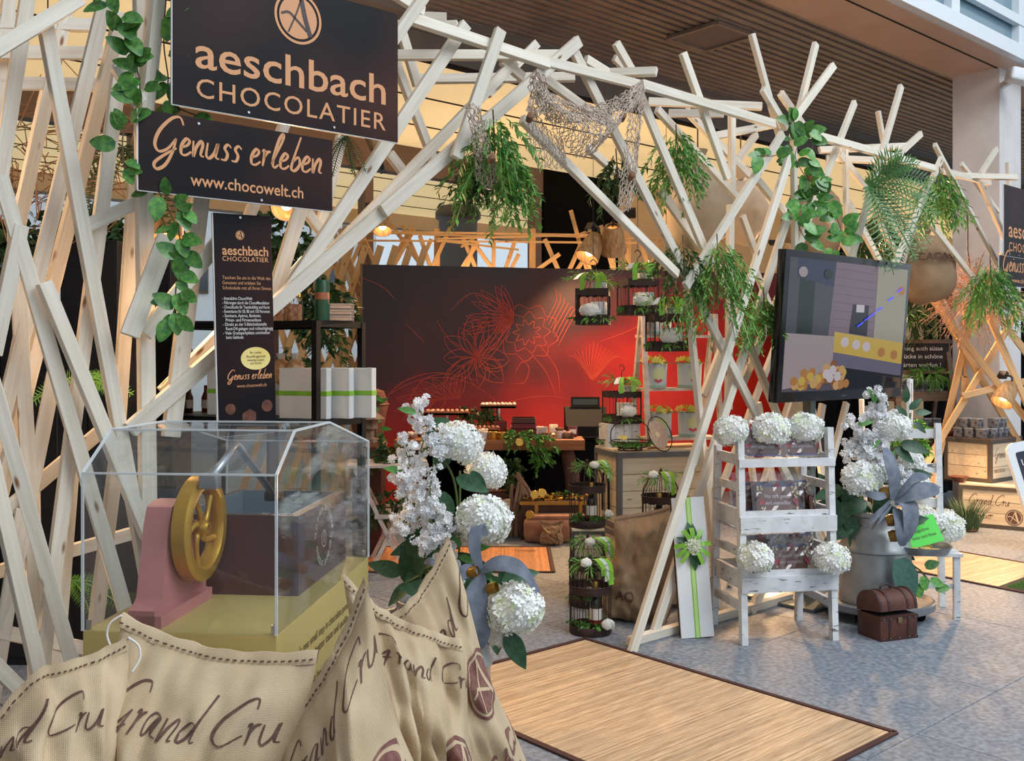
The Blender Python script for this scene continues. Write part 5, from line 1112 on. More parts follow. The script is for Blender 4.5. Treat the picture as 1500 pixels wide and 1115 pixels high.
def square_cage(w=.18, h=.205):
    t = thing('hanging_birdcage', 'x', 'birdcage'); a = w / 2
    MB().span(-a, a, -a, a, 0, .008).span(-a, a, -a - .003, -a, 0, .055).span(-a, a, a, a + .003, 0, .055).span(-a - .003, -a, -a, a, 0, .055).span(a, a + .003, -a, a, 0, .055).build('base_tray', M_iron, t)
    mb = MB()
    for sx, sy, ax in ((0, -1, 0), (0, 1, 0), (-1, 0, 1), (1, 0, 1)):
        for k in range(12):
            u0, u1 = -a + w * k / 12, -a + w * (k + 1) / 12; d0, d1 = .008 * abs(math.sin(k * math.pi / 3)), .008 * abs(math.sin((k + 1) * math.pi / 3)); o_ = a + .002
            f = (lambda u, z: (u, sy * o_, z)) if ax == 0 else (lambda u, z: (sx * o_, u, z)); mb.add([f(u0, h - .045 + d0), f(u1, h - .045 + d1), f(u1, h), f(u0, h)], [(0, 1, 2, 3)])
    mb.build('scalloped_band', M_iron, t)
    for x in (-a, a):
        for y in (-a, a): MB().bar((x, y, 0), (x, y, h), .007, .007).build('corner_post', M_iron, t)
    mb = MB()
    for k in range(1, 7):
        u = -a + w * k / 7
        for y in (-a, a): mb.tube([(u, y, .05), (u, y, h)], .0014, 4); mb.tube([(y, u, .05), (y, u, h)], .0014, 4)
        for sg in (-1, 1): mb.tube([(u, sg * a, h), (u * .6, sg * a * .55, h + .05), (0, 0, h + .085)], .0014, 4)
    mb.build('wires', M_iron, t)
    MB().tube(smooth_line([(0, 0, h + .08), (0, 0, h + .12), (.02, 0, h + .145), (0, 0, h + .17), (-.018, 0, h + .155)], 6), .003, 6).build('hook', M_iron, t, True)
    MB().span(-.01, .075, -.06, .05, .03, .13).build('white_birdhouse', M_wwood, t); MB().span(.0, .075, -.055, .045, h - .01, h + .035).build('birdhouse_roof', M_wwood, t); mb = MB(); random.seed(31)
    for i in range(14): an = random.uniform(0, 6.28); sprig(mb, (math.cos(an) * .03, math.sin(an) * .03, h + .05), (math.cos(an), math.sin(an) * .7 - .3, random.uniform(-.1, .9)), random.uniform(.07, .16), 5, .004, .06, .3)
    for i in range(14): an = random.uniform(0, 6.28); sprig(mb, (math.cos(an) * .06, math.sin(an) * .06, .03), (math.cos(an), math.sin(an) - .3, .6), random.uniform(.05, .11), 8, .006, .035, .5)
    mb.build('greenery', M_fol, t, fix=False)
    inst('white_flower', HEADS[0], t, Matrix.Translation((-.01, -a - .015, .08)) @ Matrix.Diagonal((.055, .035, .040, 1)))
    for dx, L, m in ((-.03, .10, M_rib), (.02, .09, M_rib), (-.05, .04, M_ribw), (.04, .05, M_rib)): MB().strip(smooth_line([(0, -.02, h + .085), (dx, -.06, h + .09), (dx * 1.7, -.09, h + .06), (dx * 1.8, -.10, h + .09 - L)], 5), .03, Vector((1, -.3, .2))).build('ribbon', m, t)
    return t
sq = square_cage(); GQ = 'square iron birdcages'
for i, (u, v, Y, rz, lab) in enumerate(((869, 476, 6.35, -10, 'square iron birdcage hanging lowest left in front of the red backdrop'), (934, 462, 6.35, 14, 'square iron birdcage on a hook, middle of the hanging ones'), (976, 515, 6.1, 8, 'square iron birdcage with white blossom hanging in front of the arch leg'))):
    o = sq if i == 0 else copy_tree(sq); o['label'] = lab; o['group'] = GQ; o.location = P(u, v, Y); o.rotation_euler = (0, 0, R(rz)); o.scale = (1.12, 1.12, 1.12)
    top = P(u, v, Y) + ZZ * .415; c_ = NN.dot(top); w = thing('hanging_wire', ('thin wire holding the left hanging birdcage', 'thin wire holding the hooked middle birdcage', 'thin wire holding the birdcage at the arch leg')[i], 'wire', top); MB().tube([(0, 0, 0), (0, 0, 3.05 - top.z)], .0018, 4).build('cord', M_dark, w)
# white block with the fourth square cage on the big crate
CM = Matrix.Translation(CR) @ Matrix.Rotation(cr_rz, 4, 'Z')
def onc(x, y, z=0): return CM @ Vector((x, y, .544 + z))
wbk = thing('white_box', 'small white plank box on the iron edged crate under a birdcage', 'box', onc(.02, .24), cr_rz)
for i in range(4): MB().span(i * .062, i * .062 + .059, 0, .18, 0, .165).build('plank', M_wwood, wbk)
o = copy_tree(sq); o['label'] = 'square iron birdcage standing on the small white plank box'; o['group'] = GQ; o.location = onc(.16, .33, .166); o.rotation_euler = (0, 0, R(22))
# wire basket, wicker plate
bs = thing('wire_basket', 'round wire basket with succulents on the front edge of the iron crate', 'basket', onc(.10, .02, 0))
for z, r in ((.006, .085), (.03, .115), (.065, .135)): MB().tube([(r * math.cos(a * .2618), r * math.sin(a * .2618), z) for a in range(24)], .004, 5, True).build('wire_ring', M_iron, bs)
for k in range(12): a = k * .5236; MB().tube([(.04 * math.cos(a), .04 * math.sin(a), .004), (.115 * math.cos(a), .115 * math.sin(a), .03), (.137 * math.cos(a), .137 * math.sin(a), .067)], .0022, 4).build('rib_wire', M_iron, bs)
MB().tube(smooth_line([(-.135, 0, .065), (-.12, 0, .16), (0, 0, .23), (.12, 0, .16), (.135, 0, .065)], 6), .004, 6).build('handle', M_iron, bs, True)
mb = MB(); random.seed(8)
for i in range(40): a = random.uniform(0, 6.28); q = random.uniform(0, .1); sprig(mb, (math.cos(a) * q, math.sin(a) * q, .02), (math.cos(a) * .7, math.sin(a) * .7, .8), random.uniform(.04, .09), 9, .007, .03, .4)
mb.build('succulents', M_leafb, bs, fix=False)
mb = MB()
for i in range(10): a = random.uniform(0, 6.28); floret(mb, (math.cos(a) * .07, math.sin(a) * .07, .09), (math.cos(a), math.sin(a) - .5, 1), .02, 5)
mb.build('yellow_flower', M_yellow, bs, fix=False)
bs2 = copy_tree(bs); bs2['label'] = 'round wire basket with succulents at the rear left corner of the iron crate'; bs['group'] = bs2['group'] = 'wire baskets'; bs2.location = onc(.115, .0, 0) + Vector((-.22, .42, 0)); bs2.scale = (.8, .8, .8); bs2.location = onc(-.02, .36, .0)
bs2.location = onc(.115, .36, 0); bs2.location.x -= .02
wp_ = thing('wicker_plate', 'round pale wicker plate with printed rose leaning in a wire ring', 'plate', onc(.30, .03, .10), 0); wp_.rotation_euler = (R(68), R(24), R(35))
MB().lathe([(0, 0), (.085, 0), (.10, .008), (.102, .014), (.095, .016), (0, .010)], (0, 0, 0), 32).build('disc', mat('pale_wicker', srgb(206, 184, 164), .8, c2=srgb(186, 160, 140), scale=60, bump=.3), wp_, 'auto')
MB2().put(*disc2(0, 0, .05)).on(MB(), (0, 0, .0115), (1, 0, 0), (0, 1, 0)).build('print', mat('label_print', srgb(224, 208, 170), .7, c2=srgb(196, 120, 110), scale=22, lo=.5, hi=.7), wp_, fix=False)
MB().tube([(.125 * math.cos(a * .2618), .125 * math.sin(a * .2618), .03) for a in range(24)], .004, 5, True).build('wire_ring', M_iron, wp_)
# small white ladder with printed flower pots
ld = thing('small_ladder', 'whitewashed step ladder shelf holding printed flower pots', 'ladder', onc(.27, .10, 0), cr_rz)
Wl = .56
M_ww2 = mat('whitewash', srgb(222, 206, 196), .7, c2=srgb(196, 176, 164), scale=16, bump=.1)
for x in (0, Wl):
    MB().bar((x, 0, 0), (x, .10, .95), .03, .035, (0, 1, 0)).build('post', M_ww2, ld); MB().bar((x, .34, 0), (x, .13, .95), .03, .035, (0, 1, 0)).build('post', M_ww2, ld)
for z in (.05, .40, .78): MB().span(-.01, Wl + .01, .02 + .1 * z, .22, z, z + .02).build('step', M_ww2, ld)
M_pot = mat('printed_tin', srgb(206, 216, 222), .45, c2=srgb(186, 200, 210), scale=9); M_potb = mat('mint_band', srgb(150, 190, 180), .5)
M_pg = mat('green_spot', srgb(205, 216, 170), .6); M_pr = mat('rose_spot', srgb(206, 86, 104), .6)
def pot():
    t = thing('flower_pot', 'x', 'flower pot')
    MB().lathe([(0, 0), (.078, 0), (.082, .004), (.088, .165), (.091, .168), (.091, .175), (.085, .172), (.080, .15), (0, .15)], (0, 0, 0), 32).build('tin', M_pot, t, 'auto'); MB().lathe([(.0835, .004), (.0842, .022)], (0, 0, 0), 32).build('band', M_potb, t, True)
    def cur(mb, a0, z0, r, m_n, m):
        vs = []; n = 16
        for ring in range(4):
            for j in range(n): an = 2 * math.pi * j / n; x, z = r * ring / 3 * math.cos(an), r * ring / 3 * math.sin(an); q = a0 + x / .086; rr = .0855 + .03 * (z0 + z) / .17 * .2; vs.append((rr * math.sin(q), -rr * math.cos(q), z0 + z))
        mb.add(vs, [(i * n + j, i * n + (j + 1) % n, (i + 1) * n + (j + 1) % n, (i + 1) * n + j) for i in range(3) for j in range(n)]); return mb
    cur(MB(), -.25, .10, .048, '', M_pg).build('printed_medallion', M_pg, t, fix=False); mb = MB()
    for a, z in ((-.5, .055), (-.3, .048), (-.1, .056)): cur(mb, a, z, .011, '', M_pr)
    mb.v = [tuple(Vector(p) * 1.004) for p in mb.v]; mb.build('printed_rose', M_pr, t, fix=False); mb = MB(); random.seed(12)
    for i in range(26): a = random.uniform(0, 6.28); q = random.uniform(.0, .095); floret(mb, (math.cos(a) * q, math.sin(a) * q, .185 + random.uniform(0, .035)), (math.cos(a), math.sin(a) - .4, .8), .026, 5)
    mb.build('yellow_flowers', M_yellow, t, fix=False)
    for i in range(8): a = i * .785 + .3; leaf(t, LEAF_D if i % 2 else LEAF_B, (math.cos(a) * .05, math.sin(a) * .05, .165), (math.cos(a), math.sin(a), .35), (0, 0, 1), .10)
    return t
LM = Matrix.Translation(onc(.27, .10, 0)) @ Matrix.Rotation(cr_rz, 4, 'Z'); pt0 = pot(); GPt = 'printed tin flower pots on the small ladder'
for i, (x, z, lab) in enumerate(((.13, .07, 'printed tin pot with yellow flowers on the lowest ladder step, left one'), (.37, .07, 'printed tin pot with yellow flowers on the lowest ladder step, right one'), (.10, .42, 'printed tin pot with yellow flowers on the middle ladder step, left one'), (.37, .42, 'printed tin pot with yellow flowers on the middle ladder step, right one'), (.14, .80, 'printed tin pot with yellow flowers on the top ladder step'))):
    o = pt0 if i == 0 else copy_tree(pt0); o['label'] = lab; o['group'] = GPt; o.location = LM @ Vector((x, .11 + .03 * z, z)); o.rotation_euler = (0, 0, cr_rz + .1 * i)
# ------------------------------------------------------------------ television
TVO = P(1138, 591, 6.0); TW, THh = 1.53, .935
tv = thing('television', 'large black flat television showing a biscuit factory, tilted forward', 'television', TVO); tv.rotation_euler = (R(4.4), 0, R(41))
M_bez = mat('gloss_black', srgb(12, 12, 14), .18, spec=.6); MB().cbox((TW / 2, .035, THh / 2), (TW, .06, THh), .006, 2).build('bezel', M_bez, tv, 'auto')
def em(name, r, g, b, k=.5): return mat(name, srgb(r * .25, g * .25, b * .25), .12, emit=srgb(r, g, b), estr=k)
bz = .045; sx0, sx1, sz0, sz1 = bz, TW - bz, .065, THh - bz
scr = MB().span(sx0, sx1, .0035, .0049, sz0, sz1).build('screen', em('screen_base', 92, 84, 96), tv); kk = 0
def patch(poly, m, d=.0):
    global kk; kk += 1
    MB().add([(sx0 + (sx1 - sx0) * x, .0030 - .00025 * kk * .5, sz0 + (sz1 - sz0) * z) for x, z in poly], [tuple(range(len(poly)))]).build('screen_image', m, scr, fix=False)
e_dk, e_blue, e_green, e_gry = em('scr_dark', 26, 26, 34), em('scr_blue', 48, 52, 84), em('scr_green', 18, 38, 26), em('scr_grey', 74, 72, 82)
e_brick, e_cream, e_yel, e_wht, e_org, e_steel, e_lite, e_mort = em('scr_brick', 132, 112, 124), em('scr_cream', 170, 164, 146), em('scr_yellow', 214, 180, 84), em('scr_white', 172, 158, 160), em('scr_orange', 190, 130, 72), em('scr_steel', 112, 106, 128), em('scr_light', 214, 204, 210), em('scr_mortar', 104, 88, 100)
patch(((0, .42), (.34, .42), (.34, 1), (0, 1)), e_gry); patch(((.08, .44), (.20, .44), (.20, .86), (.08, .86)), e_green); patch(((.06, .86), (.36, .80), (.36, 1), (.06, 1)), e_blue)
patch(((.33, .40), (.72, .40), (.72, 1), (.36, 1)), e_brick)
for r_ in range(9): patch(((.35, .43 + .065 * r_), (.72, .41 + .065 * r_), (.72, .414 + .065 * r_), (.35, .434 + .065 * r_)), e_mort)
patch(((.72, .36), (1, .34), (1, 1), (.72, 1)), e_cream); patch(((.50, .45), (.66, .43), (.66, .68), (.52, .68)), e_dk); patch(((.55, .62), (.62, .62), (.62, .68), (.55, .68)), e_lite)
patch(((0, .02), (.46, .10), (.46, .42), (0, .44)), e_wht); patch(((.38, .30), (1, .20), (1, .38), (.38, .46)), e_yel); patch(((.38, .18), (1, .10), (1, .20), (.38, .30)), e_steel); patch(((.46, 0), (1, 0), (1, .10), (.46, .18)), e_dk)
for x, z, m in ((.47, .38, e_lite), (.57, .36, e_lite), (.66, .345, e_lite), (.80, .30, e_org), (.92, .28, e_org), (.30, .90, e_green), (.95, .82, e_org), (.10, .90, e_wht)):
    patch([(x + .035 * math.cos(a * .5236), z + .04 * math.sin(a * .5236)) for a in range(12)], m)
random.seed(4)
for i in range(40):
    x = random.uniform(.06, .50); zt = .06 + .17 * max(0, 1 - abs(x - .32) / .28); z = random.uniform(.03, zt + .02); q = [(x + .028 * math.cos(a * .785), z + .036 * math.sin(a * .785)) for a in range(8)]
    patch(q, (e_org, e_yel, e_org, em('scr_tan', 214, 168, 110), em('scr_brown', 150, 92, 52))[i % 5])
for x, z in ((.33, .13), (.38, .16), (.42, .11), (.36, .10)): patch([(x + .03 * math.cos(a * .785), z + .04 * math.sin(a * .785)) for a in range(8)], e_lite)
e_bl2 = em('scr_cyan', 60, 70, 255, 1.2)
for x, z in ((.56, .50), (.62, .55), (.66, .58), (.72, .63), (.82, .72), (.90, .80)): patch(((x, z), (x + .05, z + .035), (x + .05, z + .048), (x, z + .013)), e_bl2)
text_on(MB(), 'SONY', (TW * .48, .0040, .02), (1, 0, 0), (0, 0, 1), .06, .02).build('maker_lettering', M_chrome, tv, fix=False)
MB().cbox((TW / 2, .09, .45), (.5, .06, .4), .01, 2).build('rear_housing', M_bez, tv)
tc_ = Matrix.Translation(TVO) @ Matrix.Rotation(R(41), 4, 'Z'); tp = tc_ @ Vector((.62, .17, 0))
std = thing('television_stand', 'grey metal pole stand carrying the television', 'stand', (tp.x, tp.y, 0), R(41)); M_stand = mat('stand_grey', srgb(104, 112, 112), .4, .6)
MB().span(-.03, .03, -.03, .03, .02, 1.9).build('pole', M_stand, std); MB().cbox((0, 0, .012), (.7, .5, .022), .006, 2).build('foot_plate', M_stand, std); MB().span(-.2, .2, -.06, -.03, 1.5, 1.62).build('mount', M_stand, std)
# ------------------------------------------------------------------ little treasure chest
h0, h1 = G(1290, 941), G(1344, 934); hv = h1 - h0; hw = hv.length; hd = .19
ch = thing('treasure_chest', 'small brown leather treasure chest with slightly open domed lid', 'chest', h0, math.atan2(hv.y, hv.x))
M_lea = mat('brown_leather', srgb(98, 52, 40), .38, c2=srgb(70, 36, 28), scale=7, bump=.08); M_lead = mat('dark_leather', srgb(58, 32, 28), .45); M_stud = mat('stud_brass', srgb(150, 130, 100), .3, .8)
MB().cbox((hw / 2, hd / 2, .068), (hw, hd, .136), .005, 2).build('body', M_lea, ch, 'auto'); MB().span(.012, hw - .012, .012, hd - .012, .134, .139).build('dark_opening', M_dark, ch)
lidM = Matrix.Translation((0, hd, .142)) @ Matrix.Rotation(R(-7), 4, 'X')
pr = [(-hd, 0)] + [(-hd / 2 + hd / 2 * math.cos(R(180 - a)), .028 + hd * .44 * math.sin(R(180 - a)) ** .9) for a in range(0, 181, 15)] + [(0, 0)]
lid = MB().prism(pr, -.003, hw + .003).xf(lidM).build('lid', M_lea, ch, 'auto')
for x in (hw * .22, hw * .72):
    k = len(pr); MB().prism([(y * 1.012, z * 1.03 + .001) for y, z in pr], x, x + .016).xf(lidM).build('lid_strap', M_lead, lid); MB().span(x, x + .016, -.003, 0, .004, .132).build('strap', M_lead, ch)
for x in (.008, hw - .008): MB().prism([(y * 1.012, z * 1.03 + .001) for y, z in pr], x - .008, x + .008).xf(lidM).build('lid_trim', M_lead, lid)
for z in (.008, .126): MB().span(-.002, hw + .002, -.003, 0, z - .008, z + .008).build('trim', M_lead, ch)
MB().tube(smooth_line([(hw * .36, -hd * .5, .105), (hw * .38, -hd * .5, .128), (hw * .5, -hd * .5, .136), (hw * .62, -hd * .5, .128), (hw * .64, -hd * .5, .105)], 5), .006, 6).xf(lidM).build('carry_handle', M_lead, ch, True)
MB().cbox((hw / 2, -.005, .112), (.028, .008, .034), .003, 2).build('clasp', M_stud, ch, 'auto')
for x in (.02, hw * .26, hw * .5, hw * .76, hw - .02):
    for z in (.014, .122): MB().blob((x, -.004, z), .004, None, 8, 5).build('stud', M_stud, ch, True)
# ------------------------------------------------------------------ white chair with metal tray
cf = P(1358, 520, 6.02) * Vector((1, 1, 0)); chr_ = thing('white_chair', 'small distressed white wooden chair carrying a metal tray', 'chair', cf, R(-8))
for x, y, h in ((-.15, 0, .38), (.17, 0, .38)): MB().span(x - .018, x + .018, y - .018, y + .018, 0, h).build('leg', M_wwood, chr_)
for x in (-.15, .17): MB().bar((x, .30, 0), (x, .40, 1.16), .036, .036, (0, 1, 0)).build('leg', M_wwood, chr_)
for k in range(4): MB().span(-.18, .20, -.03 + k * .088, .05 + k * .088, .38, .40).build('seat_slat', M_wwood, chr_)
for z in (.62, .84, 1.06): MB().span(-.14, .16, .30 + z * .09, .325 + z * .09, z, z + .06).build('back_slat', M_wwood, chr_)
MB().span(-.15, .17, .0, .02, .18, .21).build('stretcher', M_wwood, chr_)
ty = thing('metal_tray', 'round galvanised tray with cookies on the white chair', 'tray', cf + Vector((-.03, .02, .401)))
MB().lathe([(0, 0), (.155, 0), (.175, .045), (.182, .047), (.178, .040), (.158, .006), (0, .004)], (0, 0, 0), 40).build('pan', M_can, ty, 'auto')
random.seed(6)
for i in range(7):
    a = i * .9; o = MB().lathe([(0, 0), (.03, 0), (.036, .006), (.03, .014), (0, .016)], (0, 0, 0), 16).build('cookie', mat('cookie', srgb(222, 186, 120), .8, c2=srgb(200, 156, 90), scale=30), None, True)
    o.location = ty.location + Vector((.075 * math.cos(a), .075 * math.sin(a) - .03, .006 + .012 * (i % 3))); tag(o, 'pale round cookie %s on the metal tray' % ('at the right edge', 'behind the right one', 'farthest back', 'behind the left one', 'at the left edge', 'nearest the rim', 'front right')[i], 'cookie', 'cookies on the metal tray')
nb = P(1332, 806, 6.16); nt_ = thing('green_note', 'neon green handwritten note standing in the metal tray', 'note', cf + Vector((-.095, -.02, .425))); nt_.rotation_euler = (R(-24), R(-14), R(2))
MB().span(0, .20, 0, .002, 0, .17).build('paper', mat('neon_green', srgb(98, 226, 92), .7), nt_); mb = MB()
for s_, z, w_ in (('Die süsseste', .125, .11), ('Schlagsahne', .085, .12), ('bietet nach Ihnen', .045, .15)): text_on(mb, s_, (.02, -.001, z), (1, 0, 0), (0, 0, 1), w_, .03)
mb.build('lettering', M_txt, nt_, fix=False)
fr = thing('standing_frame', 'narrow white wooden frame standing right of the television', 'frame', P(1332, 660, 6.9)); fr.rotation_euler = (0, R(4), R(60))
for x in (-.06, .06): MB().span(x - .016, x + .016, -.01, .01, -.05, .50).build('stile', M_wwood, fr)
for z in (-.05, .18, .47): MB().span(-.05, .05, -.009, .009, z, z + .03).build('rail', M_wwood, fr)
MB().bar((0, .01, .2), (0, .25, -1.0), .025, .02).build('prop', M_wwood, fr)
# ------------------------------------------------------------------ printed red backdrop
RA = P(531, 520, 10.6); RA.z = 0; RBp = P(920, 520, 11.3); RBp.z = 0; rd = (RBp - RA).normalized(); RL, RH = 5.0, 2.57
M_redp = mat('red_print', srgb(150, 20, 14), .45); nt = M_redp.node_tree; b = nt.nodes['Principled BSDF']; tc = nt.nodes['Texture Coordinate']
sp = nt.nodes.new('ShaderNodeSeparateXYZ'); nt.links.new(tc.outputs['Object'], sp.inputs[0]); nz = nt.nodes.new('ShaderNodeTexNoise'); nz.inputs['Scale'].default_value = 1.1; nz.inputs['Detail'].default_value = 2; nt.links.new(tc.outputs['Object'], nz.inputs['Vector'])
def mth(op, a, b_): 
    n = nt.nodes.new('ShaderNodeMath'); n.operation = op
    for s_, v in ((n.inputs[0], a), (n.inputs[1], b_)):
        if hasattr(v, 'is_output'): nt.links.new(v, s_)
        else: s_.default_value = v
    return n.outputs[0]
f = mth('ADD', mth('MULTIPLY', sp.outputs[0], .11), mth('MULTIPLY', sp.outputs[2], -.32)); f = mth('ADD', mth('ADD', f, .58), mth('MULTIPLY', nz.outputs[0], .70))
nt.links.new(_ramp(nt, f, [(.30, srgb(30, 14, 20)), (.52, srgb(66, 15, 20)), (.72, srgb(140, 22, 16)), (.95, srgb(196, 38, 22))]), b.inputs['Base Color'])
rb = thing('printed_backdrop', 'large red and black backdrop wall printed with orange line flowers', 'backdrop', RA, math.atan2(rd.y, rd.x))
MB().span(0, RL, 0, .04, 0, RH).build('panel', M_redp, rb); MB().span(-.02, 0, -.01, .05, 0, RH + .01).build('edge_trim', mat('tan_edge', srgb(120, 96, 72), .7), rb)
RI = (Matrix.Translation(RA) @ Matrix.Rotation(math.atan2(rd.y, rd.x), 4, 'Z')).inverted()
def W(u, v):
    a = (u - 750) / FPX; n = Vector((-rd.y, rd.x)); Y = (n.x * RA.x + n.y * RA.y) / (n.x * a + n.y); p = RI @ P(u, v, Y); return Vector((p.x, p.z))
lines = []; random.seed(2)
def petal(cx, cy, a, L, w):
    d = Vector((math.cos(a), math.sin(a))); n = Vector((-d.y, d.x)); c = Vector((cx, cy))
    for sg in (-1, 1): lines.append([c, c + d * L * .35 + n * sg * w, c + d * L * .75 + n * sg * w * .8, c + d * L])
    lines.append([c, c + d * L * .5 + n * w * .1, c + d * L * .85])
for a, L, w in ((2.55, 56, 9), (.45, 44, 10), (5.0, 58, 9), (4.2, 50, 10), (1.1, 40, 9), (2.4, 60, 12), (3.1, 48, 12), (3.7, 55, 13), (.1, 50, 14), (.75, 55, 14), (5.3, 70, 15), (4.6, 62, 14), (1.5, 45, 12)): petal(697, 523, a, L, w)
for i in range(14): a = i * .21; petal(752, 468, 2.2 + a * .8, 30 + 60 * random.random(), 6)
for i in range(9): petal(640 + 4 * i, 585, 2.6 + .28 * i, 30 + 40 * random.random(), 6)
for k in range(3):
    for i in range(9): a = i * .7 + k * .3; r = 12 + 13 * k; lines.append([Vector((772 + r * math.cos(a), 487 + r * math.sin(a) * .9)), Vector((772 + (r + 9) * math.cos(a + .33), 487 + (r + 9) * .9 * math.sin(a + .33))), Vector((772 + r * math.cos(a + .7), 487 + r * .9 * math.sin(a + .7)))])
for pts in (((570, 578), (600, 562), (640, 553), (690, 562), (730, 590)), ((600, 585), (620, 556), (655, 548), (650, 562), (620, 570)), ((735, 592), (770, 583), (810, 581), (870, 592)), ((560, 590), (590, 560), (640, 546), (700, 558)), ((775, 515), (800, 545), (815, 580)), ((790, 505), (815, 540), (820, 575)), ((525, 405), (560, 420), (580, 440)), ((595, 475), (610, 490), (622, 502)), ((755, 545), (765, 530), (775, 540), (768, 560), (752, 562)), ((640, 470), (660, 500), (690, 520)), ((660, 455), (690, 430), (720, 440), (757, 462)), ((880, 500), (920, 485), (950, 470), (1000, 455)), ((590, 600), (600, 585), (615, 590), (612, 604), (600, 605), (598, 596), (606, 593)), ((620, 600), (625, 580), (645, 576), (652, 590), (640, 602), (630, 596), (636, 588))): lines.append([Vector(p) for p in pts])
for i in range(16): x = 830 + i * 6; lines.append([Vector((868, 560)), Vector((868 + (x - 868) * .6, 530 - abs(x - 868) * .1)), Vector((x + 4, 500 + abs(x - 868) * .55))])
for i in range(7): lines.append([Vector((800 + 3 * i, 470 + 6 * i)), Vector((815 + 5 * i, 440 + 3 * i)), Vector((812 + 7 * i, 420 + 8 * i))])
mb = MB()
for l in lines:
    q = smooth_line([W(p.x, p.y) for p in l], 6); v_, f_ = line_quads(q, .0065, True); mb.add([(p.x, -.002, p.y) for p in v_], f_)
mb.build('line_flowers', mat('orange_line', srgb(190, 62, 36), .6), rb, fix=False)
# ------------------------------------------------------------------ plank table with sweets
M_tab2 = wood('table_plank', srgb(164, 104, 62), srgb(126, 76, 44), ax=0, fine=26)
TY = 9.35; tz = .83; tx0, tx1 = (585 - 750) / FPX * TY, (852 - 750) / FPX * TY
tb = thing('plank_table', 'thick brown plank table with sweets in front of the red backdrop', 'table', (0, TY, 0))
for k in range(3): MB().span(tx0, tx1, -.42 + k * .29, -.135 + k * .29, tz - .09, tz).build('plank', M_tab2, tb)
for x in (tx0 + .15, tx1 - .15, (tx0 + tx1) / 2 - .1):
    for y in (-.25, .28): MB().tube(smooth_line([(x, y, 0), (x + .04, y, .4), (x - .02, y, tz - .09)], 4), [.09 - .002 * i for i in range(9)], 9).build('trunk_leg', mat('bark_brown', srgb(94, 62, 50), .9, c2=srgb(66, 42, 36), scale=14, bump=.4), tb, True)
MB().span(tx0 + .05, tx1 - .2, .35, .37, 0, tz - .1).build('black_skirt', M_black, tb)
def item(name, label, cat, u, v, Y=None, z=None, group=None):
    Y = Y or TY; p = P(u, v, Y)
    if z is not None: p.z = z
    return thing(name, label, cat, p, 0, group)
def tray(label, u, z, Y, w, d, truf, raise_=0, m=None, n=(9, 4), r=.018):
    t = item('sweets_tray', label, 'tray', u, 600, Y, z, 'trays of sweets on the plank table'); 
    if raise_: MB().lathe([(0, 0), (.09, 0), (.02, .02), (.02, raise_), (0, raise_)], (0, 0, 0), 16).build('stand', M_chrome, t, 'auto')
    MB().span(-w / 2, w / 2, -d / 2, d / 2, raise_, raise_ + .02).span(-w / 2, w / 2, -d / 2, -d / 2 + .01, raise_, raise_ + .035).build('board', m or M_tab2, t)
    random.seed(int(u)); mb = MB()
    for i in range(n[0]):
        for j in range(n[1]): mb.blob((-w / 2 + w * (i + .5) / n[0] + random.gauss(0, .004), -d / 2 + d * (j + .5) / n[1], raise_ + .02 + r * .8), r * random.uniform(.85, 1.1), None, 7, 5)
    mb.build('truffles', truf, t, True)['kind'] = 'stuff'; return t
M_tr1, M_tr2, M_tr3 = mat('white_truffle', srgb(226, 206, 190), .6, island=.15), mat('dark_truffle', srgb(120, 64, 48), .5, island=.3), mat('wrapped_sweet', srgb(190, 140, 120), .35, .3, island=.4)
tray('raised tray of pale truffles at the left end of the plank table', 655, tz, TY + .1, .42, .2, M_tr3, .20); tray('tray of pale biscuits left on the plank table', 668, tz, TY - .15, .34, .22, M_tr1, .05, n=(7, 4), r=.026)
tray('tray of mixed wrapped sweets in the middle of the plank table', 706, tz, TY - .15, .32, .2, M_tr2, .06, n=(8, 5)); tray('raised tray of white truffles behind the greenery', 730, tz, TY + .2, .34, .18, M_tr1, .26)
def boxes(label, u, z, Y, dims, m, group='boxes of sweets on the plank table', name='sweets_box', band=None):
    t = item(name, label, 'box', u, 600, Y, z, group); MB().cbox((0, 0, dims[2] / 2), dims, .004, 1).build('body', m, t); MB().cbox((0, 0, dims[2] - .006), (dims[0] + .006, dims[1] + .006, .012), .003, 1).build('lid', band or m, t); return t
M_bx1, M_bx2, M_bx3, M_bx4 = mat('maroon_card', srgb(110, 34, 34), .35), mat('brown_card', srgb(84, 46, 36), .4), mat('silver_card', srgb(196, 186, 180), .3, .4), mat('gold_tin', srgb(214, 164, 74), .25, .8)
z_ = tz
for i, (dx, m, h) in enumerate(((.0, M_bx3, .035), (.005, M_bx1, .05), (-.004, M_bx1, .045), (.003, M_bx2, .05))): boxes(('silver box at the bottom of the stack on the table', 'maroon box low in the stack on the table', 'maroon box high in the stack on the table', 'brown box on top of the stack on the table')[i], 767, z_, TY - .15 + dx, (.25 - .012 * i, .17, h), m); z_ += h + .003
boxes('maroon box left of the box stack on the table', 733, tz, TY + .05, (.13, .12, .14), M_bx1); boxes('grey box right of the box stack on the table', 790, tz, TY, (.15, .12, .09), M_bx3); boxes('flat dark box right on the table', 796, tz, TY - .22, (.14, .12, .035), M_bx2)
boxes('flat pale open box near the right table end', 815, tz, TY - .05, (.2, .16, .03), M_crate); boxes('small brown box near the right table end', 832, tz, TY - .2, (.1, .1, .05), M_bx2)
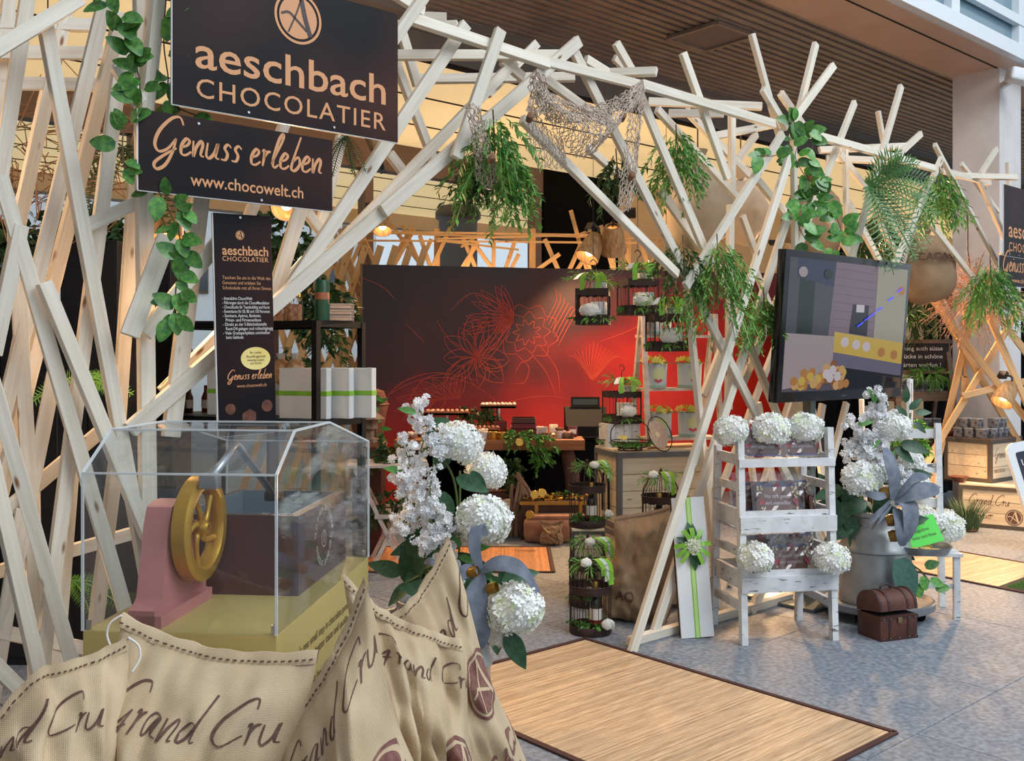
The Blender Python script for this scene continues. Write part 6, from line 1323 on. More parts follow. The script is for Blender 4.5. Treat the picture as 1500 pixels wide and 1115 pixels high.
for i, (u, h) in enumerate(((722, .055), (735, .05))):
    t = item('gold_tin', ('round gold tin on the front table edge, left one', 'round gold tin on the front table edge, right one')[i], 'tin', u, 600, TY - .33, tz, 'gold tins on the plank table'); MB().lathe([(0, 0), (.042, 0), (.043, .003), (.043, h), (.046, h), (.046, h + .014), (.043, h + .017), (0, h + .017)], (0, 0, 0), 24).build('can', M_bx4, t, 'auto'); MB().lathe([(.0465, h + .004), (.0475, h + .007), (.0465, h + .010)], (0, 0, 0), 24).build('lid_rim', M_foil, t, True)
random.seed(66)
for i in range(26):
    u = 604 + i * 9.4; y = TY + random.uniform(-.34, .28); kind_ = i % 3; lab = 'sweets on the plank table, %s item of the loose row' % ('first', 'second', 'third', 'fourth', 'fifth', 'sixth', 'seventh', 'eighth', 'ninth', 'tenth', 'eleventh', 'twelfth', 'thirteenth', 'fourteenth', 'fifteenth', 'sixteenth', 'seventeenth', 'eighteenth', 'nineteenth', 'twentieth', 'twenty-first', 'twenty-second', 'twenty-third', 'twenty-fourth', 'twenty-fifth', 'twenty-sixth')[i]
    t = item(('sweets_bowl', 'sweets_packet', 'sweets_cup')[kind_], ('bowl of ', 'packet of ', 'cup of ')[kind_] + lab, ('bowl', 'packet', 'cup')[kind_], u, 600, y, tz, 'loose sweets on the plank table')
    if kind_ == 1: MB().cbox((0, 0, .05), (.09, .04, .10), .015, 2, Euler((-.2, 0, random.uniform(-.5, .5))).to_matrix()).build('packet', (M_bx3, M_bx1, M_crate, M_tr3)[i % 4], t, 'auto'); MB().box((0, -.03, .05), (.06, .006, .04)).build('label', M_lab, t)
    else:
        MB().lathe([(0, 0), (.035, 0), (.055, .04 + .03 * (kind_ == 2)), (.05, .04 + .03 * (kind_ == 2)), (0, .02)], (0, 0, 0), 16).build('dish', (M_chrome, M_bx4, M_white)[i % 3], t, 'auto'); mb = MB()
        for k in range(16): a = random.uniform(0, 6.28); q = .035 * math.sqrt(random.random()); mb.blob((q * math.cos(a), q * math.sin(a), .045 + .03 * (kind_ == 2) + .012 * random.random()), .014, None, 6, 4)
        mb.build('pralines', (M_tr1, M_tr2, M_tr3)[(i // 3) % 3], t, True)['kind'] = 'stuff'
def bush(label, p, r, n, m=None, seed=0, name='green_garland', group='greenery inside the booth', ll=.05, w=.014):
    random.seed(seed); t = thing(name, label, 'plant', p, 0, group); mb = MB()
    for i in range(n):
        d = Vector((random.gauss(0, 1), random.gauss(0, 1), random.gauss(0, .8) + .3)).normalized(); sprig(mb, Vector((d.x * r[0], d.y * r[1], d.z * r[2])) * random.uniform(.1, .85), d, .08, 7, w, ll, .6)
    mb.build('foliage', m or M_fold, t, fix=False); MB().tube([(-r[0] * .6, 0, 0), (0, 0, .01), (r[0] * .6, 0, 0)], .006, 5).build('stem', M_twig, t); return t
bush('dark green bush behind the sweets on the plank table', P(702, 612, TY + .2), (.22, .12, .14), 60, seed=1); bush('leafy garland creeping over the front table edge', P(765, 640, TY - .40), (.22, .05, .05), 40, M_leafb, 2)
bush('leafy garland hanging from the table edge over the trunk legs', P(795, 665, TY - .44), (.12, .04, .16), 34, M_leafb, 3); bush('leaves beside the driftwood below the table', P(750, 700, TY - .5), (.08, .05, .2), 40, M_fold, 4); bush('leafy tuft in front of the dark treasure trunk', P(785, 738, TY - .6), (.14, .06, .06), 36, M_leafb, 5); bush('leafy tuft right of the small burlap pouch', P(830, 735, TY - .5), (.1, .05, .08), 26, M_leafb, 6)
M_blk0 = mat('matt_black', srgb(24, 22, 24), .8, spec=.2); cr_ = item('cash_register', 'black cash register at the right end of the plank table', 'cash register', 858, 640, 9.6, .83); MB().prism([(-.2, 0), (.2, 0), (.2, .26), (.05, .26), (-.2, .09)], -.2, .2).build('body', M_blk0, cr_); MB().span(-.14, .14, .05, .07, .26, .36).build('display', M_bez, cr_); MB().span(-.12, .12, .046, .05, .285, .34).build('display_glass', mat('lcd', srgb(70, 84, 80), .2), cr_)
pcb = item('register_counter', 'black draped counter carrying the cash register', 'counter', 858, 700, 9.6, 0); MB().cbox((0, .0, .41), (.5, .6, .82), .02, 2).build('draped_body', M_black, pcb); MB().span(-.27, .27, -.32, .32, .80, .828).build('top', M_black, pcb)
ms = item('black_board', 'black display board standing under the plank table', 'board', 810, 690, TY - .3, .42); MB().span(-.18, .18, 0, .02, -.30, .28).build('panel', M_black, ms); MB().span(-.19, .19, -.005, .025, -.42, -.30).build('foot', M_black, ms)
tr_ = item('sea_chest', 'dark open trunk filled with gold coins below the table', 'trunk', 812, 720, TY - .55, .33)
MB().prism([(-.22, -.33), (.2, -.33), (.2, .0), (-.22, .0)], -.30, .34).build('body', mat('trunk_dark', srgb(46, 32, 30), .5, c2=srgb(64, 44, 40), scale=8), tr_); mb = MB(); random.seed(14)
for i in range(160): mb.lathe([(0, 0), (.016, 0), (.016, .003), (0, .003)], (random.uniform(-.28, .32), random.uniform(-.2, .18), random.uniform(.0, .03)), 8, Euler((random.uniform(-.9, .9), random.uniform(-.9, .9), 0)).to_matrix())
mb.build('gold_coins', M_bx4, tr_, fix=False)['kind'] = 'stuff'; MB().span(-.31, .35, -.232, -.22, -.03, .0).build('brass_trim', M_foil, tr_)
for x in (-.18, .2): MB().span(x, x + .03, -.23, -.22, -.33, 0).build('strap', M_foil, tr_)
for i, (u, v, w_, seed_) in enumerate(((805, 735, .30, 31), (808, 745, .17, 33))):
    if i == 0:
        t = item('stone_bench', 'rounded pinkish stone block in front of the trunk', 'stone', 815, 740, TY - .85, .0); MB().cbox((0, 0, .10), (.56, .22, .2), .06, 3).build('block', mat('pink_stone', srgb(176, 132, 108), .85, c2=srgb(150, 108, 88), scale=9, bump=.2), t, 'auto'); MB().cbox((0, .02, .215), (.5, .2, .03), .012, 2).build('slab', mat('pink_stone', (0, 0, 0)), t, 'auto')
    else: Sack('little burlap pouch on the floor before the trunk', Matrix.Translation(P(808, 757, TY - 1.0) * Vector((1, 1, 0))) @ Matrix.Rotation(.1, 4, 'Z'), .20, .17, .14, 35, (.02, .02), name='burlap_pouch', mt=M_burl2)
for i, (u, v, Y) in enumerate(((783, 725, TY - .98), (794, 722, TY - .98), (761, 648, TY - .5), (776, 754, TY - 1.1))):
    o = MB().lathe([(0, 0), (.033, 0), (.036, .003), (.036, .007), (.033, .010), (0, .010)], (0, 0, 0), 20).build('giant_coin', M_bx4, None, 'auto'); o.location = P(u, v, Y); o.rotation_euler = (R(72 + 5 * i), R(8 * i), 0); tag(o, ('giant gold coin leaning on the stone block, left one', 'giant gold coin leaning on the stone block, right one', 'giant gold coin stuck to the front table edge', 'giant gold coin lying on the floor before the trunk')[i], 'coin', 'giant gold coins')
dw = item('driftwood', 'gnarled driftwood stump standing in front of the table leg', 'driftwood', 758, 760, TY - .62, 0); random.seed(15)
for k in range(6):
    x = .03 * (k - 2.5); MB().tube(smooth_line([(x * 2.0 + .02, -.02 * k, 0), (x + .01, -.01 * k, .16), (x * 1.3 + .04, 0, .32), (x * .6 + .05 * math.sin(k), 0, .46 + .02 * k)], 5), [.028 - .0009 * i for i in range(16)], 7).build('root', mat('driftwood_grey', srgb(150, 122, 100), .9, c2=srgb(110, 84, 68), scale=20, stretch=(1, 1, .2), bump=.4), dw, True)
Sack('open pinkish burlap basket of nuts left of the driftwood', Matrix.Translation(P(722, 764, TY - .7) * Vector((1, 1, 0))), .30, .32, .22, 41, (.0, .0), name='nut_sack', mt=M_burlap, neck=1.0, wr=.5)
pp = item('popcorn_bowl', 'pale heap of white chocolate chips under the left table end', 'bowl', 725, 680, TY - .35, .40); MB().lathe([(0, 0), (.10, 0), (.14, .06), (.13, .06), (0, .03)], (0, 0, 0), 20).build('bowl', M_bx2, pp, 'auto'); mb = MB()
for i in range(220): a = random.uniform(0, 6.28); q = .12 * math.sqrt(random.random()); mb.blob((q * math.cos(a), q * math.sin(a), .05 + (.12 - q) * 1.3 * random.random()), .014, None, 6, 4)
mb.build('chips', mat('chips', srgb(240, 226, 176), .6, island=.2), pp, fix=False)['kind'] = 'stuff'
pk = item('shelf_plinth', 'dark plinth under the heap of white chocolate chips', 'plinth', 725, 720, TY - .35, 0); MB().cbox((0, 0, .19), (.3, .3, .38), .01, 1).build('block', M_bx2, pk); MB().span(-.16, .16, -.16, .16, .38, .395).build('top', M_tab2, pk)
# ------------------------------------------------------------------ white folding table with plants, left of the big table
ft = thing('folding_table', 'white folding garden table with crossed legs left of the bouquet', 'table', P(568, 700, 7.6) * Vector((1, 1, 0)), R(8)); zt = .78
for k in range(5): MB().span(-.30, .30, -.25 + k * .1, -.16 + k * .1, zt - .02, zt).build('slat', M_ww2, ft)
for y in (-.22, .20):
    MB().bar((-.25, y, zt - .02), (.12, y, 0), .03, .02, (0, 1, 0)).build('leg', M_ww2, ft); MB().bar((.25, y, zt - .02), (-.12, y, 0), .03, .02, (0, 1, 0)).build('leg', M_ww2, ft)
MB().span(-.10, .12, -.24, -.22, .38, .41).build('stretcher', M_ww2, ft)
bush('moss and pale roses heaped on the white folding table', P(572, 668, 7.6), (.24, .14, .10), 60, M_fold, 7, ll=.05)
bush('mossy mound below the white folding table', P(572, 745, 7.5), (.26, .16, .16), 60, M_fold, 8, ll=.05)
vg = thing('vine_post', 'dry vine post with pale leaves at the left edge of the backdrop', 'vine', P(553, 660, 8.2) * Vector((1, 1, 0))); MB().tube(smooth_line([(0, 0, 0), (.03, 0, .5), (-.02, 0, 1.0), (.02, 0, 1.25)], 5), .02, 7).build('post', M_twig, vg, True); random.seed(19)
for i in range(18): leaf(vg, LEAF_B, (random.gauss(0, .02), -.02, .75 + .03 * i), (random.gauss(0, 1), -.4, random.gauss(0, .6)), (0, -1, .3), .10)
lt = thing('stone_lantern', 'small stone pagoda lantern behind the clear case', 'lantern', P(541, 648, 8.0)); M_st = mat('lantern_stone', srgb(140, 112, 94), .9, c2=srgb(112, 90, 76), scale=20)
MB().lathe([(0, 0), (.09, 0), (.08, .03), (.04, .04), (.04, .10), (.07, .11), (.07, .18), (.05, .19)], (0, 0, 0), 6).build('column', M_st, lt); MB().lathe([(.06, .18), (.13, .19), (.05, .25), (.02, .28), (0, .31)], (0, 0, 0), 6).build('roof', M_st, lt)
ltp = thing('lantern_plinth', 'brown block under the small stone lantern', 'plinth', P(541, 648, 8.0) * Vector((1, 1, 0))); hz_ = P(541, 648, 8.0).z; MB().cbox((0, 0, hz_ / 2), (.24, .24, hz_), .01, 1).build('block', M_bx2, ltp); MB().span(-.13, .13, -.13, .13, hz_ - .03, hz_).build('cap', M_tab2, ltp)
wk = thing('wicker_figure', 'brown wicker torso basket at the left edge of the backdrop', 'basket', P(539, 600, 9.2)); MB().lathe([(0, -.3), (.13, -.3), (.16, -.1), (.19, .05), (.15, .17), (.07, .20), (.06, .24), (0, .24)], (0, 0, 0), 20).build('body', mat('wicker', srgb(112, 62, 46), .8, c2=srgb(82, 44, 34), scale=40, bump=.5), wk, 'auto'); MB().lathe([(.19, .04), (.2, .05), (.19, .06)], (0, 0, 0), 20).build('band', M_twig, wk); MB().tube([(0, 0, -.3), (0, 0, -1.05)], .02, 8).build('pole', M_twig, wk); MB().cbox((0, 0, P(539, 600, 9.2).z * -1 + .02), (.3, .3, .04), .01, 1).build('foot', M_twig, wk)
# ------------------------------------------------------------------ black shelf with gift boxes behind the poster
bsO = P(463, 520, 5.5); bsA = R(-30); bk = thing('black_shelf', 'black metal shelf with white gift boxes behind the tall poster', 'shelf', (bsO.x, bsO.y, 0), bsA); M_bm = mat('black_steel', srgb(22, 22, 26), .45, .3); BW, BD = 1.15, .40
for x in (0, -BW):
    for y in (0, BD): MB().span(x - .018, x + .018, y - .018, y + .018, 0, 1.79).build('post', M_bm, bk)
for z in (1.775, 1.215, .62, .08):
    for y in (0, BD): MB().span(-BW, 0, y - .015, y + .015, z - .018, z + .018).build('rail', M_bm, bk)
    for x in (0, -BW): MB().span(x - .015, x + .015, 0, BD, z - .018, z + .018).build('rail', M_bm, bk)
    MB().span(-BW, 0, 0, BD, z + .008, z + .018).build('shelf_plate', M_bm, bk)
BM = Matrix.Translation((bsO.x, bsO.y, 0)) @ Matrix.Rotation(bsA, 4, 'Z'); M_wc = mat('white_card', (0, 0, 0))
def gbox(label, x, y, z, rz, dims=(.30, .05, .30), lean=0):
    t = thing('ribboned_box', label, 'gift box', BM @ Vector((x, y, z)), bsA + rz, 'white gift boxes with lime ribbon on the black shelf'); t.rotation_euler = (0, R(lean), bsA + rz)
    MB().cbox((0, 0, dims[2] / 2), dims, .003, 1).build('box', M_wc, t); MB().cbox((0, 0, dims[2] * .5), (dims[0] + .003, dims[1] + .003, .028), .001, 1).build('ribbon', M_rib, t); return t
for i in range(3): gbox(('white ribboned box foremost beside the tall poster', 'white ribboned box second behind the poster', 'white ribboned box third, at the shelf end')[i], -.17 + .075 * i, .10 + .11 * i, 1.235, R(8), (.32, .05, .29))
gbox('white ribboned box left of the poster', -.78, .15, 1.235, R(14), (.34, .06, .29)); gbox('white ribboned box lying deeper on the left shelf half', -.62, .28, 1.235, R(14), (.30, .06, .27))
t = thing('green_tube', 'dark green gift tube with copper band on the black shelf', 'tube', BM @ Vector((-.06, .12, 1.794))); MB().lathe([(0, 0), (.042, 0), (.042, .22), (.038, .225), (.038, .232), (0, .235)], (0, 0, 0), 24).build('tube', mat('bottle_green', srgb(28, 84, 56), .3), t, 'auto'); MB().lathe([(.0428, .12), (.0428, .16)], (0, 0, 0), 24).build('band', mat('copper_band', srgb(176, 116, 86), .4, .3), t, True)
for i in range(3):
    t = boxes(('silver box at the bottom on the black shelf', 'silver box in the middle on the black shelf', 'silver box on top on the black shelf')[i], 495, 1.794 + .034 * i, 5.7, (.17, .11, .032), M_bx3, 'silver boxes on the black shelf')
for i, (x, lab) in enumerate(((-.30, 'clear jar of brown sweets on the black shelf beside the slat'), (-.45, 'clear jar of brown sweets behind the tall poster'))):
    t = thing('sweets_jar', lab, 'jar', BM @ Vector((x, .14, 1.794)), 0, 'clear sweets jars'); MB().lathe([(0, 0), (.055, 0), (.058, .005), (.058, .12), (.045, .14), (.045, .15)], (0, 0, 0), 24).build('glass', M_acryl, t, True); MB().lathe([(0, .004), (.052, .004), (.052, .10), (0, .105)], (0, 0, 0), 20).build('sweets', mat('sweet_mix', srgb(150, 80, 56), .5, c2=srgb(214, 170, 120), scale=40), t); MB().lathe([(.048, .145), (.048, .165), (0, .168)], (0, 0, 0), 20).build('lid', M_bx4, t, 'auto')
for i, (x, lab) in enumerate(((-.34, 'clear cellophane bag of sweets hanging inside the black shelf'), (-.45, 'second clear cellophane bag inside the black shelf'))):
    t = thing('sweets_bag', lab, 'bag', BM @ Vector((x, .2, 1.5)), 0, 'sweets bags in the black shelf'); MB().blob((0, 0, 0), (.06, .045, .08), None, 10, 8).build('bag', mat('sweet_mix2', srgb(190, 130, 90), .35, c2=srgb(230, 200, 150), scale=30), t, True); MB().lathe([(.012, .07), (.03, .11), (.0, .10)], (0, 0, 0), 10).build('tied_top', M_acedge, t)
# ------------------------------------------------------------------ dark fixtures and greenery behind the left slats
M_blk = mat('black_lacquer', srgb(18, 16, 18), .5, c2=srgb(28, 24, 26), scale=3)
def cabinet(label, u0, u1, v0, Y, D=.4, lab2=None):
    a = P(u0, v0, Y); w = (u1 - u0) / FPX * Y; t = thing('black_cabinet', label, 'cabinet', (a.x, Y, 0), 0); H = a.z
    MB().cbox((w / 2, D / 2, H / 2), (w, D, H), .004, 1).build('carcass', M_blk, t); MB().span(.01, w / 2 - .004, -.012, 0, .05, H - .02).build('door', M_blk, t); MB().span(w / 2 + .004, w - .01, -.012, 0, .05, H - .02).build('door', M_blk, t); return t
cabinet('tall black cabinet behind the left slats', 88, 172, 352, 5.3); cabinet('broad black cabinet at the left edge behind the slats', -80, 84, 440, 5.1); cabinet('black cabinet between the left slats and the black shelf', 178, 250, 352, 6.2)
sh2 = thing('bottle_shelf', 'dark shelf with small bottles behind the poster', 'shelf', P(225, 540, 6.4) * Vector((1, 1, 0))); 
for z in (1.2, 1.5, 1.8): MB().span(0, .75, 0, .25, z, z + .02).build('board', M_blk, sh2)
for x in (0, .73): MB().span(x, x + .02, 0, .25, 0, 1.82).build('side', M_blk, sh2)
random.seed(5)
for i in range(12):
    z = 1.22 if i < 6 else 1.52; p = sh2.location + Vector((.08 + .11 * (i % 6), .12, z)); t = thing('sauce_bottle', 'small bottle number %s from the left on the %s board of the dark shelf' % (('one', 'two', 'three', 'four', 'five', 'six')[i % 6], ('lower', 'middle')[i // 6]), 'bottle', p, 0, 'bottles on the dark shelf'); t['label'] = 'small dark bottle on the %s board of the dark shelf, %s from left' % (('lower', 'middle')[i // 6], ('first', 'second', 'third', 'fourth', 'fifth', 'sixth')[i % 6])
    MB().lathe([(0, 0), (.026, 0), (.028, .1), (.012, .14), (.012, .18), (0, .18)], (0, 0, 0), 12).build('glass', (M_bot, M_bx2, M_wine)[i % 3], t, True); MB().lathe([(.0285, .03), (.0290, .085)], (0, 0, 0), 12).build('paper_label', M_lab, t, True)
for i, (u, v, Y, r, n) in enumerate(((40, 345, 6.2, (.5, .15, .14), 90), (160, 340, 6.4, (.5, .15, .14), 80), (10, 395, 5.2, (.18, .1, .2), 40), (420, 360, 7.6, (.3, .15, .35), 80), (470, 470, 8.6, (.35, .12, .5), 110), (445, 560, 8.6, (.3, .12, .3), 60))): bush(('long garland above the broad left cabinet', 'long garland above the tall black cabinet', 'leafy cluster at the left picture edge', 'dark palm tuft behind the arch slats beside the poster', 'dark climbing leaves on the lattice above the black shelf', 'dark climbing leaves on the lattice behind the gift boxes')[i], P(u, v, Y), r, n, M_fold, 50 + i, ll=.09, w=.02)
nl = thing('brown_net', 'brown straw net hanging high behind the left slats', 'net', P(70, 215, 4.9)); mb = MB(); random.seed(77)
for i in range(140):
    a = Vector((random.uniform(-.25, .35), random.uniform(-.1, .1), random.uniform(-.3, .25))); mb.tube(smooth_line([a, a + Vector((random.gauss(0, .08), 0, random.gauss(0, .08))), a + Vector((random.gauss(0, .13), .02, random.gauss(0, .13)))], 3), .003, 3, caps=False)
mb.build('mesh_cords', mat('straw_brown', srgb(168, 112, 72), .9), nl, fix=False); MB().tube([(0, 0, .2), (0, 0, .75)], .004, 5).build('cord', M_twig, nl)
# ------------------------------------------------------------------ hanging burlap bundles and sacks in the slats
def bundle(label, p, r, seed, txt=None, m=None, rz=0):
    t = thing('hanging_sack', label, 'sack', p, rz, 'burlap bundles hung in the slats'); vs = []; nu, nv = 28, 20; mb = MB()
    for i in range(nv + 1):
        th = math.pi * i / nv
        for j in range(nu):
            a = 2 * math.pi * j / nu; d = Vector((math.sin(th) * math.cos(a), math.sin(th) * math.sin(a), math.cos(th))); k = 1 + .13 * noise.noise(d * 1.6 + Vector((seed, 0, 0))) + .05 * noise.noise(d * 4.5 + Vector((seed, 3, 0)))
            vs.append(Vector((d.x * r[0], d.y * r[1], d.z * r[2])) * k)
    mb.add(vs, [(i * nu + j, (i + 1) * nu + j, (i + 1) * nu + (j + 1) % nu, i * nu + (j + 1) % nu) for i in range(nv) for j in range(nu)]).build('cloth', m or M_burl2, t, True)
    MB().tube([(0, 0, r[2] * .9), (.0, 0, r[2] + .35)], .006, 5).build('rope', M_twig, t); MB().lathe([(.02, 0), (.05, .05), (.07, .10)], (0, 0, r[2] * .95), 12).build('tied_neck', m or M_burl2, t, True)
    if txt:
        mb = MB(); vs2, fs, w = text_mesh(txt, .02); out = []
        for x, y in vs2: a = (x / w - .5) * 1.1; q = r[0] * 1.1; out.append((math.sin(a) * r[0] * 1.16, -math.cos(a) * r[1] * 1.16, .06 + y * .09))
        mb.add(out, fs).build('lettering', M_ink, t, fix=False)
    return t
M_burl3 = mat('pale_burlap', srgb(196, 182, 162), .92, c2=srgb(176, 160, 140), scale=5, bump=.4, bscale=200); weave(M_burl3)
bundle('big pale burlap bundle hung behind the arch slats', Pc(1022, 302, 4.25), (.25, .22, .30), 1, None, M_burl3); bundle('smaller burlap bundle hung right behind the big pale one', Pc(1085, 310, 4.45), (.20, .2, .25), 2, None, M_burl3)
bundle('burlap bundle with CACAO lettering above the right television corner', P(1356, 395, 8.6), (.26, .22, .30), 3, 'CACAO', M_burl2); bundle('shadowed burlap bundle hung between arch leg and television', Pc(1190, 330, 5.0), (.28, .22, .40), 4)
# ------------------------------------------------------------------ chalkboard rack with jars
RKp = P(1306, 520, 9.85); rk = thing('chalkboard_rack', 'weathered ladder rack with chalkboard and small jars right of the television', 'rack', (RKp.x, RKp.y, 0), R(12)); M_old = wood('old_plank', srgb(128, 104, 86), srgb(96, 76, 62), ax=0, fine=30); RW = .62
for x in (0, RW): MB().bar((x, -.30, 0), (x, .02, 1.80), .05, .04, (0, 1, 0)).build('post', M_old, rk)
for z, h in ((.36, .1), (.76, .1), (1.14, .1)):
    y = -.23 + z * .18; MB().span(-.02, RW + .02, y - .02, y + .34, z, z + .02).build('shelf_board', M_old, rk); MB().span(-.02, RW + .02, y - .04, y - .02, z, z + h).build('front_lip', M_old, rk)
MB().bar((0, .4, 0), (0, .1, 1.6), .04, .03, (0, 1, 0)).build('rear_post', M_old, rk); MB().bar((RW, .4, 0), (RW, .1, 1.6), .04, .03, (0, 1, 0)).build('rear_post', M_old, rk)
cb = MB().span(0, RW - .0, -.03, -.01, 1.44, 1.72).build('chalkboard', mat('slate_black', srgb(34, 32, 34), .8), rk)
for z in (1.41, 1.715): MB().span(-.03, RW + .03, -.04, 0, z, z + .04).build('board_frame', M_old, rk)
mb = MB()
for s_, z, w_ in (('Übung auch süsse', 1.645, .50), ('Glücke in schöne', 1.565, .50), ('Gärten werfen !', 1.48, .48)): text_on(mb, s_, (.05, -.0315, z), (1, 0, 0), (0, 0, 1), w_, .062)
mb.build('lettering', mat('chalk', srgb(222, 220, 220), .9), cb, fix=False)
RM = Matrix.Translation((RKp.x, RKp.y, 0)) @ Matrix.Rotation(R(12), 4, 'Z'); M_jarb = mat('jar_print', srgb(120, 120, 126), .3, c2=srgb(62, 62, 68), scale=26, lo=.45, hi=.6); M_jarl = mat('jar_lid', srgb(196, 198, 204), .3, .7)
def jar():
    t = thing('sweets_tin', 'x', 'tin'); MB().cbox((0, 0, .04), (.085, .085, .08), .006, 2).build('body', M_jarb, t, 'auto'); MB().cbox((0, 0, .085), (.088, .088, .014), .004, 2).build('lid', M_jarl, t, 'auto'); return t
j0 = jar(); n = 0; GJ = 'printed sweets tins'
rows_ = ('first', 'second', 'third', 'fourth', 'fifth', 'sixth')
def put_jar(p, lab, rz=0):
    global n; o = j0 if n == 0 else copy_tree(j0); n += 1; o['label'] = lab; o['group'] = GJ; o.location = p; o.rotation_euler = (0, 0, rz)
for zi, (z, nm) in enumerate(((1.16, 'top'), (.78, 'middle'), (.38, 'bottom'))):
    for i in range(6): y = -.23 + z * .18 + .06; put_jar(RM @ Vector((.05 + .10 * i, y + .04, z)), 'small grey printed tin on the %s rack board, %s from left' % (nm, rows_[i]), R(12))
    for i in range(5 if zi < 2 else 0): y = -.23 + z * .18 + .06; put_jar(RM @ Vector((.09 + .10 * i, y + .04, z + .094)), 'small grey printed tin stacked above the %s rack row, %s from left' % (nm, rows_[i]), R(12))
bush('grassy tuft arching over the rack beside the television', P(1335, 470, 9.9), (.25, .12, .25), 60, M_fold, 61, ll=.16, w=.008); bush('leafy spray between television and chalkboard', P(1345, 440, 10.0), (.2, .1, .2), 40, M_fold, 62, ll=.18, w=.01)
bush('green sprays growing from the top rack board', P(1362, 548, 9.85), (.25, .05, .05), 22, M_leafb, 63, ll=.12, w=.01); bush('green leaves draped over the lower rack boards', P(1335, 640, 8.6), (.14, .08, .16), 30, M_leafb, 64, ll=.08, w=.02)
pd = thing('bamboo_stalk', 'thick green bamboo stalk at the right rack post', 'bamboo', RM @ Vector((RW - .06, .12, 1.16))); 
for k in range(3): MB().lathe([(.028, .0), (.03, .01), (.028, .02), (.028, .29), (.031, .30)], (0, 0, .30 * k), 14).build('segment', mat('bamboo_green', srgb(74, 112, 46), .4), pd, True)
pdl = thing('wooden_paddle', 'wooden paddle leaning on the right rack post', 'paddle', P(1413, 568, 9.6)); MB().span(-.015, .015, -.01, .01, .1, .75).build('handle', M_pine2, pdl); MB().cbox((0, 0, 0), (.075, .02, .24), .009, 3).build('blade', M_pine2, pdl, 'auto')
# ------------------------------------------------------------------ Grand Cru crates
def cru(label, O, rz, W, D, H, **k):
    t = crate(label, O, rz, W, D, H, 3, M_cedge2, **k); hand_on(MB(), 'Grand Cru', (W * .14, .0085, H * .56), (1, 0, 0), (0, 0, 1), W * .58, .06, 1.1).build('script_lettering', M_ink, t, fix=False)
    EMB_A.on(MB(), (W * .78, .0085, H * .30), (1, 0, 0), (0, 0, 1), H * .19).build('emblem', M_ink, t, fix=False); EMB_L.on(MB(), (W * .78, .0075, H * .30), (1, 0, 0), (0, 0, 1), H * .19).build('emblem_letter', M_crate, t, fix=False); text_on(MB(), '100% CACAO', (W * .12, .0085, H * .22), (1, 0, 0), (0, 0, 1), W * .34, .05).build('block_lettering', M_ink, t, fix=False); return t
g0 = G(1404, 770); g1 = G(1492, 778); gd = g1 - g0
cru('lower Grand Cru crate with round emblem beside the grass tuft', g0, math.atan2(gd.y, gd.x), .60, .5, .385)
uc = P(1452, 702, g0.y - .05); ang2 = R(38)
up_c = cru('upper Grand Cru crate carrying small tins, turned corner to camera', (uc.x, uc.y, .40), ang2, .62, .46, .40, lid=M_old)
UM = Matrix.Translation((uc.x, uc.y, .40)) @ Matrix.Rotation(ang2, 4, 'Z')
for i, (x, y, z) in enumerate(((.05, .33, 0), (.05, .22, 0), (.05, .11, 0), (.16, .08, 0), (.28, .08, 0), (.40, .08, 0), (.06, .28, .094), (.05, .16, .094), (.22, .08, .094), (.34, .08, .094))): put_jar(UM @ Vector((x, y, .414 + z)), 'small grey printed tin on the upper Grand Cru crate, %s' % ('rear left one', 'left one', 'front left one', 'first along the front', 'second along the front', 'third along the front', 'rear one of the second layer', 'left one of the second layer', 'front one of the second layer', 'right one of the second layer')[i], ang2)
for i, (q, lab) in enumerate(((P(1393, 635, g0.y + .1), 'dark wooden bowl left of the tins on the upper crate'), (P(1413, 705, g0.y - .1), 'dark wooden bowl on the lower Grand Cru crate'))):
    t = thing('wooden_bowl', lab, 'bowl', (q.x, q.y, .40 if i else .814), 0, 'dark wooden bowls')
    if not i: t.location = UM @ Vector((.08, .42, .414))
    else: t.location = (g0 + Vector((.03, .06, .399)))
    MB().lathe([(0, 0), (.04, 0), (.085, .05), (.09, .055), (.08, .052), (.04, .012), (0, .01)], (0, 0, 0), 24).build('bowl', mat('dark_bowl', srgb(96, 52, 38), .5), t, 'auto'); mb = MB(); random.seed(i)
    for k in range(24): a = random.uniform(0, 6.28); mb.blob((.04 * math.cos(a), .04 * math.sin(a), .04), (.014, .01, .01), None, 6, 4)
    mb.build('cocoa_beans', M_tr2, t, True)['kind'] = 'stuff'
gt = thing('grass_tuft', 'spiky green grass tuft in front of the lower Grand Cru crate', 'grass', G(1412, 776) - Vector((0, .05, 0)), 0); mb = MB(); random.seed(90)
for i in range(220):
    a = random.uniform(0, 6.28); r_ = random.uniform(0, .10); d = Vector((math.cos(a) * random.uniform(.1, .45), math.sin(a) * .35, 1)); L = random.uniform(.2, .36); p = Vector((math.cos(a) * r_, math.sin(a) * r_ * .7, 0)); x = Vector((.003, 0, 0)); m_ = p + d * L * .55; e = p + d * L + Vector((d.x * .1, d.y * .1, -.04)); mb.add([p - x, p + x, m_ + x * .8, m_ - x * .8, e], [(0, 1, 2, 3), (3, 2, 4)])
mb.build('blades', mat('grass_green', srgb(70, 98, 60), .6, island=.35), gt, fix=False); MB().lathe([(0, 0), (.09, 0), (.10, .015), (0, .02)], (0, 0, 0), 14).build('root_ball', M_twig, gt)
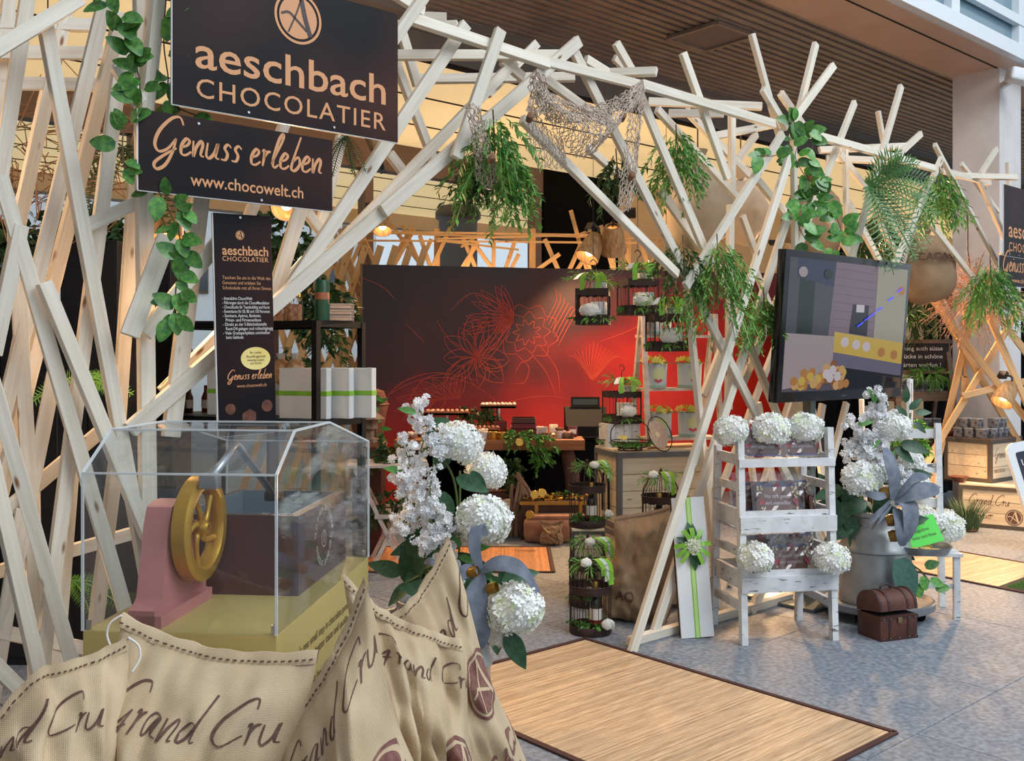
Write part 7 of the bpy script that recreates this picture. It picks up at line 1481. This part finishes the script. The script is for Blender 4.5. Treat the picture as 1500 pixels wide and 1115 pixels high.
# ------------------------------------------------------------------ white framed pavement sign at the right edge
ab = thing('pavement_sign', 'white rounded pavement sign with chalkboard cut off at the right edge', 'sign', G(1522, 812)); ab.rotation_euler = (R(-14), R(-9), R(14)); AW, AH = .60, .90
def rr(x0, x1, z0, z1, r): return [(x1 - r + r * math.cos(R(a)), z1 - r + r * math.sin(R(a))) for a in (0, 30, 60, 90)] + [(x0 + r + r * math.cos(R(a)), z1 - r + r * math.sin(R(a))) for a in (90, 120, 150, 180)] + [(x0 + r + r * math.cos(R(a)), z0 + r + r * math.sin(R(a))) for a in (180, 210, 240, 270)] + [(x1 - r + r * math.cos(R(a)), z0 + r + r * math.sin(R(a))) for a in (270, 300, 330, 360)]
MB().plate(rr(0, AW, .12, AH, .08), 0, .03).build('frame', M_facw, ab); MB().plate(rr(.07, AW - .07, .2, AH - .08, .02), -.004, 0).build('board', mat('slate_blue', srgb(40, 44, 62), .6), ab)
MB().span(.05, .09, .0, .03, 0, .14).build('leg', M_facw, ab); MB().span(AW - .09, AW - .05, .0, .03, 0, .14).build('leg', M_facw, ab); MB().bar((AW * .5, .03, .8), (AW * .5, .42, -.12), .05, .02).build('rear_prop', M_facw, ab); mb = MB()
for s_, z, w_ in (('Umfrage', .70, .34), ('Gewinnen', .61, .38), ('mitmachen', .52, .40)): text_on(mb, s_, (.10, -.0055, z), (1, 0, 0), (0, 0, 1), w_, .085)
mb.build('lettering', mat('chalk', (0, 0, 0)), ab, fix=False)
# pale fabric bundle wrapped round the pillar side, dried shrub
ds = thing('dried_shrub', 'pale dried shrub lit by warm lamps in front of the pillar', 'shrub', P(1425, 430, 8.9)); mb = MB(); random.seed(55)
for i in range(170):
    d = Vector((random.gauss(0, 1), random.gauss(0, .7), random.gauss(0, 1))).normalized(); sprig(mb, d * .1, d, random.uniform(.2, .42), 7, .006, .05, .2)
mb.build('twigs', mat('dry_twig', srgb(212, 170, 140), .9, island=.2), ds, fix=False); MB().tube([(0, 0, 0), (.0, .1, .4), (0, .1, .75)], .006, 6).build('hanging_cord', M_twig, ds, True)
# ------------------------------------------------------------------ warm clamp lamps of the booth, most of them unseen and added for warm light
M_bulb = mat('lit_bulb', (1, .8, .5), .4, emit=(1.0, .72, .38), estr=12.0); M_shade = mat('bamboo_shade', srgb(196, 158, 112), .7, c2=srgb(150, 112, 74), scale=30, stretch=(1, 1, .1)); M_arm = mat('lamp_black', srgb(30, 28, 28), .5)
WARM = (1.0, .60, .30)
def clamp_lamp(label, p, target, power, size=R(110), color=WARM, s=1.0, shade=None):
    t = thing('clamp_lamp', label, 'lamp', p, 0, 'warm clamp lamps of the booth'); d = (Vector(target) - Vector(p)).normalized(); q = d.to_track_quat('-Z', 'Y'); M = q.to_matrix().to_4x4() @ Matrix.Diagonal((s, s, s, 1))
    MB().lathe([(.03, .10), (.045, .10), (.06, .06), (.075, -.06), (.072, -.06), (.055, .055), (.03, .09)], (0, 0, 0), 20).xf(M).build('shade', shade or M_shade, t, 'auto'); MB().blob((0, 0, -.005), (.03, .03, .035), None, 12, 8).xf(M).build('bulb', M_bulb, t, True)
    MB().tube(smooth_line([(0, 0, .10), (.02, 0, .16), (.08, 0, .18)], 5), .008, 6).xf(M).build('arm', M_arm, t, True); MB().box((.10, 0, .18), (.06, .03, .05)).xf(M).build('clamp', M_arm, t)
    l = bpy.data.lights.new('lamp_light', 'SPOT'); l.energy = power; l.color = color; l.spot_size = size; l.spot_blend = .6; l.shadow_soft_size = .05
    o = bpy.data.objects.new('lamp_light', l); col.objects.link(o); o.parent = t; o.matrix_local = Matrix.Translation(d * .075 * s) @ q.to_matrix().to_4x4(); return t
l1 = clamp_lamp('bamboo clamp lamp on the rear fence, left of the two', P(865, 366, 10.0), P(735, 640, 9.3), 330, R(85), s=1.7)
l2 = clamp_lamp('bamboo clamp lamp on the rear fence, right of the two', P(898, 355, 10.0), P(905, 560, 11.0), 170, R(110), s=1.8)
clamp_lamp('added clamp lamp high above the moss table', P(560, 330, 9.4), P(575, 640, 8.4), 90, R(110), s=1.2)
clamp_lamp('glowing clamp lamp behind the ivy left of the poster', Pc(243, 328, 4.0), Pc(230, 600, 3.9), 45, R(150))
clamp_lamp('added clamp lamp behind the slogan sign', Pc(420, 300, 4.7), Pc(330, 420, 3.7), 70, R(140))
clamp_lamp('added clamp lamp high behind the left slats', EN(.6, 4.9, 2.6), EN(1.0, 3.6, 1.9), 50, R(150))
clamp_lamp('added clamp lamp low behind the left slats', EN(.9, 4.7, .5), EN(.9, 3.7, 1.2), 18, R(150))
clamp_lamp('added clamp lamp behind the television slats', EN(7.6, 4.9, 2.5), EN(6.8, 3.7, 1.5), 240, R(150))
clamp_lamp('added clamp lamp low behind the white ladder shelf', EN(6.9, 4.7, .45), EN(6.2, 3.8, 1.15), 60, R(150))
clamp_lamp('clamp lamp above the crates at the right', P(1472, 580, 8.9), P(1420, 680, 8.7), 90, R(150), s=1.3)
clamp_lamp('added clamp lamp high behind the CACAO bundle', EN(9.2, 4.9, 2.7), EN(8.6, 3.8, 2.0), 220, R(150))
clamp_lamp('added clamp lamp inside the arch above the birdcages', EN(4.6, 5.2, 2.75), EN(5.2, 4.2, 2.2), 80, R(150))
clamp_lamp('added ceiling uplighter above the arch', EN(3.6, 5.4, 3.0), EN(3.2, 5.6, 4.5), 60, R(150), (1.0, .66, .40))
clamp_lamp('added clamp lamp hidden behind the red backdrop lighting the fence', Vector((-.4, 11.45, 2.1)), Vector((-.3, 12.0, 3.0)), 38, R(160))  # added pair that turns the fence slats orange
clamp_lamp('second added clamp lamp hidden behind the red backdrop', Vector((1.1, 11.6, 2.1)), Vector((1.1, 12.1, 3.0)), 34, R(160))
for l_, u in ((l1, 850), (l2, 905)): MB().bar((0, .05, .2), P(u, 344, 11.8) - l_.location, .03, .03).build('bracket_bar', M_pine2, l_)
# tiny joined pieces (florets, letters, sprigs) that nobody could pick apart one by one
for o in bpy.data.objects:
    if o.parent and o.type == 'MESH' and o.name.split('.')[0] in ('blossom_spray', 'greenery', 'inner_greenery', 'red_flower', 'white_flower', 'yellow_flowers', 'yellow_flower', 'foliage', 'succulents', 'lettering', 'stitching', 'bullet_list', 'line_flowers', 'mesh_cords', 'twigs', 'blades', 'drape', 'hanging_tail', 'knot', 'wires', 'wire_dome'): o['kind'] = 'stuff'
